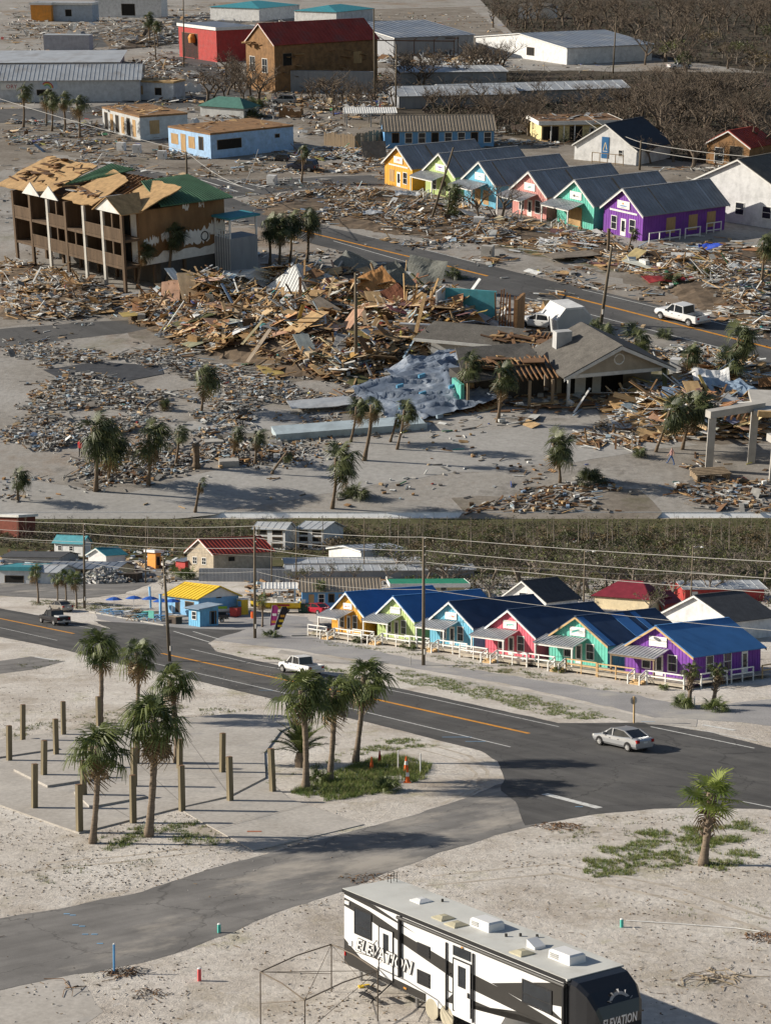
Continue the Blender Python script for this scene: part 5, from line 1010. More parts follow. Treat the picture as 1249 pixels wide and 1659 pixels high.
def car(pl, px, rz, pm, label, kind='sedan', sc=1, name=None, cat=None, group=None):
    p = pl.p(*px); t = thing(name or {'sedan': 'sedan', 'pickup': 'pickup_truck', 'suv': 'suv'}[kind], label, cat or {'sedan': 'car', 'pickup': 'truck', 'suv': 'car'}[kind], pl, p.x, p.y, rz, group)
    t.matrix_world = t.matrix_world @ Matrix.Scale(sc, 4)
    b = G(); gl = G(); rf = G()
    if kind == 'sedan':
        hw = .92
        for a in (1,): b.loft([ring(-2.48, hw*.84, .36, .6, .86), ring(-2.40, hw*.95, .28, .62, 1.0), ring(-1.7, hw, .25, .66, 1.06), ring(-.6, hw, .24, .68, 1.0), ring(.9, hw, .24, .68, .98), ring(1.5, hw, .25, .64, .92), ring(2.2, hw*.96, .26, .55, .78), ring(2.46, hw*.82, .34, .5, .66)])
        st = [(-1.95, .80, 1.04, .9), (-1.05, .74, 1.44, .78), (-.3, .74, 1.50, .76), (.35, .73, 1.47, .76), (1.25, .80, .96, .92)]; wx = (-1.55, 1.5); wr = .33; door = (-.75, .15, 1.05)
    elif kind == 'suv':
        hw = .95
        b.loft([ring(-2.4, hw*.9, .42, .75, 1.1), ring(-2.3, hw, .34, .78, 1.16), ring(-.5, hw, .3, .8, 1.14), ring(1.0, hw, .3, .8, 1.12), ring(1.5, hw, .32, .75, 1.08), ring(2.2, hw*.96, .34, .66, .98), ring(2.42, hw*.84, .42, .62, .84)])
        st = [(-2.34, .82, 1.12, .9), (-2.02, .78, 1.70, .8), (-.4, .78, 1.78, .78), (.4, .76, 1.74, .78), (1.25, .82, 1.12, .92)]; wx = (-1.5, 1.5); wr = .38; door = (-1.2, -.1, 1.0)
    else:
        hw = .99
        b.loft([ring(-.95, hw, .42, .85, 1.18), ring(1.2, hw, .42, .85, 1.18), ring(1.75, hw, .44, .82, 1.16), ring(2.7, hw*.97, .46, .75, 1.06), ring(2.92, hw*.86, .52, .7, .95)])
        st = [(-.98, .84, 1.14, .95), (-.86, .80, 1.84, .85), (.2, .80, 1.92, .84), (.62, .79, 1.88, .84), (1.42, .86, 1.14, .95)]; wx = (-1.85, 1.95); wr = .41; door = (-.75, .2, 1.2)
        bd = G(); bd.box(-2.9, -.96, -hw*.98, hw*.98, .46, .66)
        for y in (-1, 1): bd.box(-2.86, -.96, y*hw if y < 0 else hw-.09, -hw+.09 if y < 0 else hw, .661, 1.18)
        bd.box(-2.93, -2.861, -hw*.97, hw*.97, .62, 1.18); put('cargo_bed', fix(bd.mesh('cargo_bed', pm)), t); put('bed_liner', G().box(-2.85, -.97, -hw+.091, hw-.091, .661, .72).mesh('bed_liner', blackp), t)
        put('rear_bumper', G().box(-3.08, -2.931, -hw*.95, hw*.95, .48, .68).mesh('rear_bumper', steel()), t)
    put('body', fix(b.mesh('body', pm)), t)
    # cabin: dark glass shell, painted roof and pillars
    rings = [[(x, -w*(1.02 if z < 1.2 else 1), z), (x, w*(1.02 if z < 1.2 else 1), z)] for x, w, z, _ in st]
    zb = min(st[0][2], st[-1][2]) - .06; wB = st[0][1]*1.06
    V = [(x, -w, z) for x, w, z, _ in st] + [(x, w, z) for x, w, z, _ in st]; n = len(st)
    V += [(x, -wB, zb) for x, w, z, _ in st] + [(x, wB, zb) for x, w, z, _ in st]
    F = [(i, i+1, n+i+1, n+i) for i in range(n-1)] + [(i, 2*n+i, 2*n+i+1, i+1) for i in range(n-1)] + [(n+i, n+i+1, 3*n+i+1, 3*n+i) for i in range(n-1)] + [(0, n, 3*n, 2*n), (n-1, 3*n-1, 4*n-1, 2*n-1)]
    gl.add(V, F); put('windows', fix(gl.mesh('windows', glass())), t)
    top = st[1:-1]; rf.add([(x, -w*1.01, z+.012) for x, w, z, _ in top] + [(x, w*1.01, z+.012) for x, w, z, _ in top] + [(x, -w*1.01, z-.05) for x, w, z, _ in top] + [(x, w*1.01, z-.05) for x, w, z, _ in top],
        [(i, i+1, len(top)+i+1, len(top)+i) for i in range(len(top)-1)] + [(i, 2*len(top)+i, 2*len(top)+i+1, i+1) for i in range(len(top)-1)] + [(len(top)+i, len(top)+i+1, 3*len(top)+i+1, 3*len(top)+i) for i in range(len(top)-1)]); put('roof', fix(rf.mesh('roof', pm)), t)
    for sg in (-1, 1):
        for i, j in ((0, 1), (n-1, n-2)):
            put('pillar', G().bar((st[i][0], sg*st[i][1]*1.0, st[i][2]), (st[j][0], sg*st[j][1]*1.0, st[j][2]), .09, .09).mesh('pillar', pm), t)
        x = door[1]; put('pillar', G().bar((x, sg*wB*1.0, zb+.05), (x, sg*st[2][1]*1.005, st[2][2]-.03), .09, .06).mesh('pillar', pm), t)
        for q in range(2): put('door_handle', G().box(door[q]+.12, door[q]+.3, sg*hw-.015, sg*hw+.02, zb-.17, zb-.13).mesh('door_handle', blackp), t)
        put('mirror', G().box(st[-1][0]-.35, st[-1][0]-.2, min(sg*hw, sg*(hw+.18)), max(sg*hw, sg*(hw+.18)), zb+.04, zb+.2).mesh('mirror', pm if kind != 'pickup' else blackp), t)
        xr, xf = (-2.49, 2.40) if kind == 'sedan' else ((-2.41, 2.36) if kind == 'suv' else (-2.945, 2.86)); zz = .82 if kind != 'pickup' else .95
        put('taillight', G().box(xr-.005, xr+.16, min(sg*hw*.62, sg*hw*.93), max(sg*hw*.62, sg*hw*.93), zz-.1, zz+.12).mesh('taillight', lampr), t); put('headlight', G().box(xf-.15, xf+.03, min(sg*hw*.5, sg*hw*.84), max(sg*hw*.5, sg*hw*.84), zz-.24, zz-.08).mesh('headlight', lampw), t)
        for x in wx:
            a = G(); k = 12; a.prism([(x + (wr+.07)*math.cos(math.pi*i/(k-1)), sg*(hw+.004), wr + (wr+.07)*math.sin(math.pi*i/(k-1))) for i in range(k)], (0, -sg*.3, 0)); put('wheel_arch', fix(a.mesh('wheel_arch', blackp)), t); wheel(t, x, sg*(hw-.085), wr)
    put('grille', G().box(2.44 if kind != 'pickup' else 2.9, 2.475 if kind != 'pickup' else 2.94, -hw*.45, hw*.45, .5, .68 if kind == 'sedan' else .85).mesh('grille', blackp), t); put('number_plate', G().box(-2.5 if kind != 'pickup' else -2.96, -2.47 if kind != 'pickup' else -2.94, -.18, .18, .68, .8).mesh('number_plate', white()), t)
    return t
wp = carpaint('white_car_paint', (.72,.72,.72)); sp = carpaint('silver_car_paint', (.42,.43,.45), .28, .55); bp = carpaint('black_car_paint', (.018,.019,.024), .2); np_ = carpaint('navy_car_paint', (.014,.018,.035), .25); rp = carpaint('red_car_paint', (.35,.012,.03), .25); gp = carpaint('gold_grey_paint', (.30,.28,.25), .3, .5); dg = carpaint('dark_grey_paint', (.10,.11,.13), .25, .4)
car(LO, (487,1092), 127, wp, 'white pickup truck driving on the main road by the palms', 'pickup'); car(LO, (1008,1211), 124, sp, 'silver sedan driving past the side street junction', 'sedan', 1.06)
t = car(LO, (88,1011), 127, bp, 'black pickup truck with a loaded bed at the crossroads', 'pickup'); put('cargo', G().box(-2.7, -1.2, -.6, .6, .73, 1.3).mesh('cargo', palemetal), t)
car(LO, (98,990), 127, gp, 'grey sedan parked on the sand verge behind the black pickup'); car(LO, (512,994), 130, rp, 'red car parked beside the yellow boat'); car(LO, (527,1026), 115, dg, 'dark grey car parked at the yellow cottage corner', 'sedan', .85); car(LO, (197,925), 20, wp, 'white pickup far off on the back street', 'pickup', .9)
car(LO, (962,884), 20, bp, 'black truck parked in the clearing of the wood', 'pickup', 1.4)
car(UP, (1103,521), 128, wp, 'white pickup truck driving through the wrecked town', 'pickup', 1.1); car(UP, (490,276), 158, np_, 'dark navy SUV parked by the lone palm', 'suv', 1.15); car(UP, (876,530), 150, wp, 'white sedan stranded behind the roofless house', 'sedan', 1.1)
car(UP, (870+230,111), 20, wp, 'old white pickup abandoned by the big warehouse', 'pickup', 1.2); car(UP, (460,168), 170, sp, 'pale blue van wreck at the foot of the metal fence', 'suv', 1.2, 'van', 'van')
car(UP, (455,260), 160, bp, 'black utility cart parked behind the dark SUV', 'suv', .7)
# ---------- fifth-wheel camper
def camper():
    X0, Y0 = -1.84, 70.8; H = 4.0; L = 14.8; w = 2.75
    t = thing('camper_trailer', 'long white and charcoal fifth-wheel camper with lettered side', 'camper', LO, X0 + .816*0, Y0, -54.7)
    wm = mat('camper_white', (.70,.70,.70), .35, var=.04, spec=.5); ch = mat('charcoal_decal', (.038,.036,.034), .35, var=.1); rfm = mat('camper_roof', (.56,.56,.53), .6, var=.08, sc=.6, stain=(.42,.40,.36), amt=.5)
    # local: x forward, visible side at y=0, far side at y=+w
    g = G(); g.prism([(0,0,.6), (10.6,0,.6), (11.4,0,1.7), (L,0,1.9), (L,0,H-.08), (0,0,H-.08)], (0,w,0)); put('body', fix(g.mesh('body', wm)), t)
    put('roof', G().box(-.05, L+.1, -.06, w+.06, H-.079, H).mesh('roof', rfm), t); put('roof_gutter', G().box(-.06, L, -.09, -.061, H-.16, H-.02).mesh('roof_gutter', blackp), t)
    # dark rounded front cap
    rings = []
    for q, (x, z0, z1, wi) in enumerate(((L+.002, 1.9, H-.02, 0), (L+.5, 1.9, H-.08, .02), (L+1.0, 1.95, H-.35, .10), (L+1.35, 2.1, H-.8, .22), (L+1.5, 2.4, H-1.25, .36))):
        rings.append([(x, wi, z0), (x, w-wi, z0), (x, w-wi, z1-.12), (x, w-wi-.12, z1), (x, wi+.12, z1), (x, wi, z1-.12)])
    g = G(); g.loft(rings); put('front_cap', fix(g.mesh('front_cap', mat('cap_black', (.012,.013,.016), .18, var=.1, spec=.6))), t)
    e = -.006
    def decal(pts, m=ch, nm='decal', th=.005): put(nm, fix(G().prism([(x, -.001, z) for x, z in pts], (0, -th, 0)).mesh(nm, m)), t)
    decal([(0,3.60), (2,3.45), (4.6,3.05), (8,2.70), (11,2.55), (14.8,2.1), (14.8,1.95), (12,1.92), (8.5,2.02), (5,2.55), (2.2,3.02), (0,3.22)])
    decal([(0,3.86), (2.4,3.78), (5.4,3.30), (4.6,3.38), (2,3.62), (0,3.74)]); decal([(0,1.75), (1.3,1.2), (3.4,.98), (6.1,.95), (6.1,.61), (0,.61)])
    decal([(8,1.55), (10.5,1.60), (12.2,1.85), (14.8,1.93), (12,1.94), (10.2,1.45), (8.8,1.2), (7.4,1.0)]); decal([(10.4,2.6), (13.2,3.4), (14.8,3.82), (14.8,2.9), (13.6,2.7), (14.8,2.3), (12,2.45)], ch)
    for (x0, x1, z0, z1) in ((.9,2.1,2.25,3.3), (12.35,13.95,2.45,3.25)):
        o = put('window', G().box(x0, x1, -.035, -.006, z0, z1).mesh('window', glass()), t); g = G(); f = .06
        g.box(x0-f, x1+f, -.045, -.007, z1, z1+f).box(x0-f, x1+f, -.045, -.007, z0-f, z0).box(x0-f, x0, -.045, -.007, z0, z1).box(x1, x1+f, -.045, -.007, z0, z1).box(x0, x1, -.042, -.0355, z0+.3, z0+.34); put('window_frame', g.mesh('window_frame', blackp), o)
    for (x0, x1) in ((2.75,3.75), (8.0,9.1)):
        o = put('door', G().box(x0, x1, -.03, -.006, .85, 2.95).mesh('door', wm), t); g = G()
        for q in ((x0-.04, x0, .8, 3.0), (x1, x1+.04, .8, 3.0), (x0, x1, 2.95, 3.0)): g.box(q[0], q[1], -.05, -.007, q[2], q[3])
        put('door_frame', g.mesh('door_frame', blackp), o); put('door_window', G().box(x0+.3, x1-.3, -.04, -.0301, 1.9, 2.75).mesh('door_window', glass()), o); put('door_handle', G().box(x1-.16, x1-.06, -.07, -.0302, 1.6, 1.8).mesh('door_handle', blackp), o)
        put('grab_handle', G().tube([(x0-.2,-.02,1.5),(x0-.2,-.14,1.6),(x0-.2,-.14,2.2),(x0-.2,-.02,2.3)], .025, 5).mesh('grab_handle', blackp), t)
    for (x0, x1, z0, z1) in ((5.5,6.4,2.5,3.0), (5.5,6.4,1.25,1.85)):
        g = G(); g.box(x0, x1, -.03, -.006, z0, z1)
        for q in range(4): g.box(x0+.04, x1-.04, -.05, -.0301, z0+.06+q*(z1-z0)/4.2, z0+.12+q*(z1-z0)/4.2)
        put('vent_grille', g.mesh('vent_grille', blackp), t)
    put('upper_window', G().box(7.95, 9.1, -.03, -.006, 3.1, 3.5).mesh('upper_window', glass()), t); put('marker_lamp', G().box(8.5, 8.62, -.05, -.0305, 3.52, 3.58).mesh('marker_lamp', lineorange), t); put('porch_lamp', G().box(.1, .45, -.06, -.007, 3.35, 3.5).mesh('porch_lamp', lampw), t); put('tail_lamp', G().box(.05, .15, -.04, -.007, 1.0, 1.2).mesh('tail_lamp', lampr), t); put('amber_lamp', G().box(4.55, 4.75, -.04, -.007, .75, .82).mesh('amber_lamp', lineorange), t); put('plug_cover', G().box(.4, .65, -.05, -.007, 1.55, 1.8).mesh('plug_cover', wm), t)
    # folded awning arms and roller
    for a in (4.35, 14.75): put('awning_arm', G().box(a-.05, a+.05, -.16, -.007, 1.2 if a < 5 else 1.95, H-.2).mesh('awning_arm', blackp), t)
    put('awning_roller', G().tube([(4.2,-.12,H-.26),(14.85,-.12,H-.26)], .075, 8).mesh('awning_roller', wm if False else ch), t)
    for x in (7.55, 9.3): put('door_rail', G().box(x-.03, x+.03, -.09, -.03, .7, 3.5).mesh('door_rail', blackp), t)
    # lettering
    for nm, bold, dy, m in (('letter_outline', .035, -.058, ch), ('lettering', .004, -.066, wm)):
        me = text_mesh('ELEVATION', .78, .3, .003, bold); me.materials.clear(); me.materials.append(m); put(nm, me, t, Matrix.Translation((.98, dy, 1.52)) @ Matrix.Rotation(R(90), 4, 'X') @ Matrix.Diagonal((1.02,1,1,1)))
    sm = mat('silver_letter', (.55,.56,.58), .3, .3)
    for nm, bold, d, m in (('cap_lettering', .01, .03, sm),):
        me = text_mesh('ELEVATION', .46, .25, .004, bold); me.materials.clear(); me.materials.append(m); put(nm, me, t, Matrix.Translation((L+1.53, .40, 2.44)) @ Matrix.Rotation(R(90), 4, 'Z') @ Matrix.Rotation(R(84), 4, 'X') @ Matrix.Diagonal((.72,1,1,1)))
    g = G(); rr = [(.62, .50)]
    for r0, r1 in rr: g.prism([(0, r0*math.cos(a)*1.0, r0*math.sin(a)) for a in [i*math.pi/10 for i in range(11)]] + [(0, r1*math.cos(a), r1*math.sin(a)) for a in [i*math.pi/10 for i in range(10,-1,-1)]], (.012,0,0))
    for i in range(5): g.bar((.006, .70*math.cos(.5+i*.52), .70*math.sin(.5+i*.52)), (.006, .56*math.cos(.5+i*.52), .56*math.sin(.5+i*.52)), .14, .012)
    put('cap_emblem', fix(g.mesh('cap_emblem', mat('grey_emblem', (.30,.30,.31), .4))), t, Matrix.Translation((L+1.40, w/2+.1, 2.98)) @ Matrix.Rotation(R(-24), 4, 'Y'))
    # roof fittings
    def ac(x, y):
        o = put('air_conditioner', fix(G().loft([[(a, b, z) for a, b in ((x-sx,y-sy),(x+sx,y-sy),(x+sx,y+sy),(x-sx,y+sy))] for z, sx, sy in ((H,.62,.42),(H+.30,.60,.40),(H+.36,.52,.33))]).mesh('air_conditioner', wm)), t)
        for q in range(3): put('louvre', G().box(x-.50, x-.05, y-.44, y-.415, H+.07+q*.07, H+.11+q*.07).mesh('louvre', mat('louvre_grey', (.35,.35,.34))), o)
    ac(8.2, 1.55); ac(13.2, 1.45)
    tanv = mat('tan_vent', (.46,.42,.30), .5)
    for x, y, m in ((6.15,.85,tanv), (7.2,.72,tanv), (11.6,.55,tanv), (3.6,1.6,wm)): put('roof_vent', fix(G().loft([[(x-s,y-s,z),(x+s,y-s,z),(x+s,y+s,z),(x-s,y+s,z)] for z, s in ((H,.36),(H+.05,.36),(H+.14,.14))]).mesh('roof_vent', m)), t)
    g = G(); g.prism([(11.1,1.2,H),(11.6,1.2,H),(11.6,1.2,H+.1),(11.1,1.2,H+.32)], (0,.55,0)); put('roof_hatch', fix(g.mesh('roof_hatch', wm)), t)
    for x, y in ((4.2,2.3), (9.9,1.9), (10.4,2.35), (9.6,1.4), (12.2,1.9)): put('roof_pipe', G().tube([(x,y,H),(x,y,H+.12)], .06, 6).mesh('roof_pipe', ch), t)
    g = G(); g.tube([(.25,2.2,H),(.25,2.2,H+.4),(.3,2.5,H+.45),(.3,2.5,H)], .02, 4).tube([(.5,2.2,H),(.5,2.2,H+.4),(.55,2.5,H+.45),(.55,2.5,H)], .02, 4); put('ladder_hoop', g.mesh('ladder_hoop', blackp), t)
    # running gear
    for x in (6.5, 7.5): 
        for y in (.2, w-.2): wheel(t, x, y, .42, .26)
    for x in (6.5, 7.5):
        g = G(); g.loft([[(x + q*math.cos(2*math.pi*i/14), d, .42 + q*math.sin(2*math.pi*i/14)) for i in range(14)] for q, d in ((.44,.05),(.44,.0),(.36,-.01))]); put('tyre_cover', fix(g.mesh('tyre_cover', mat('canvas_cover', (.42,.38,.29), .9))), t)
    for i in range(3): put('entry_step', G().box(2.75, 3.7, -.3-.28*i-.26, -.3-.28*i, .7-.22*i, .74-.22*i).mesh('entry_step', blackp), t)
    put('step_frame', G().bar((2.8,-.02,.72), (2.8,-1.1,.1), .04, .04).bar((3.65,-.02,.72), (3.65,-1.1,.1), .04, .04).mesh('step_frame', blackp), t)
    for x in (.8, 5, 10.2): put('support_jack', G().box(x-.06, x+.06, .3, .42, -.02, .6).mesh('support_jack', steel()), t)
    put('chassis', G().box(.2, 10.6, .4, w-.4, .42, .6).mesh('chassis', blackp), t); put('landing_leg', G().box(12.8, 12.95, .4, .55, -.02, 1.9).mesh('landing_leg', blackp), t); put('landing_leg', G().box(12.8, 12.95, w-.55, w-.4, -.02, 1.9).mesh('landing_leg', blackp), t)
camper()
p = LO.p(590, 1600); o = G().box(-.25,.25,-.12,.12,0,.08).build('yellow_chock', yellowroof, M=LO.M(p.x, p.y, 20)); tag(o, 'small yellow block on the sand by the camper steps', 'block')
# =====================================================================  STORM DEBRIS (upper town)
rd = random.Random(99)
TAN = [(.50,.34,.18),(.42,.26,.12),(.55,.40,.24),(.36,.21,.10),(.46,.30,.15),(.60,.46,.30)]; BRN = [(.22,.12,.06),(.16,.09,.05),(.27,.16,.08),(.12,.08,.05)]; WHT = [(.66,.66,.64),(.58,.58,.56),(.70,.69,.66)]; GRY = [(.29,.28,.265),(.20,.195,.185),(.35,.335,.31),(.40,.385,.355),(.25,.225,.20)]; BLU = [(.28,.36,.44),(.40,.50,.56),(.22,.30,.42)]; ODD = [(.35,.06,.05),(.06,.30,.30),(.10,.14,.40),(.55,.50,.15),(.05,.2,.1)]
def inpoly(p, P):
    c = False; j = len(P) - 1
    for i in range(len(P)):
        a, b = P[i], P[j]
        if (a.y > p.y) != (b.y > p.y) and p.x < (b.x - a.x)*(p.y - a.y)/(b.y - a.y) + a.x: c = not c
        j = i
    return c
def edist(p, P):
    m = 1e9
    for i in range(len(P)):
        a, b = P[i-1], P[i]; d = b - a; t = max(0, min(1, (p - a).dot(d)/d.length_squared)); m = min(m, (a + d*t - p).length)
    return m
RDP = [UP.p(*q) for q in [(300,290),(430,341),(540,371),(690,405),(860,448),(1000,479),(1249,542),(1320,561),(1320,612),(1249,589),(1040,537),(860,493),(700,451),(560,409),(430,369),(330,340)]]
BUCKET = {}     # kind -> list of (matrix, size, colour, field)
STUFF = G()
def heap(px, n, hmax, mixw, size=1.0, field='', slope=5.0, mound=True, sheets=.12, blocks=.1, big=0):
    P = [UP.p(*q) for q in px]; x0, x1 = min(p.x for p in P), max(p.x for p in P); y0, y1 = min(p.y for p in P), max(p.y for p in P)
    def hz(p):
        e = edist(p, P) if inpoly(p, P) else 0
        return hmax*min(1, e/slope)**.8*(.55 + .65*(noise.noise(Vector((p.x*.16, p.y*.16, 3))) + .35)) if e else 0
    if mound and hmax > .5:
        g = G(); nx, ny = max(6, int((x1-x0)/1.3)), max(6, int((y1-y0)/1.3)); vs = []
        for j in range(ny+1):
            for i in range(nx+1):
                p = Vector((x0+(x1-x0)*i/nx, y0+(y1-y0)*j/ny)); h = hz(p)*.85; vs.append((p.x, p.y, h + rd.uniform(-.1,.15) if h > 0 else -.15))
        g.add(vs, [(j*(nx+1)+i, j*(nx+1)+i+1, (j+1)*(nx+1)+i+1, (j+1)*(nx+1)+i) for j in range(ny) for i in range(nx) if max(vs[q][2] for q in (j*(nx+1)+i, j*(nx+1)+i+1, (j+1)*(nx+1)+i+1, (j+1)*(nx+1)+i)) > 0])
        o = g.build('rubble_mound', mat('rubble_earth', (.13,.095,.065), .95, var=.5, sc=.8, bump=.8, bsc=3)); o.matrix_world = HM; tag(o, 'compacted splintered rubble under the %s' % field, kind='stuff')
    pal = [c for c, w in mixw for _ in range(w)]
    k = 0; tr = 0
    main = rd.uniform(0, 180)
    while k < n and tr < n*14:
        tr += 1; p = Vector((rd.uniform(x0,x1), rd.uniform(y0,y1)))
        if not inpoly(p, P) or (inpoly(p, RDP) and rd.random() > .04): continue
        dens = noise.noise(Vector((p.x*.12, p.y*.12, 9))) + .5*noise.noise(Vector((p.x*.5, p.y*.5, 4)))
        if rd.random() > ((.30 if hmax < .6 else .5) + (2.0 if hmax < .6 else 1.3)*dens)*min(1, .15 + edist(p, P)/(7 if hmax < .6 else 2.5)): continue
        k += 1; h = hz(p); fam = rd.choice(pal); kf = rd.uniform(.7,1.2); col = tuple(min(.8, c*kf) for c in rd.choice(fam)); r = rd.random()
        if r < sheets: sx, sy, sz, kind = rd.uniform(.9,2.4)*size, rd.uniform(.6,1.25)*size, .03, 'sheet'
        elif r < sheets + blocks: sx, sy, sz, kind = rd.uniform(.3,.8)*size, rd.uniform(.2,.5)*size, rd.uniform(.15,.4)*size, 'block'
        else: sx, sy, sz, kind = rd.uniform(.5,2.6)*size*(1.5 if rd.random() < .12 else 1), rd.uniform(.08,.22)*size, rd.uniform(.04,.10), 'plank'
        yaw = (main + 60*noise.noise(Vector((p.x*.08, p.y*.08, 7))) + rd.gauss(0, 32)) if kind == 'plank' else rd.uniform(0,180)
        tilt = rd.gauss(0, 5 if h < .6 else 11) if rd.random() > .03 else rd.uniform(20,55)*rd.choice((-1,1))
        z = h*rd.uniform(.82,1.08) + sz/2 + .02 + abs(math.sin(R(tilt)))*sx*.42
        M = Matrix.Translation((p.x, p.y, z)) @ Euler((R(rd.gauss(0,8) if kind != 'block' else rd.gauss(0,5)), R(tilt if kind != 'block' else tilt*.3), R(yaw))).to_matrix().to_4x4()
        if kind != 'block' and sx*sy > (.45 if kind == 'plank' else 1.5) and rd.random() < .8: BUCKET.setdefault(kind, []).append((M, (sx,sy,sz), col, field))
        else: STUFF.col = col; STUFF.obox(M, sx, sy, sz)
W_, B_, T_, G_, U_, O_ = WHT, BRN, TAN, GRY, BLU, ODD
heap([(188,486),(300,468),(420,456),(560,448),(660,462),(760,492),(826,516),(800,560),(720,588),(640,606),(540,618),(430,600),(300,562),(210,520)], 9000, 2.5, [(T_,20),(B_,8),(W_,5),(G_,4),(U_,2),(O_,1)], 1.1, 'long plank heap below the motel', 7)
MAINP = [(188,486),(300,468),(420,456),(560,448),(660,462),(760,492),(826,516),(800,560),(720,588),(640,606),(540,618),(430,600),(300,562),(210,520)]
heap(MAINP, 620, 2.7, [(T_,12),(B_,5),(W_,4),(G_,3),(U_,1)], 2.1, 'long plank heap below the motel', 7, False, .38, .05)
heap([(430,470),(560,452),(700,480),(800,520),(780,560),(640,590),(480,580)], 500, 3.0, [(T_,12),(B_,5),(W_,3)], 1.9, 'tallest part of the plank heap', 5, False, .2, .03)
heap([(970,650),(1060,628),(1130,606),(1250,598),(1250,706),(1130,716),(1000,690)], 170, 2.0, [(T_,7),(B_,3),(W_,3),(U_,2)], 2.1, 'debris heap beside the ranch house', 5, False, .4, .05)
heap([(640,318),(760,340),(960,384),(1050,408),(1250,400),(1250,446),(1020,442),(900,415),(760,374),(650,340)], 150, .7, [(T_,5),(B_,4),(W_,5),(G_,3)], 1.9, 'debris in front of the cottage row', 5, False, .4, .05)
heap([(970,650),(1060,628),(1130,606),(1250,598),(1250,706),(1130,716),(1000,690)], 2300, 1.9, [(T_,7),(B_,3),(W_,3),(U_,2),(G_,2)], 1.15, 'debris heap beside the ranch house', 5)
heap([(-20,580),(160,556),(300,560),(420,596),(520,640),(440,680),(300,690),(120,690),(-20,690)], 1900, .4, [(G_,22),(W_,4),(U_,2),(T_,4),(B_,5)], .52, 'grey rubble spread around the dark slab', 8, False, .1, .45)
heap([(-20,700),(140,676),(300,664),(470,680),(500,744),(280,776),(150,790),(-20,780)], 1700, .4, [(G_,22),(W_,4),(U_,2),(T_,4),(B_,5)], .50, 'pale rubble behind the lot palms', 6, False, .1, .42)
heap([(0,424),(60,428),(200,470),(196,500),(120,520),(0,516)], 1400, 1.3, [(T_,5),(B_,3),(W_,4),(G_,3)], 1.0, 'wreckage in front of the motel balconies', 5)
heap([(400,326),(520,306),(640,308),(760,345),(900,392),(800,398),(640,380),(520,362),(430,350)], 2600, .75, [(T_,5),(B_,4),(W_,4),(G_,4),(B_,2),(U_,1)], .85, 'debris strip between road and cottages', 5)
heap([(640,318),(760,340),(960,384),(1050,408),(1250,400),(1250,446),(1020,442),(900,415),(760,374),(650,340)], 2600, .7, [(T_,5),(B_,4),(W_,5),(G_,4),(B_,2),(U_,1)], .85, 'debris in front of the cottage row', 5)
heap([(1030,448),(1120,428),(1250,436),(1250,556),(1180,520),(1090,478)], 1800, 1.1, [(T_,5),(B_,4),(W_,5),(G_,3),(O_,1)], 1.0, 'debris past the purple cottage', 5)
heap([(170,232),(260,252),(350,268),(480,262),(620,262),(640,246),(500,236),(470,250),(340,262),(230,232)], 1100, .5, [(T_,4),(B_,3),(W_,6),(G_,3),(U_,3),(O_,1)], 1.05, 'litter around the baby blue building', 4, False)
heap([(8,192),(160,200),(180,232),(130,246),(8,232)], 1000, .5, [(T_,3),(B_,3),(W_,5),(G_,4),(U_,2),(O_,1)], 1.0, 'litter behind the motel roofs', 5, False)
heap([(145,184),(230,172),(300,184),(300,196),(220,202)], 500, 1.0, [(B_,6),(T_,3),(G_,2)], 1.2, 'torn roof timbers on the roofless motel wing', 4, False)
heap([(160,52),(280,48),(290,70),(180,82)], 600, 2.2, [(G_,5),(W_,5),(T_,2)], 1.5, 'rubble heap at the hilltop lot', 8)
heap([(590,92),(760,78),(830,100),(800,118),(640,112)], 900, 1.6, [(W_,6),(T_,4),(G_,3),(B_,3)], 1.7, 'rubble around the steel pavilion frame', 8, False)
heap([(420,160),(640,152),(640,182),(420,190)], 800, .7, [(W_,3),(T_,4),(G_,3),(B_,3),(O_,1)], 1.3, 'litter below the metal fence', 8, False)
heap([(720,806),(900,786),(1060,770),(1250,780),(1250,832),(720,832)], 700, .12, [(B_,8),(T_,2),(G_,7),(W_,2),(U_,1)], .6, 'litter on the brown dirt lot', 6, False, .05, .3)
heap([(830,690),(1010,672),(1160,724),(1130,764),(1000,760)], 450, .12, [(B_,6),(T_,3),(G_,4),(W_,3)], .7, 'litter along the dirt track', 6, False)
heap([(850,470),(960,460),(900,520),(840,520)], 500, .6, [(T_,4),(B_,3),(W_,3),(G_,3)], .9, 'litter around the stranded sedan', 4, False)
heap([(960,560),(1180,560),(1200,600),(1100,640),(1000,620)], 500, .3, [(T_,3),(B_,3),(W_,4),(G_,3)], .8, 'litter on the lawn', 4, False)
heap([(-20,540),(420,600),(640,640),(640,760),(300,800),(-20,820)], 3200, .0, [(G_,16),(W_,4),(B_,5),(T_,4),(U_,1)], .34, 'fine pale scatter on the lot', 1, False, .08, .55)
heap([(-20,300),(240,210),(650,290),(1250,410),(1250,800),(600,830),(0,820)], 4200, .0, [(G_,5),(B_,3),(W_,3),(T_,3),(U_,1),(O_,1)], .42, 'scattered bits', 1, False, .1, .4)
heap([(-20,250),(-20,20),(780,20),(1000,110),(640,200),(420,280)], 2200, .0, [(G_,4),(W_,4),(T_,3),(B_,3),(O_,1)], .95, 'scattered bits up the hill', 1, False, .15, .4)
heap([(150,440),(420,330),(700,300),(1250,400),(1250,740),(1000,720),(700,690),(430,650),(200,540)], 1900, .12, [(T_,7),(B_,5),(W_,4),(G_,5),(U_,1)], .95, 'loose wreckage between the heaps', 1, False, .2, .15)
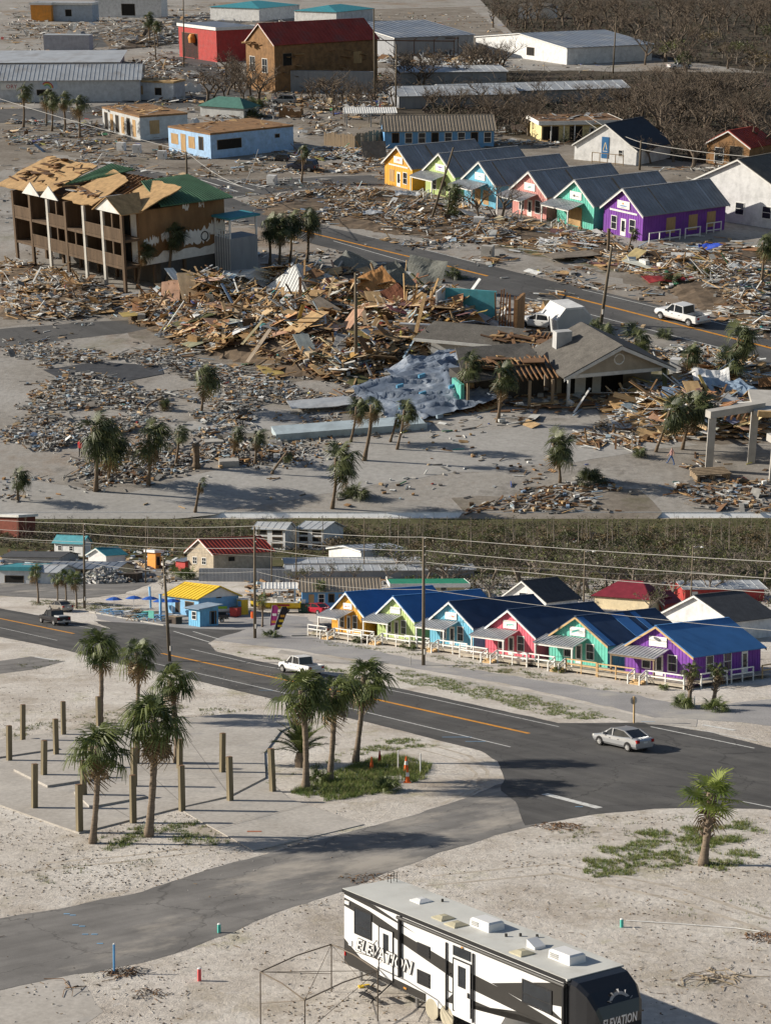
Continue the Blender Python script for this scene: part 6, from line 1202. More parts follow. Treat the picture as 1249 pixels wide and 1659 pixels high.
heap([(8,190),(330,225),(640,255),(640,300),(400,320),(8,300)], 900, .12, [(T_,5),(B_,5),(W_,5),(G_,5),(U_,1)], 1.0, 'loose wreckage by the crossroads', 1, False, .2, .15)
heap([(8,34),(60,40),(330,30),(300,52),(120,60),(8,70)], 700, .8, [(G_,5),(W_,5),(T_,3),(B_,3)], 1.6, 'rubble along the hilltop street', 8, False)
heap([(190,100),(300,96),(280,125),(230,150),(200,120)], 500, .9, [(G_,5),(W_,5),(T_,2),(B_,3)], 1.4, 'rubble behind the long white shop', 6, False)
heap([(480,118),(640,118),(640,150),(480,152)], 400, .7, [(T_,4),(W_,3),(B_,3)], 1.4, 'rubble by the tavern side', 6, False)
heap([(640,196),(860,205),(1010,222),(1000,240),(820,240),(640,236)], 500, .4, [(G_,4),(W_,4),(T_,2),(B_,4)], 1.1, 'litter behind the cottages', 6, False)
heap([(1060,270),(1250,270),(1250,330),(1180,330)], 300, .4, [(G_,4),(W_,4),(B_,4)], 1.1, 'litter by the thicket', 6, False)
heap([(430,262),(640,262),(640,282),(430,284)], 250, .2, [(G_,3),(W_,4),(T_,3),(B_,3)], .9, 'litter on the street by the SUV', 5, False)
heap([(150,90),(420,110),(640,130),(640,190),(470,240),(300,190),(150,150)], 1500, .5, [(G_,4),(W_,5),(T_,4),(B_,6)], 1.25, 'wreckage between shed, tavern and motel wing', 6, False, .22, .15)
heap([(8,10),(400,6),(560,20),(300,100),(8,100)], 900, .3, [(G_,5),(W_,5),(T_,3),(B_,4)], 1.7, 'wreckage strewn over the hilltop', 6, False, .22, .2)
heap([(640,100),(900,110),(640,150)], 260, .5, [(W_,5),(T_,4),(B_,4)], 1.6, 'wreckage by the storage rows', 6, False, .25, .1)
cm = attr_mat('debris_pieces', .85, .35, 2.5)
CN = [('tan', TAN), ('dark brown', BRN), ('white', WHT), ('grey', GRY), ('pale blue', BLU), ('brightly coloured', ODD)]
def cname(col):
    best = min(((sum((a/max(.05,max(col)) - b/max(q))**2 for a, b in zip(col, q)) + abs(max(col)-max(q))*.8, n) for n, P in CN for q in P)); return best[1]
shared = {}
def emat(col):
    k = tuple(round(c*12) for c in col)
    if k not in shared: shared[k] = mat('debris_%d_%d_%d' % k, tuple(max(.03, c/12) for c in k), .85, var=.3, sc=2.5)
    return shared[k]
cube = {}
for kind, lst in BUCKET.items():
    lst.sort(key=lambda q: -q[1][0]*q[1][1]*(q[0].translation.y)**-1.2)
    for i, (M, s, col, field) in enumerate(lst):
        if i < 290:
            m = emat(col); 
            if m.name not in cube: cube[m.name] = G().box(-.5,.5,-.5,.5,-.5,.5).mesh('piece', m)
            nm = 'broken_plank' if kind == 'plank' else 'torn_board'; o = put(nm, cube[m.name]); o.matrix_world = HM @ M @ Matrix.Diagonal((*s, 1))
            cn = cname(col); tag(o, '%s %s lying in the %s' % (cn, 'broken plank' if kind == 'plank' else 'torn flat board', field), 'plank' if kind == 'plank' else 'board', '%s %ss, %s' % (cn, nm.replace('_', ' '), field))
        else: STUFF.col = col; STUFF.obox(M, *s)
o = STUFF.build('storm_debris', cm); o.matrix_world = HM; tag(o, 'splintered lumber, blocks and scraps left by the storm', kind='stuff')
# ---- larger torn pieces
def crumple(name, label, px, rz, sx, sy, z, m, amp=.35, tilt=(0,0), nx=14, ny=8, cat='sheet', rib=0, th=.06, seed=1):
    p = UP.p(*px); t = G(); vs = []
    for j in range(ny+1):
        for i in range(nx+1):
            x, y = sx*(i/nx-.5), sy*(j/ny-.5); vs.append(Vector((x + .12*noise.noise(Vector((x,y,seed+5))), y + .12*noise.noise(Vector((x,y,seed+8))), amp*noise.noise(Vector((x*.45, y*.45, seed))) + amp*.3*noise.noise(Vector((x*1.4, y*1.4, seed))))))
    n = nx+1; N = len(vs); t.add(vs + [v - Vector((0,0,th)) for v in vs], [(j*n+i, j*n+i+1, (j+1)*n+i+1, (j+1)*n+i) for j in range(ny) for i in range(nx)] + [(N+j*n+i, N+(j+1)*n+i, N+(j+1)*n+i+1, N+j*n+i+1) for j in range(ny) for i in range(nx)] + [(i, N+i, N+i+1, i+1) for i in range(nx)] + [(ny*n+i, ny*n+i+1, N+ny*n+i+1, N+ny*n+i) for i in range(nx)] + [(j*n, (j+1)*n, N+(j+1)*n, N+j*n) for j in range(ny)] + [(j*n+nx, N+j*n+nx, N+(j+1)*n+nx, (j+1)*n+nx) for j in range(ny)])
    o = t.build(name, m, smooth=False); o.matrix_world = HM @ Matrix.Translation((p.x, p.y, z)) @ Euler((R(tilt[0]), R(tilt[1]), R(rz))).to_matrix().to_4x4(); return tag(o, label, cat)
membrane = mat('blue_membrane', (.15,.185,.245), .6, var=.35, sc=.7, bump=.6, bsc=1.6, stain=(.36,.40,.46), amt=.8); shing = shingle_mat('green_grey_shingles', (.13,.135,.12), (.20,.205,.185)); redbrown = mat('red_brown_decking', (.20,.075,.04), .8, var=.3, sx=(6,.4,1))
# big fallen roof: membrane on a rafter deck
CR = [(.30,.25,.97,-2.4),(.22,.1,.99,-1.1),(.34,.4,.92,.3),(.2,.2,.98,1.6),(.3,.45,.89,2.9),(.26,.95,.3,-3.5),(.22,.9,-.42,2.2),(.3,.7,.71,-.8),(.24,.12,.99,3.9),(.2,.98,.2,4.2)]
def fallen_roof():
    p = UP.p(695, 655); t = thing('fallen_roof', 'collapsed flat roof covered in wrinkled blue-grey membrane', 'roof', UP, p.x, p.y, 30); t.matrix_world = t.matrix_world @ Euler((R(9), R(-7), 0)).to_matrix().to_4x4()
    g = G(); nx, ny = 44, 30; vs = []
    for j in range(ny+1):
        for i in range(nx+1): x, y = -5.6+11.2*i/nx, -4+9*j/ny; vs.append((x + .3*noise.noise(Vector((y*.7,i,1))), y, 1.1 + .4*noise.noise(Vector((x*.22,y*.3,2))) + sum(a_*max(0, 1-abs(x*c_+y*s_-k_)/.22) for a_, c_, s_, k_ in CR) + .05*noise.noise(Vector((x*1.4,y*1.9,5))) - .012*(x+2)**2*.4))
    n = nx+1; g.add(vs, [(j*n+i, j*n+i+1, (j+1)*n+i+1, (j+1)*n+i) for j in range(ny) for i in range(nx)]); put('membrane', g.mesh('membrane', membrane, True), t)
    for i in range(19): put('rafter', G().bar((5.4-.55*i, -4.4 + .3*rd.random(), .42 - .05*rd.random()), (5.2-.55*i, 4.6, .55), .12, .22).mesh('rafter', mat('truss_wood', ())), t)
    for q in range(5): put('deck_board', G().box(-4.6, 5.5, -4.5+q*.32, -4.22+q*.32, .30-.02*q, .34-.02*q).mesh('deck_board', lumber()), t, Matrix.Rotation(R(rd.uniform(-1,1)), 4, 'Z'))
    for (x, y) in ((-4,-1.2),(-1,0),(2,-.5),(4,1.8),(-2,2.4),(1,3)): put('blue_patch', G().box(x, x+.7, y, y+.2, 1.2, 1.5).mesh('blue_patch', paint('patch_blue', (.12,.33,.52))), t, Matrix.Rotation(R(rd.uniform(-4,4)), 4, 'Z'))
fallen_roof()
for a in (('torn_membrane','loose fold of blue-grey roofing over the debris',(690,612),15,8,3,1.6,membrane,.8,(8,-8)), ('torn_membrane','crumpled membrane hanging by the ranch porch',(735,618),60,4,2,1.8,membrane,.7,(20,10)),
    ('roof_sheet','torn green-grey shingled roof slab standing on the heap',(688,474),-25,5,3.4,2.7,shing,.3,(50,6)), ('roof_sheet','second shingled roof slab leaning near the road',(575,452),-40,5.5,2.8,1.9,shing,.4,(35,12)), ('roof_sheet','curved dark shingle sheet over the brown decking',(640,498),30,3.6,4.4,3.2,shing,.8,(42,-24)),
    ('decking_panel','orange-brown roof decking panel sloping in the heap',(608,504),25,4.6,4.6,2.9,mat('orange_decking', (.38,.19,.07), .8, var=.3, sx=(6,.4,1)),.5,(34,-18)), ('decking_panel','red-brown slatted panel beside the orange decking',(630,520),25,4,2.8,2.6,redbrown,.3,(30,-20)),
    ('plywood_sheet','long pale plywood sheet lying on open sand by the motel',(125,508),20,8,3,.3,ply(),.12,(0,0)), ('metal_sheet','dark red metal sheet among debris past the purple cottage',(1075,462),20,5,2.4,.9,mat('dark_red_sheet', (.28,.035,.035), .6),.3,(6,0)), ('floor_panel','grey weathered floor panel flat by the roadside',(925,420),20,7,3.4,.7,mat('grey_floor', (.19,.16,.13), .9, var=.3),.1,(0,0)),
    ('metal_sheet','crumpled blue metal sheet in the heap beside the ranch',(1180,655),30,5,3,1.6,mat('blue_sheet', (.25,.33,.43), .5),.9,(20,5)), ('metal_sheet','white crumpled sheet in the heap beside the ranch',(1150,640),0,3.5,2.2,1.8,wh,.7,(25,0)), ('plywood_sheet','plywood panel leaning at the heap edge near the concrete frame',(1045,668),15,6,3,1.0,ply(),.1,(12,-8)),
    ('metal_sheet','pale sheet lying flat beyond the long heap',(520,662),15,6,2.6,.6,palemetal,.1,(0,0)), ('leaning_panel','weathered wooden panel leaning by the yellow cottage',(606,258),10,4.5,3.5,1.9,mat('grey_floor', ()),.1,(50,0)), ('tarp','bright blue tarp crumpled by the purple cottage debris',(1150,408),10,3,1.6,.9,paint('tarp_blue', (.03,.08,.5)),.7,(10,0)),
    ('metal_sheet','pale metal scrap curled before the cottages',(660,320),10,4,2,.8,palemetal,.7,(8,0)), ('ply_panel','ochre foam panel lying by the low grey roof',(815,596),10,6,1.6,1.5,mat('ochre_foam', (.5,.38,.14), .9),.2,(10,0)), ('metal_sheet','grey metal strip in the strip by the road',(620,352),10,6,1.4,.8,palemetal,.5,(4,0))):
    crumple(*a, seed=hash(a[1]) % 50 if False else len(a[1]))
def broken_roof(name, px, rz, w, l, hr, z, m, label, tilt=(0,0), rib=.45, hip=True):
    p = UP.p(*px); t = thing(name, label, 'roof', UP, p.x, p.y, rz); t.matrix_world = HM @ Matrix.Translation((p.x,p.y,z)) @ Euler((R(tilt[0]),R(tilt[1]),R(rz))).to_matrix().to_4x4()
    A = [(-w/2,-l/2,0),(w/2,-l/2,0),(w/2,l/2,0),(-w/2,l/2,0)]; q = w*.5 if hip else 0; r0, r1 = (0,-l/2+q*.9,hr), (0,l/2-q*.9,hr)
    for f in ([A[0],A[1],r0],[A[1],A[2],r1,r0],[A[2],A[3],r1],[A[3],A[0],r0,r1]):
        f = [Vector(v) for v in f]; g = G(); nn = (f[1]-f[0]).cross(f[2]-f[0]).normalized(); g.prism(f, nn*.06)
        k = int((f[1]-f[0]).length/rib)
        for i in range(1,k):
            tt = i/k; pb = f[0].lerp(f[1],tt); pt = f[2].lerp(f[0] if tt < .5 else f[1], abs(1-2*tt)) if len(f) == 3 else f[3].lerp(f[2],tt); g.bar(pb+nn*.08, pt+nn*.08, .05, .05)
        put('roof_face', fix(g.mesh('roof_face', m)), t)
    put('eave_board', G().box(-w/2,w/2,-l/2-.03,l/2,-.3,-.01).mesh('eave_board', lumber()), t)
wroof = mat('white_metal_roof', (.62,.62,.60), .45, .2, var=.08)
broken_roof('torn_roof', (486,482), -35, 6.5, 6.5, 2.4, 1.6, wroof, 'white standing-seam hip roof thrown onto the heap', (4,-6)); broken_roof('torn_roof', (412,476), -25, 11, 5, 1.5, 1.2, wroof, 'long white ribbed roof section next to the hip roof', (2,6)); broken_roof('torn_roof', (476,518), -15, 7.5, 5, 1.2, 1.6, greysh, 'small tan-grey hip roof half buried in planks', (-4,3), 9)
t = thing('wall_section', 'white wall section with dark inside standing in the plank heap', 'wall', UP, *UP.p(500,540), -30); put('panel', G().box(-1.6,1.6,-.1,.1,0,2.6).mesh('panel', wh), t); put('side_panel', G().box(1.4,1.6,-.1,2.6,0,2.6).mesh('side_panel', brownwall), t)
t = thing('wall_section', 'white curved wall section under the roofless house', 'wall', UP, *UP.p(690,568), -12); put('panel', G().box(-2.6,2.2,-.1,.1,0,2.7).mesh('panel', wh), t); put('cap', G().box(-2.8,2.4,-.3,.3,2.71,2.85).mesh('cap', palemetal), t)
t = thing('foundation_slab', 'long pale blue raised foundation slab on the bare lot', 'slab', UP, *UP.p(448,714), 14); put('slab', G().box(0,13.5,0,2.6,-.05,.55).mesh('slab', paint('slab_blue', (.38,.45,.49))), t); put('edge', G().box(-.05,13.6,-.06,-.01,-.05,.6).mesh('edge', paint('slab_edge', (.42,.50,.53))), t)
for i, (u, v, lb) in enumerate(((371,754,'single concrete block lying on the pavement by the small palms'),(1150,775,'stack of wooden pallets under the concrete frame'),(347,722,'square concrete footing near the bare broken trunk'))):
    p = UP.p(u, v); t = thing('concrete_block' if i != 1 else 'pallet_stack', lb, 'block' if i != 1 else 'pallet', UP, p.x, p.y, 10)
    if i == 1:
        for q in range(5): put('slat', G().box(-1.5,1.5,-.8+q*.36,-.55+q*.36,.55,.65).mesh('slat', wood()), t)
        for q in (-1.3,0,1.3): put('bearer', G().box(q-.1,q+.1,-.8,.9,0,.55).mesh('bearer', wood()), t)
    else: put('block', G().box(-.8,.8,-.45,.45,0,.5).mesh('block', concrete()), t); put('chipped_edge', G().box(-.82,.5,-.47,-.455,.1,.52).mesh('chipped_edge', concrete()), t)
def appliance(pl, u, v, rz, label, m, s=1):
    p = pl.p(u, v); t = thing('appliance', label, 'appliance', pl, p.x, p.y, rz); put('cabinet', G().box(-.7*s,.7*s,-.5*s,.5*s,0,1.4*s).mesh('cabinet', m), t); put('door_panel', G().box(-.55*s,.55*s,-.53*s,-.501*s,.2*s,1.2*s).mesh('door_panel', m), t); put('handle', G().box(.4*s,.46*s,-.58*s,-.531*s,.5*s,.9*s).mesh('handle', blackp), t)
for u, v, lb, m in ((197,243,'white cabinet dumped near the pale grey motel wing',wh),(222,247,'white fridge box dumped beside the white cabinet',wh),(263,257,'white appliance in front of the baby blue building',wh),(790,416,'grey air conditioner unit lying by the road',concrete()),(776,368,'white metal box before the sky blue cottage',wh),(441,298,'white table frame standing at the kerb',wh),(1098,605,'white bench seat on the lawn',wh)): appliance(UP, u, v, rd.uniform(-30,10), lb, m, 1.1)
p = UP.p(930,540); t = thing('overturned_shed', 'white hexagonal shed lying behind the ranch house', 'shed', UP, p.x, p.y, 20); put('shell', fix(G().prism([(-2,0,0),(2,0,0),(2.2,0,1.6),(1.1,0,2.9),(-1.1,0,2.9),(-2.2,0,1.6)], (0,4,0)).mesh('shell', wh)), t); put('end_panel', fix(G().prism([(-1.8,-.03,.1),(1.8,-.03,.1),(2,-.03,1.6),(1,-.03,2.7),(-1,-.03,2.7),(-2,-.03,1.6)], (0,.025,0)).mesh('end_panel', palemetal)), t)

for k, (u, v, w_, h_, lb) in enumerate(((205,70,7,3,'broken white wall standing in the hilltop rubble'),(575,186,6,2.6,'torn white wall panel by the small carport'),(470,190,5,2.4,'leaning brown wall piece behind the dark SUV'),(690,108,8,3,'pale wall remnant under the steel pavilion'),(310,150,5,2.4,'stub of a white wall under the sprawling oak'),(120,60,6,2.6,'grey wall stub on the hilltop lot'),(840,215,4,2.4,'dark metal gate panel beside the yellow house'),(300,205,4,2,'white wall corner beside the green roof'))):
    p = UP.p(u, v); t = thing('wall_remnant', lb, 'wall', UP, p.x, p.y, rd.uniform(-50,20)); m = (wh, wh, brownwall, wh, wh, greywall, mat('rust_container', ()), wh)[k]
    pts = [(-w_/2,0,0),(w_/2,0,0)] + [(w_/2-w_*i/7, 0, h_*rd.uniform(.5,1.1)) for i in range(8)]; put('wall_panel', fix(G().prism(pts, (0,.2,0)).mesh('wall_panel', m)), t); put('return_wall', fix(G().prism([(0,0,0),(0,3,0),(0,3,h_*.5),(0,1.5,h_*.9),(0,0,h_*.8)], (.2,0,0)).mesh('return_wall', m)), t, Matrix.Translation((w_/2-.2,.2,0)))
# =====================================================================  STREET FURNITURE AND SMALL THINGS
rd = random.Random(3)
polem = mat('utility_pole_wood', (.155,.125,.09), .95, var=.3, sc=2, sx=(1,1,.2)); wirem = mat('wire_metal', (.34,.33,.31), .5, var=.1)
def pole(pl, u, v, vt, label, r=.16, arm=0, ut=None, fit=True):
    s = pl.sc(u, v); p = pl.p(u, v); h = (v - vt)/s; t = thing('utility_pole', label, 'pole', pl, p.x, p.y, -52); dx = ((ut or u) - u)/s
    d = Matrix.Rotation(R(52), 3, 'Z') @ Vector((dx, 0, 0))
    put('shaft', G().tube([(0,0,-.2), (d.x*.5, d.y*.5, h*.5), (d.x, d.y, h)], [r, r*.85, r*.65], 8).mesh('shaft', polem, True), t)
    if arm: put('crossarm', G().box(-arm, arm, -.06, .06, h-.6, h-.42).mesh('crossarm', polem), t, Matrix.Translation((d.x, d.y, 0)))
    if fit:
        for z in (h-.1, h-1.0, h-1.9): put('insulator', G().tube([(r*.6,0,z),(r*.6+.25,0,z),(r*.6+.28,0,z+.16)], [.05,.05,.03], 6).mesh('insulator', concrete()), t, Matrix.Translation((d.x, d.y, 0)))
        put('cable_box', G().box(r*.8, r*.8+.18, -.1, .1, 1.2, 1.75).mesh('cable_box', concrete()), t)
    return Vector((p.x + dx, p.y, h)), t
tops = []
LP = [(-150,945,828,'pole beyond the crossroads'), (137,986,848,'tall weathered utility pole by the four street palms'), (413,1034,852,'tall utility pole beside the feather flags'), (686,1078,870,'tall utility pole in front of the lime and sky blue cottages')]
for i, (u, v, vt, lb) in enumerate(LP):
    if i == 0: p = LO.p(u, v); tops.append(Vector((p.x, p.y, (v-vt)/LO.sc(u, v)))); continue
    tp, _ = pole(LO, u, v, vt, lb, .2); tops.append(tp)
tops.append(tops[-1] + (tops[-1] - tops[-2])*2.3 + Vector((0,0,.3)))
pole(LO, 275,1072,903,'utility pole with capped top on the near side of the road', .2, ut=266); pole(LO, 945,1000,892,'pole with street lamp behind the pink cottage', .14, ut=947); pole(LO, 1118,1000,884,'pole with street lamp behind the teal cottage', .14, ut=1122)
pole(LO, 236,945,845,'slim far pole by the orange building', .14, fit=False, ut=237); pole(LO, 480,945,855,'slim far pole by the white warehouse', .13, fit=False); pole(LO, 590,930,838,'thin far pole at the wood edge behind the storage rows', .12, fit=False); pole(LO, 440,955,880,'far pole in front of the condo block', .13, fit=False)
def street_lamp(u, v): 
    p = LO.p(u, v); return p
def wire(pl, pts, sag, r, label, group, n=10, name='power_line'):
    g = G(); P = []
    for i in range(len(pts)-1):
        a, b = Vector(pts[i]), Vector(pts[i+1])
        for k in range(n + (i == len(pts)-2)): t = k/n; P.append(a.lerp(b, t) - Vector((0,0,sag*4*t*(1-t))))
    g.tube(P, r, 5); o = g.build(name, wirem); o.matrix_world = HM if pl.up else Matrix(); tag(o, label, 'cable', group)
for dz, off, lb in ((0, 0, 'topmost overhead wire strung between the tall roadside poles'), (-1.45, .25, 'middle overhead wire strung between the tall roadside poles'), (-2.7, .25, 'third overhead wire from the top on the roadside poles'), (-5.6, .2, 'lowest slack cable on the roadside poles')):
    wire(LO, [t + Vector((off, -off*.5, dz)) for t in tops], .35 if dz > -4 else .7, .032 if dz > -4 else .022, lb, None)
pA = LO.p(945,1000); pB = LO.p(1118,1000); wire(LO, [Vector((-60,250,9)), Vector((pA.x,pA.y,6.5)), Vector((pB.x,pB.y,6.3)), Vector((pB.x+50, pB.y-40, 6))], .5, .022, 'thin service wire between the two lamp poles behind the cottages', None)
for u, v, z in ((947,1000,8.9), (1122,1000,9.5)):
    p = LO.p(u, v); t = thing('street_lamp_head', 'white lamp arm on the pole behind the %s cottage' % ('pink' if u < 1000 else 'teal'), 'lamp', LO, p.x, p.y, 0, z=z); put('arm', G().tube([(0,0,0),(.6,0,.25),(1.2,0,.25)], .04, 5).mesh('arm', steel()), t); put('lamp', fix(G().loft([[(1.2+q*math.cos(a), q*math.sin(a), zz) for a in [i*math.pi/4 for i in range(8)]] for q, zz in ((.22,.1),(.24,.2),(.1,.3))]).mesh('lamp', white())), t)
ut = []
for u, v, vt, lb, tu in ((577,598,440,'dark weathered pole rising from the plank heap',577), (973,525,398,'leaning utility pole by the road near the white sedan',985), (697,360,240,'snapped leaning pole before the lime green cottage',733), (1036,275,228,'thin pole behind the A-frame shop',1036), (303,300,245,'short service pole at the road corner by the motel',304), (607,165,20,'tall utility pole behind the metal fence',606), (641,178,75,'utility pole in front of the steel pavilion',642), (443,118,38,'pole beside the red roofed tavern',443), (298,108,-10,'pole in front of the red shed',302), (253,100,52,'short pole by the red shed yard',252), (993,118,30,'pole by the big warehouse corner',994), (1150,50,-30,'far pole in the wood',1150)):
    tp, _ = pole(UP, u, v, vt, lb, .2 if v > 300 else .22, ut=tu, fit=v > 400); ut.append(tp)
wire(UP, [Vector((-90,330,12)), Vector((ut[4].x, ut[4].y, ut[4].z)), Vector((-20,226,7)), Vector((UP.p(420,300).x, UP.p(420,300).y, 6))], .6, .045, 'slack service cables drooping by the baby blue building', None)
q = UP.p(980,240); e = UP.p(1280,330)
for k in range(2): wire(UP, [Vector((q.x-4, q.y, 6.5-1.2*k)), Vector((ut[3].x, ut[3].y, ut[3].z-.3-1.2*k)), Vector((e.x, e.y, 7-1.2*k))], .5, .05, ('upper', 'lower')[k] + ' power cable running from the A-frame shop past the thin pole', None)
# timber posts on the slab
postm = mat('treated_post', (.20,.165,.105), .95, var=.3, sc=2, sx=(1,1,.2), bump=.3); pcap = mat('post_cap', (.16,.09,.05), .9)
PT = [(37,1199,1140),(15,1232,1174),(103,1190,1135),(91,1222,1163),(71,1259,1198),(56,1309,1236),(129,1347,1269),(216,1331,1254),(136,1291,1230),(148,1243,1208),(160,1176,1127),(221,1237,1174),(217,1274,1210),(295,1312,1238),(291,1245,1196),(360,1251,1186),(373,1296,1224),(442,1281,1211)]
for u, v, vt in PT:
    s = LO.sc(u, v); p = LO.p(u, v, .1); h = (v - vt)/s; t = thing('timber_post', 'square weathered timber pile standing on the bare foundation slab', 'post', LO, p.x, p.y, rd.uniform(-60,-45), 'timber piles on the foundation slab'); w = .17
    t.matrix_world = t.matrix_world @ Euler((R(rd.gauss(0,.8)), R(rd.gauss(0,.8)), 0)).to_matrix().to_4x4()
    put('pile', G().box(-w,w,-w,w,-.05,h).mesh('pile', postm), t); put('cut_top', G().box(-w*.97,w*.97,-w*.97,w*.97,h+.001,h+.02).mesh('cut_top', pcap), t)
# cones, stakes, stop sign
orange = mat('cone_orange', (.75,.13,.02), .5); 
def cone(pl, u, v, label, m=None, s=1.0, band=True):
    p = pl.p(u, v); t = thing('traffic_cone', label, 'cone', pl, p.x, p.y); r = [(.2,.0),(.2,.04),(.15,.05),(.05,.75),(.04,.78)]; g = G(); g.box(-.24*s,.24*s,-.24*s,.24*s,0,.05*s); put('base', g.mesh('base', m or orange), t)
    g = G(); g.loft([[(q*s*math.cos(i*math.pi/5), q*s*math.sin(i*math.pi/5), z*s) for i in range(10)] for q, z in ((.17,.051),(.05,.95),(.04,1.0))]); put('cone_body', fix(g.mesh('cone_body', m or orange)), t)
    if band: g = G(); g.loft([[(q*s*math.cos(i*math.pi/5), q*s*math.sin(i*math.pi/5), z*s) for i in range(10)] for q, z in ((.135,.42),(.10,.68))]); put('reflective_band', fix(g.mesh('reflective_band', white())), t)
cone(LO, 660,1268,'orange traffic cone with white band in front of its twin', None, 1.05); cone(LO, 658,1249,'orange traffic cone with white band behind its twin', None, 1.05); cone(LO, 602,1247,'plain orange cone in the grass next to the palm', None, .95, False); cone(LO, 615,1236,'dark red cone lying back in the grass', mat('cone_red', (.35,.03,.02)), .9, False)
cone(UP, 107,482,'small red cone on the sand before the motel', mat('cone_red', ()), 1.6, False)
pvc = mat('white_pvc', (.75,.75,.73), .4)
for u, v, vt, c, lb, nm in ((645,1248,1217,pvc,'white plastic stake in the island grass, nearer the palms','marker_stake'),(681,1254,1222,pvc,'white plastic stake in the island grass, nearer the side street','marker_stake'),(185,1578,1530,mat('marker_blue', (.12,.35,.65)),'blue and white survey stake beside the side street','survey_stake'),(323,1590,1570,mat('marker_pink', (.7,.12,.12)),'pink flagged survey stick in the sand','survey_stake'),(1007,1503,1490,mat('marker_teal', (.10,.50,.42)),'short teal utility marker in the sand','utility_marker'),(1125,1146,1128,pvc,'white stub post beside the small palms','marker_stake'),(355,1512,1498,mat('marker_teal', ()),'pale stub pipe at the street edge','pipe_stub'),(780,1078,1066,concrete(),'grey meter post in front of the tall pole','meter_post'),(665,1078,1064,concrete(),'short white post beside the tall pole','meter_post')):
    p = LO.p(u, v); s = LO.sc(u, v); h = (v-vt)/s; t = thing(nm, lb, 'stake', LO, p.x, p.y); r = .05 if h > .6 else .09; put('shaft', G().tube([(0,0,-.05),(0,0,h)], r, 7).mesh('shaft', c), t); put('tip', G().tube([(0,0,h),(0,0,h+.05)], [r*1.1,r*.6], 7).mesh('tip', pvc), t)
p = LO.p(1027,1172); t = thing('stop_sign', 'octagonal sign on a yellow-brown wooden post seen from behind', 'sign', LO, p.x, p.y, 20); put('post', G().box(-.06,.06,-.06,.06,-.1,2.3).mesh('post', lumber()), t); put('sign_plate', fix(G().prism([(.36*math.cos(R(22.5+45*i)), .07, 1.95 + .36*math.sin(R(22.5+45*i))) for i in range(8)], (0,.02,0)).mesh('sign_plate', galv())), t)
# wire-frame shelter beside the camper
fr = mat('rusty_tube', (.16,.13,.10), .7)
def shelter():
    C = [LO.p(422,1668), LO.p(537,1608), LO.p(612,1655), LO.p(494,1712)]; o = C[0]; t = thing('shelter_frame', 'bare thin metal frame of a canopy beside the camper', 'frame', LO, o.x, o.y); q = [Vector((c.x-o.x, c.y-o.y)) for c in C]; hs = [2.35,2.1,2.1,2.2]
    tops_ = [Vector((a.x,a.y,h)) for a, h in zip(q, hs)]
    for a, h in zip(q, hs): put('leg', G().tube([(a.x,a.y,-.05),(a.x,a.y,h)], .028, 5).mesh('leg', fr), t)
    for i in range(4):
        a, b = tops_[i], tops_[(i+1) % 4]; put('top_rail', G().tube([a, a.lerp(b,.5)+Vector((0,0,.1)), b], .03, 5).mesh('top_rail', fr), t); put('brace', G().tube([a, b-Vector((0,0,1.3))], .014, 4).mesh('brace', fr), t)
    put('cross_wire', G().tube([tops_[0], tops_[2]], .014, 4).mesh('cross_wire', fr), t); put('cross_wire', G().tube([tops_[1], tops_[3]], .014, 4).mesh('cross_wire', fr), t)
    a = tops_[1]; b = Vector((a.x+2.4, a.y-.5, 1.5)); put('guy_wire', G().tube([a, b], .014, 4).mesh('guy_wire', fr), t)
shelter()
# umbrellas, tables, kiosk clutter
blueu = mat('umbrella_blue', (.02,.10,.42), .7, var=.15)
for i, (u, v, vt) in enumerate(((185,993,972),(217,991,970),(243,994,971),(262,998,975),(279,1001,975))):
    p = LO.p(u, v); s = LO.sc(u, v); h = (v-vt)/s+.1; t = thing('patio_umbrella', 'blue patio umbrella beside the yellow roofed snack bar', 'umbrella', LO, p.x, p.y, i*13, 'blue patio umbrellas'); put('pole', G().tube([(0,0,0),(0,0,h+.4)], .03, 6).mesh('pole', white()), t)
    for k in range(8):
        a, b = k*math.pi/4, (k+1)*math.pi/4; put('canopy_panel', G().add([(0,0,h+.35),(1.25*math.cos(a),1.25*math.sin(a),h-.08),(1.25*math.cos(b),1.25*math.sin(b),h-.08),(.6*math.cos(a),.6*math.sin(a),h+.22),(.6*math.cos(b),.6*math.sin(b),h+.22)], [(0,3,4),(3,1,2,4)]).mesh('canopy_panel', blueu), t)
tabm = [lightblue, midblue, wh, wood(), paint('teal_paint', ()), paint('siding_blue', ())]
for i, (u, v) in enumerate(((175,996),(190,999),(207,999),(222,996),(236,1000),(228,1004),(250,1006),(268,1006),(283,1006),(215,1006))):
    p = LO.p(u, v); t = thing('picnic_table', '%s picnic table in the snack bar yard' % ('light blue','deep blue','white','brown','teal','bright blue')[i % 6], 'table', LO, p.x, p.y, rd.uniform(0,90), 'picnic tables in the snack bar yard'); m = tabm[i % 6]
    put('table_top', G().box(-.9,.9,-.38,.38,.72,.78).mesh('table_top', m), t)
    for y in (-.65,.65): put('bench', G().box(-.9,.9,y-.13,y+.13,.42,.47).mesh('bench', m), t)
    for x in (-.6,.6): put('leg', G().bar((x,-.7,0),(x,.25,.72),.07,.07).bar((x+.08,.7,0),(x+.08,-.25,.72),.07,.07).mesh('leg', m), t)
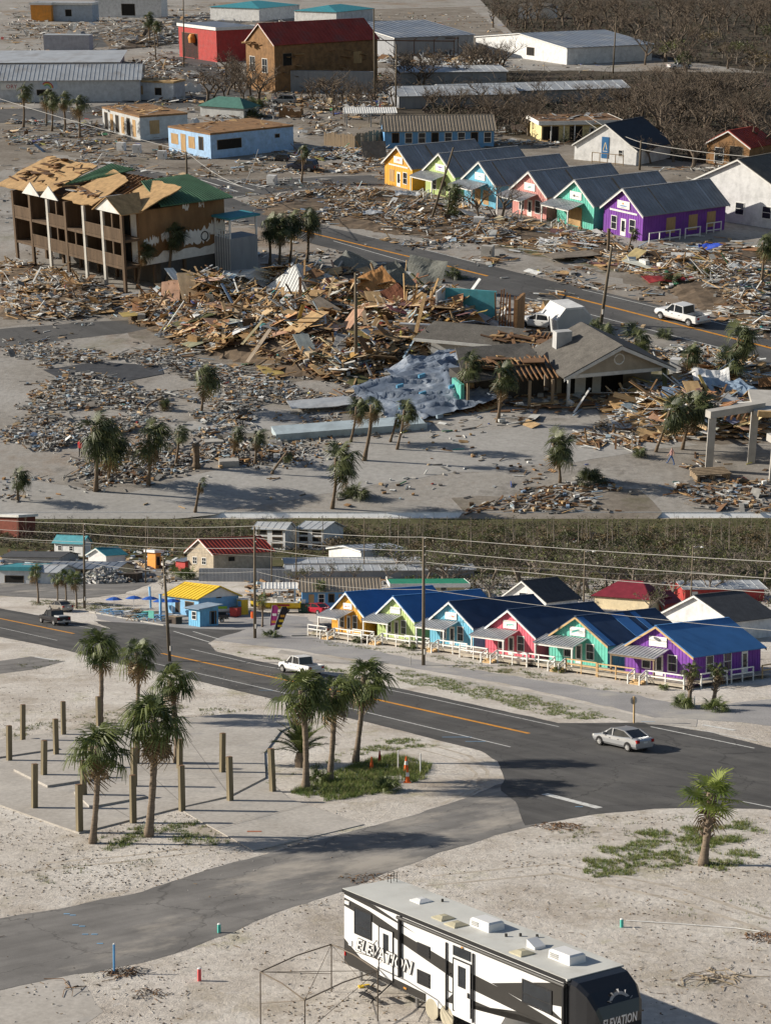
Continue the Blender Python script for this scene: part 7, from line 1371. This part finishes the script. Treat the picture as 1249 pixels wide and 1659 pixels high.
def simple_sign(pl, u, v, w, h, z, m, label, rz=-40, cat='sign', name='sign_board'):
    p = pl.p(u, v); t = thing(name, label, cat, pl, p.x, p.y, rz); put('panel', G().box(-w/2,w/2,-.03,.03,z,z+h).mesh('panel', m), t)
    for x in (-w/2+.06, w/2-.06): put('leg', G().box(x-.04,x+.04,-.03,.03,-.05,z).mesh('leg', wood()), t)
simple_sign(LO, 245,1010,1.1,1.0,.7,paint('teal_paint', ()),'teal notice board at the yard fence')
p = LO.p(260,1004); t = thing('totem_post', 'bright blue square totem post by the yard entrance', 'post', LO, p.x, p.y, -50); put('shaft', G().box(-.14,.14,-.14,.14,-.05,3.4).mesh('shaft', lightblue), t); put('cap', G().box(-.18,.18,-.18,.18,3.401,3.5).mesh('cap', midblue), t)
p = LO.p(244,985); t = thing('totem_post', 'thinner tilted light blue post behind the umbrellas', 'post', LO, p.x, p.y, -50); t.matrix_world = t.matrix_world @ Matrix.Rotation(R(-5), 4, 'Y'); put('shaft', G().box(-.12,.12,-.12,.12,-.05,3.0).mesh('shaft', lightblue), t); put('cap', G().box(-.15,.15,-.15,.15,3.001,3.1).mesh('cap', lightblue), t)
p = LO.p(388,996); t = thing('portable_toilet', 'blue and yellow portable toilet beside the snack bar', 'toilet', LO, p.x, p.y, -50); put('cabin', G().box(-.55,.55,0,1.1,0,2.1).mesh('cabin', yellowroof), t); put('door', G().box(-.42,.42,-.03,-.001,.1,1.9).mesh('door', lightblue), t); put('roof', G().box(-.6,.6,-.05,1.15,2.101,2.25).mesh('roof', white()), t)
p = LO.p(282,1010); t = thing('planter_box', 'dark wooden planter box behind the small hut', 'planter', LO, p.x, p.y, -50); put('box', G().box(-1.2,1.2,-.5,.5,0,.9).mesh('box', mat('dark_timber', (.06,.045,.035))), t); put('rim', G().box(-1.25,1.25,-.55,.55,.901,.98).mesh('rim', wood()), t)
p = LO.p(410,1002); t = thing('barrel', 'orange-red barrel by the pole', 'barrel', LO, p.x, p.y); put('drum', G().tube([(0,0,0),(0,0,.45),(0,0,.9)], [.3,.33,.3], 10).mesh('drum', orange), t); put('lid', G().tube([(0,0,.9),(0,0,.94)], .31, 10).mesh('lid', redwall), t)
# low kerb stones in front of the snack bar
for i in range(11):
    a = i/10; p = LO.p(150+110*a, 993+20*a); o = G().box(-.9,.9,-.1,.1,-.02,.16).build('parking_stop', concrete(), M=LO.M(p.x, p.y, -52+rd.uniform(-3,3))); tag(o, 'low concrete parking stop edging the snack bar yard', 'kerb', 'parking stops by the snack bar')
p = LO.p(485,1031); o = G().box(-1,1,-.12,.12,-.02,.18).build('parking_stop', concrete(), M=LO.M(p.x, p.y, 10)); tag(o, 'single concrete parking stop on the gravel by the flags', 'kerb')
# boats
def hull(t, L, w, h, m, z0, nm='hull'):
    rings = []
    for x, k, zz in ((0,.92,0),(.3,1,0),(.6,.96,.02),(.82,.68,.12),(.95,.28,.26),(1,.04,.34)): rings.append([(x*L, -w*k, z0+h+zz*.6), (x*L, -w*k*.82, z0+h*.35+zz), (x*L, 0, z0+zz), (x*L, w*k*.82, z0+h*.35+zz), (x*L, w*k, z0+h+zz*.6), (x*L, w*k*.8, z0+h*.9+zz*.5), (x*L, -w*k*.8, z0+h*.9+zz*.5)])
    g = G(); g.loft(rings); return put(nm, fix(g.mesh(nm, m)), t)
def trailer(t, L, w):
    put('trailer_frame', G().box(-.1,L+1.2,-w*.7,-w*.62,.42,.5).box(-.1,L+1.2,w*.62,w*.7,.42,.5).box(.3,.4,-w*.7,w*.7,.42,.5).mesh('trailer_frame', steel()), t)
    for y in (-w*.9,w*.9): wheel(t, L*.3, y, .28, .18)
p = LO.p(488,993); t = thing('motor_boat', 'yellow motor boat with white T-top on a trailer', 'boat', LO, p.x, p.y, 176); trailer(t, 6.8, 1.15); hull(t, 7.2, 1.15, .95, paint('boat_yellow', (.75,.52,.03)), .52)
put('deck', G().box(.3,5.2,-.8,.8,1.38,1.5).mesh('deck', white()), t); put('console', G().box(2.6,3.4,-.4,.4,1.5,2.3).mesh('console', white()), t); put('hardtop', G().box(1.9,3.9,-.75,.75,3.1,3.2).mesh('hardtop', white()), t); put('outboard_motor', G().box(-.6,-.05,-.25,.25,.7,1.9).mesh('outboard_motor', white()), t); put('name_stripe', G().box(1.5,3.2,1.165,1.18,1.05,1.3).mesh('name_stripe', mat('sign_red', ())), t)
for x in (2,3.8):
    for y in (-.7,.7): put('top_post', G().tube([(x,y,1.4),(x,y*.95,3.1)], .04, 5).mesh('top_post', steel()), t)
p = LO.p(370,1008); t = thing('jet_ski', 'dark blue and white jet ski on a trailer beside the hut', 'jet ski', LO, p.x, p.y, 190); trailer(t, 3.0, .65); hull(t, 3.2, .62, .55, np_, .5); put('seat', fix(G().loft([[(x,-w,z),(x,w,z),(x,w*.6,z+.35),(x,-w*.6,z+.35)] for x, w, z in ((.3,.22,1.0),(1.5,.25,1.05),(1.9,.2,1.25))]).mesh('seat', blackp)), t); put('cowl', fix(G().loft([[(x,-w,z),(x,w,z),(x,w*.5,z+.3),(x,-w*.5,z+.3)] for x, w, z in ((1.9,.3,1.05),(2.4,.3,1.0),(3.0,.1,.95))]).mesh('cowl', wh)), t); put('handlebar', G().tube([(2,-.4,1.6),(2.1,0,1.55),(2,.4,1.6)], .03, 5).mesh('handlebar', lightblue), t)
p = LO.p(365,1000); t = thing('jet_ski', 'lime and white jet ski behind the dark one', 'jet ski', LO, p.x+.5, p.y+1.6, 190); trailer(t, 3.0, .65); hull(t, 3.0, .6, .55, wh, .5); put('seat', G().box(.4,1.8,-.22,.22,1.0,1.35).mesh('seat', paint('lime', (.4,.6,.05))), t)
# feather flags
def feather(u, v, vt, m, label, lean, items):
    p = LO.p(u, v); s = LO.sc(u, v); h = (v-vt)/s; t = thing('feather_flag', label, 'flag', LO, p.x, p.y, -10); put('pole', G().tube([(0,0,0),(lean*.3,0,h*.5),(lean,0,h)], .025, 5).mesh('pole', white()), t)
    pts = [(0,0,.9),(.75,0,1.1),(lean*.4+.8,0,h*.5),(lean+.75,0,h*.9),(lean+.5,0,h),(lean,0,h*.98),(lean*.35,0,h*.5)]; o = put('banner', fix(G().prism(pts, (0,.02,0)).mesh('banner', m)), t)
    for z0, z1, c in items: q = lean*(z0+z1)/2/h; put('stripe', G().box(q+.12,q+.66,-.015,-.001,z0,z1).mesh('stripe', c), o)
feather(437,1026,980,mat('flag_magenta', (.35,.04,.18)),'magenta and orange feather flag beside the palm',.35,[(1.3,1.6,lineorange),(2.2,2.5,white())]); feather(443,1034,982,mat('flag_black', (.03,.025,.03)),'black and gold feather flag leaning by the pole',1.1,[(1.4,1.65,yellowroof),(2.0,2.3,yellowroof),(2.6,2.9,lineorange)])
def dumpster(u, v, m, label, w=2.0):
    p = LO.p(u, v); t = thing('dumpster', label, 'dumpster', LO, p.x, p.y, -20); put('bin', fix(G().prism([(-w/2,0,.1),(w/2,0,.1),(w/2+.1,0,1.3),(-w/2-.1,0,1.3)], (0,1.4,0)).mesh('bin', m)), t); put('lid', G().box(-w/2-.1,w/2+.1,-.05,1.45,1.301,1.36).mesh('lid', blackp), t)
dumpster(497,994,mat('dark_green_steel', (.03,.07,.05)),'dark green dumpster between the boat and the red car', 2.6); dumpster(378,1000,redwall,'red bin beside the portable toilet', 1.0)
# rubble heap and far clutter (lower)
g = G()
for i in range(700):
    a = rd.uniform(0,6.28); r_ = rd.random()**.7; c = LO.p(168,942); x, y = c.x + 6.5*r_*math.cos(a), c.y + 4*r_*math.sin(a); z = 2.2*(1-r_) ; g.col = tuple(c_*rd.uniform(.97,1.03) for c_ in rd.choice(GRY+WHT+GRY)); g.obox(Matrix.Translation((x,y,lower_z(y)+z+.1)) @ Euler((rd.uniform(-.6,.6),rd.uniform(-.6,.6),rd.uniform(0,6))).to_matrix().to_4x4(), rd.uniform(.3,1.4), rd.uniform(.2,.7), rd.uniform(.1,.4))
tag(g.build('rubble_heap', cm), 'heap of broken concrete beside the roll-off container', kind='stuff')
g = G()
for i in range(900):
    p = LO.p(rd.uniform(0,300), rd.uniform(892,945)) if i < 500 else LO.p(rd.uniform(400,650), rd.uniform(925,975)); g.col = rd.choice(GRY+WHT+TAN+BRN+BLU); g.obox(Matrix.Translation((p.x,p.y,lower_z(p.y)+rd.uniform(.05,.35))) @ Euler((rd.uniform(-.3,.3),rd.uniform(-.3,.3),rd.uniform(0,6))).to_matrix().to_4x4(), rd.uniform(.3,1.8), rd.uniform(.2,.8), rd.uniform(.05,.5))
tag(g.build('yard_litter', cm), 'leftover storm litter between the far shops', kind='stuff')
# pebbles, sticks and dry weed on the sand
g = G(); SP = [(.30,.27,.23),(.20,.16,.12),(.42,.40,.37),(.13,.10,.08),(.26,.19,.12),(.50,.47,.43)]
SSP = [LO.p(*q) for q in [(-80,1510),(0,1489),(120,1468),(230,1445),(330,1413),(430,1383),(560,1350),(680,1318),(770,1288),(830,1262),(1330,1228),(1330,1330),(1060,1313),(905,1332),(800,1356),(700,1389),(620,1419),(560,1444),(440,1484),(330,1532),(230,1564),(0,1608),(-80,1627)]]
for i in range(11000):
    if i < 4500: u, v = rd.uniform(-10,1260), rd.uniform(1400,1690)
    elif i < 6000: u, v = rd.uniform(820,1260), rd.uniform(1320,1420)
    elif i < 7500: u, v = rd.uniform(-10,520), rd.uniform(1075,1180)
    else: u, v = rd.uniform(-10,560), rd.uniform(1310,1470)
    p = LO.p(u, v)
    if noise.noise(Vector((p.x*.25,p.y*.25,2))) < rd.uniform(-.5,.5) or (inpoly(p, SSP) and rd.random() > .03): continue
    g.col = rd.choice(SP); k = rd.random()
    if k < .85: s = rd.uniform(.02,.07); g.obox(Matrix.Translation((p.x,p.y,s*.3)) @ Euler((rd.uniform(-.5,.5),rd.uniform(-.5,.5),rd.uniform(0,6))).to_matrix().to_4x4(), s*1.5, s, s*.7)
    else: L = rd.uniform(.1,.45); a = rd.uniform(0,6.28); g.bar((p.x,p.y,.03),(p.x+L*math.cos(a),p.y+L*math.sin(a),.05),.025,.02)
tag(g.build('pebbles_and_sticks', cm), 'small stones, sticks and dry weed scattered on the sand', kind='stuff')
def stuffpile(u, v, n, r, cols, name, label, L=.5):
    c = LO.p(u, v); g = G()
    for i in range(n):
        a = rd.uniform(0,6.28); q = r*rd.random()**.6; p = c + Vector((q*math.cos(a), q*math.sin(a)*.7)); g.col = rd.choice(cols); l = rd.uniform(.3,1)*L; b = rd.uniform(0,6.28); g.tube([(p.x,p.y,.02),(p.x+l*.5*math.cos(b),p.y+l*.5*math.sin(b),.05+.25*rd.random()*(1-q/r)),(p.x+l*math.cos(b+.4),p.y+l*math.sin(b+.4),.03)], .018, 3, False)
    tag(g.build(name, cm), label, kind='stuff')
stuffpile(200,1578,70,.8,BRN+GRY[:2],'brush_pile','tangle of cut brush and roots at the street edge',.8); stuffpile(130,1596,6,1.2,BRN,'brush_pile','long dead vine lying on the sand by the street',1.8); stuffpile(905,1340,120,1.5,BRN,'brush_pile','heap of dug-up roots at the junction corner',.5); stuffpile(1165,1585,40,1.4,[(.36,.29,.2)],'dry_reeds','bundle of dry reeds lying on the sand',1.6); stuffpile(1240,1520,80,1.2,BRN,'brush_pile','brown weed clump on the open sand',.5); stuffpile(240,1612,50,1.0,GRY+BRN,'brush_pile','scatter of roots and stones on the near sand',.4); stuffpile(600,1425,60,1.6,BRN,'brush_pile','low rubble edge of the side street',.4)
p = LO.p(1120,1497); o = G().tube([(p.x-3.2,p.y+.4,.04),(p.x-1,p.y-.1,.05),(p.x+2,p.y-.9,.05),(p.x+3.4,p.y-1.6,.04)], .026, 5).build('water_pipe', pvc); tag(o, 'thin white plastic pipe lying across the sand', 'pipe')
# orange paint scrap and blue utility marks
for k, (u, v, c, w_, h_) in enumerate(((412,1349,mat('rust_mark', (.35,.12,.06)),.9,.3),(1050,1170,lightblue,1.2,.12),(740,1195,lightblue,2.4,.12),(770,1202,lightblue,1.6,.12),(118,1484,lightblue,.3,.1),(108,1482,lightblue,.3,.1),(122,1500,lightblue,.3,.1),(133,1502,lightblue,.3,.1),(138,1515,lightblue,.3,.1),(153,1515,lightblue,.3,.1),(162,1530,lightblue,.3,.1),(938,1308,lightblue,.5,.1),(430,1119,lightblue,1.5,.1))):
    q = LO.p(u, v); z = .06 if k == 0 else .026; sheet(LO, 'paint_mark', None, z, c, 0, pts=[q+Vector((-w_/2,-h_/2)), q+Vector((w_/2,-h_/2)), q+Vector((w_/2,h_/2)), q+Vector((-w_/2,h_/2))])
# grass
def grass(polys, name, label, h=.16, den=22, cols=((.11,.15,.04),(.16,.18,.055),(.22,.21,.085),(.08,.11,.035),(.27,.24,.12)), per=7, thr=-.1):
    g = G()
    for px in polys:
        P = [LO.p(*q) for q in px]; x0, x1 = min(p.x for p in P), max(p.x for p in P); y0, y1 = min(p.y for p in P), max(p.y for p in P); n = int((x1-x0)*(y1-y0)*den)
        for i in range(min(n, 16000)):
            p = Vector((rd.uniform(x0,x1), rd.uniform(y0,y1)))
            if not inpoly(p, P): continue
            e = edist(p, P); q = noise.noise(Vector((p.x*.55,p.y*.55,4))) + .5*noise.noise(Vector((p.x*2,p.y*2,1)))
            if q < thr + .45*max(0, 1-e/1.2) + rd.uniform(-.2,.2): continue
            g.col = tuple(c*1.0 for c in rd.choice(cols)); z = lower_z(p.y)
            for k in range(per):
                a = rd.uniform(0,6.28); hh = h*rd.uniform(.5,1.3); b = Vector((p.x+rd.gauss(0,.07), p.y+rd.gauss(0,.07), z)); w_ = .014; d = Vector((math.cos(a),math.sin(a),0)); s_ = Vector((-d.y,d.x,0))*w_; g.add([b-s_, b+s_, b+d*hh*.6+Vector((0,0,hh))], [(0,1,2)])
    tag(g.build(name, attr_mat('grass_blade', .7, .2)), label, kind='stuff')
GC = ((.12,.18,.035),(.17,.22,.05),(.20,.21,.06),(.09,.14,.03),(.25,.25,.10))
grass([[(950,1370),(1060,1352),(1180,1360),(1240,1384),(1180,1412),(1060,1412),(960,1432),(935,1400)],[(1020,1345),(1200,1330),(1260,1345),(1200,1372),(1060,1370)]], 'grass', 'patchy green grass around the short thick palm', .16, 52, GC, thr=-.02)
grass([[(860,1350),(1000,1325),(1249,1320),(1249,1360),(1000,1370),(880,1380)],[(1040,1480),(1240,1440),(1249,1520),(1100,1500)],[(20,1400),(420,1372),(300,1400),(60,1440)]], 'grass', 'sparse weeds on the open sand', .12, 9, thr=.22)
grass([[(470,1285),(520,1300),(600,1290),(690,1262),(700,1240),(640,1222),(580,1236),(520,1262)]], 'grass', 'thick green ground cover on the palm island', .28, 50, GC, thr=-.55)
grass([[(150,1362),(240,1335),(300,1320),(390,1372),(330,1374),(250,1360),(160,1385)],[(420,1275),(560,1215),(640,1190),(720,1210),(600,1222)]], 'grass', 'weedy strip along the slab edge', .17, 34, GC, thr=-.1)
grass([[(0,1168),(100,1165),(280,1140),(470,1150),(300,1165),(150,1190),(0,1215)],[(20,1078),(110,1068),(60,1090)]], 'grass', 'scattered weeds behind the foundation slab', .16, 12, thr=.12)
grass([[(640,1082),(820,1118),(960,1150),(1010,1168),(920,1168),(780,1136),(640,1104)],[(345,1050),(520,1078),(640,1104),(560,1096),(420,1066)]], 'grass', 'roadside grass verge between sidewalk and main road', .15, 34, GC, thr=-.2)
grass([[(50,972),(160,975),(300,1000),(280,1008),(150,990),(40,980)],[(700,1080),(830,1075),(900,1092),(840,1096),(760,1088)],[(500,1034),(700,1060),(900,1096),(1100,1132),(1080,1136),(880,1104),(680,1066),(500,1042)]], 'grass', 'green weeds along the boardwalk and yard', .18, 16, thr=0)
# people
def person(pl, u, v, hpx, label, shirt, trouser, stride, rz):
    p = pl.p(u, v); s = pl.sc(u, v); H = hpx/s; k = H/1.75; me = bpy.data.meshes.new('body'); V = [(0,0,.95),(0,0,1.18),(0,0,1.42),(0,0,1.52),(0,.02,1.66)]; E = [(0,1),(1,2),(2,3),(3,4)]; Rr = [.15,.14,.15,.06,.105]
    for sg in (-1,1):
        b = len(V); st = stride*sg; V += [(sg*.10,0,.88),(sg*.10,st*.22,.50),(sg*.10,st*.38,.08),(sg*.10,st*.38+.16,.04)]; E += [(0,b),(b,b+1),(b+1,b+2),(b+2,b+3)]; Rr += [.095,.07,.05,.045]
        b = len(V); V += [(sg*.20,0,1.40),(sg*.25,-st*.12,1.14),(sg*.25,-st*.22+.08,.90),(sg*.25,-st*.24+.12,.80)]; E += [(2,b),(b,b+1),(b+1,b+2),(b+2,b+3)]; Rr += [.065,.05,.038,.035]
    me.from_pydata([tuple(c*k for c in q) for q in V], E, []); o = bpy.data.objects.new('body', me); COL.objects.link(o)
    sk = o.modifiers.new('s','SKIN'); sk.use_smooth_shade = True; o.modifiers.new('d','SUBSURF').levels = 1
    for i, q in enumerate(me.skin_vertices[0].data): q.radius = (Rr[i]*k, Rr[i]*k*.8); q.use_root = (i == 0)
    bpy.context.view_layer.update(); m2 = bpy.data.meshes.new_from_object(o.evaluated_get(bpy.context.evaluated_depsgraph_get())); bpy.data.objects.remove(o)
    m2.materials.clear()
    for m in (mat('skin_tone', (.45,.28,.2)), shirt, trouser, mat('hair_dark', (.05,.035,.03))): m2.materials.append(m)
    for f in m2.polygons: z = f.center.z/k; x = abs(f.center.x)/k; f.material_index = 3 if z > 1.68 else 0 if z > 1.5 or (x > .19 and z < 1.15) else 1 if z > .93 else 2
    t = thing('person', label, 'person', pl, p.x, p.y, rz); put('body', m2, t); return t
person(UP, 1087,752,30,'walking person in pale pink top and blue jeans', mat('pink_top', (.6,.35,.33)), mat('blue_jeans', (.06,.12,.28)), 1, 60); person(UP, 131,740,30,'person in red shirt and dark shorts standing in the rubble', mat('red_shirt', (.6,.04,.05)), mat('dark_shorts', (.04,.04,.05)), .2, 150)
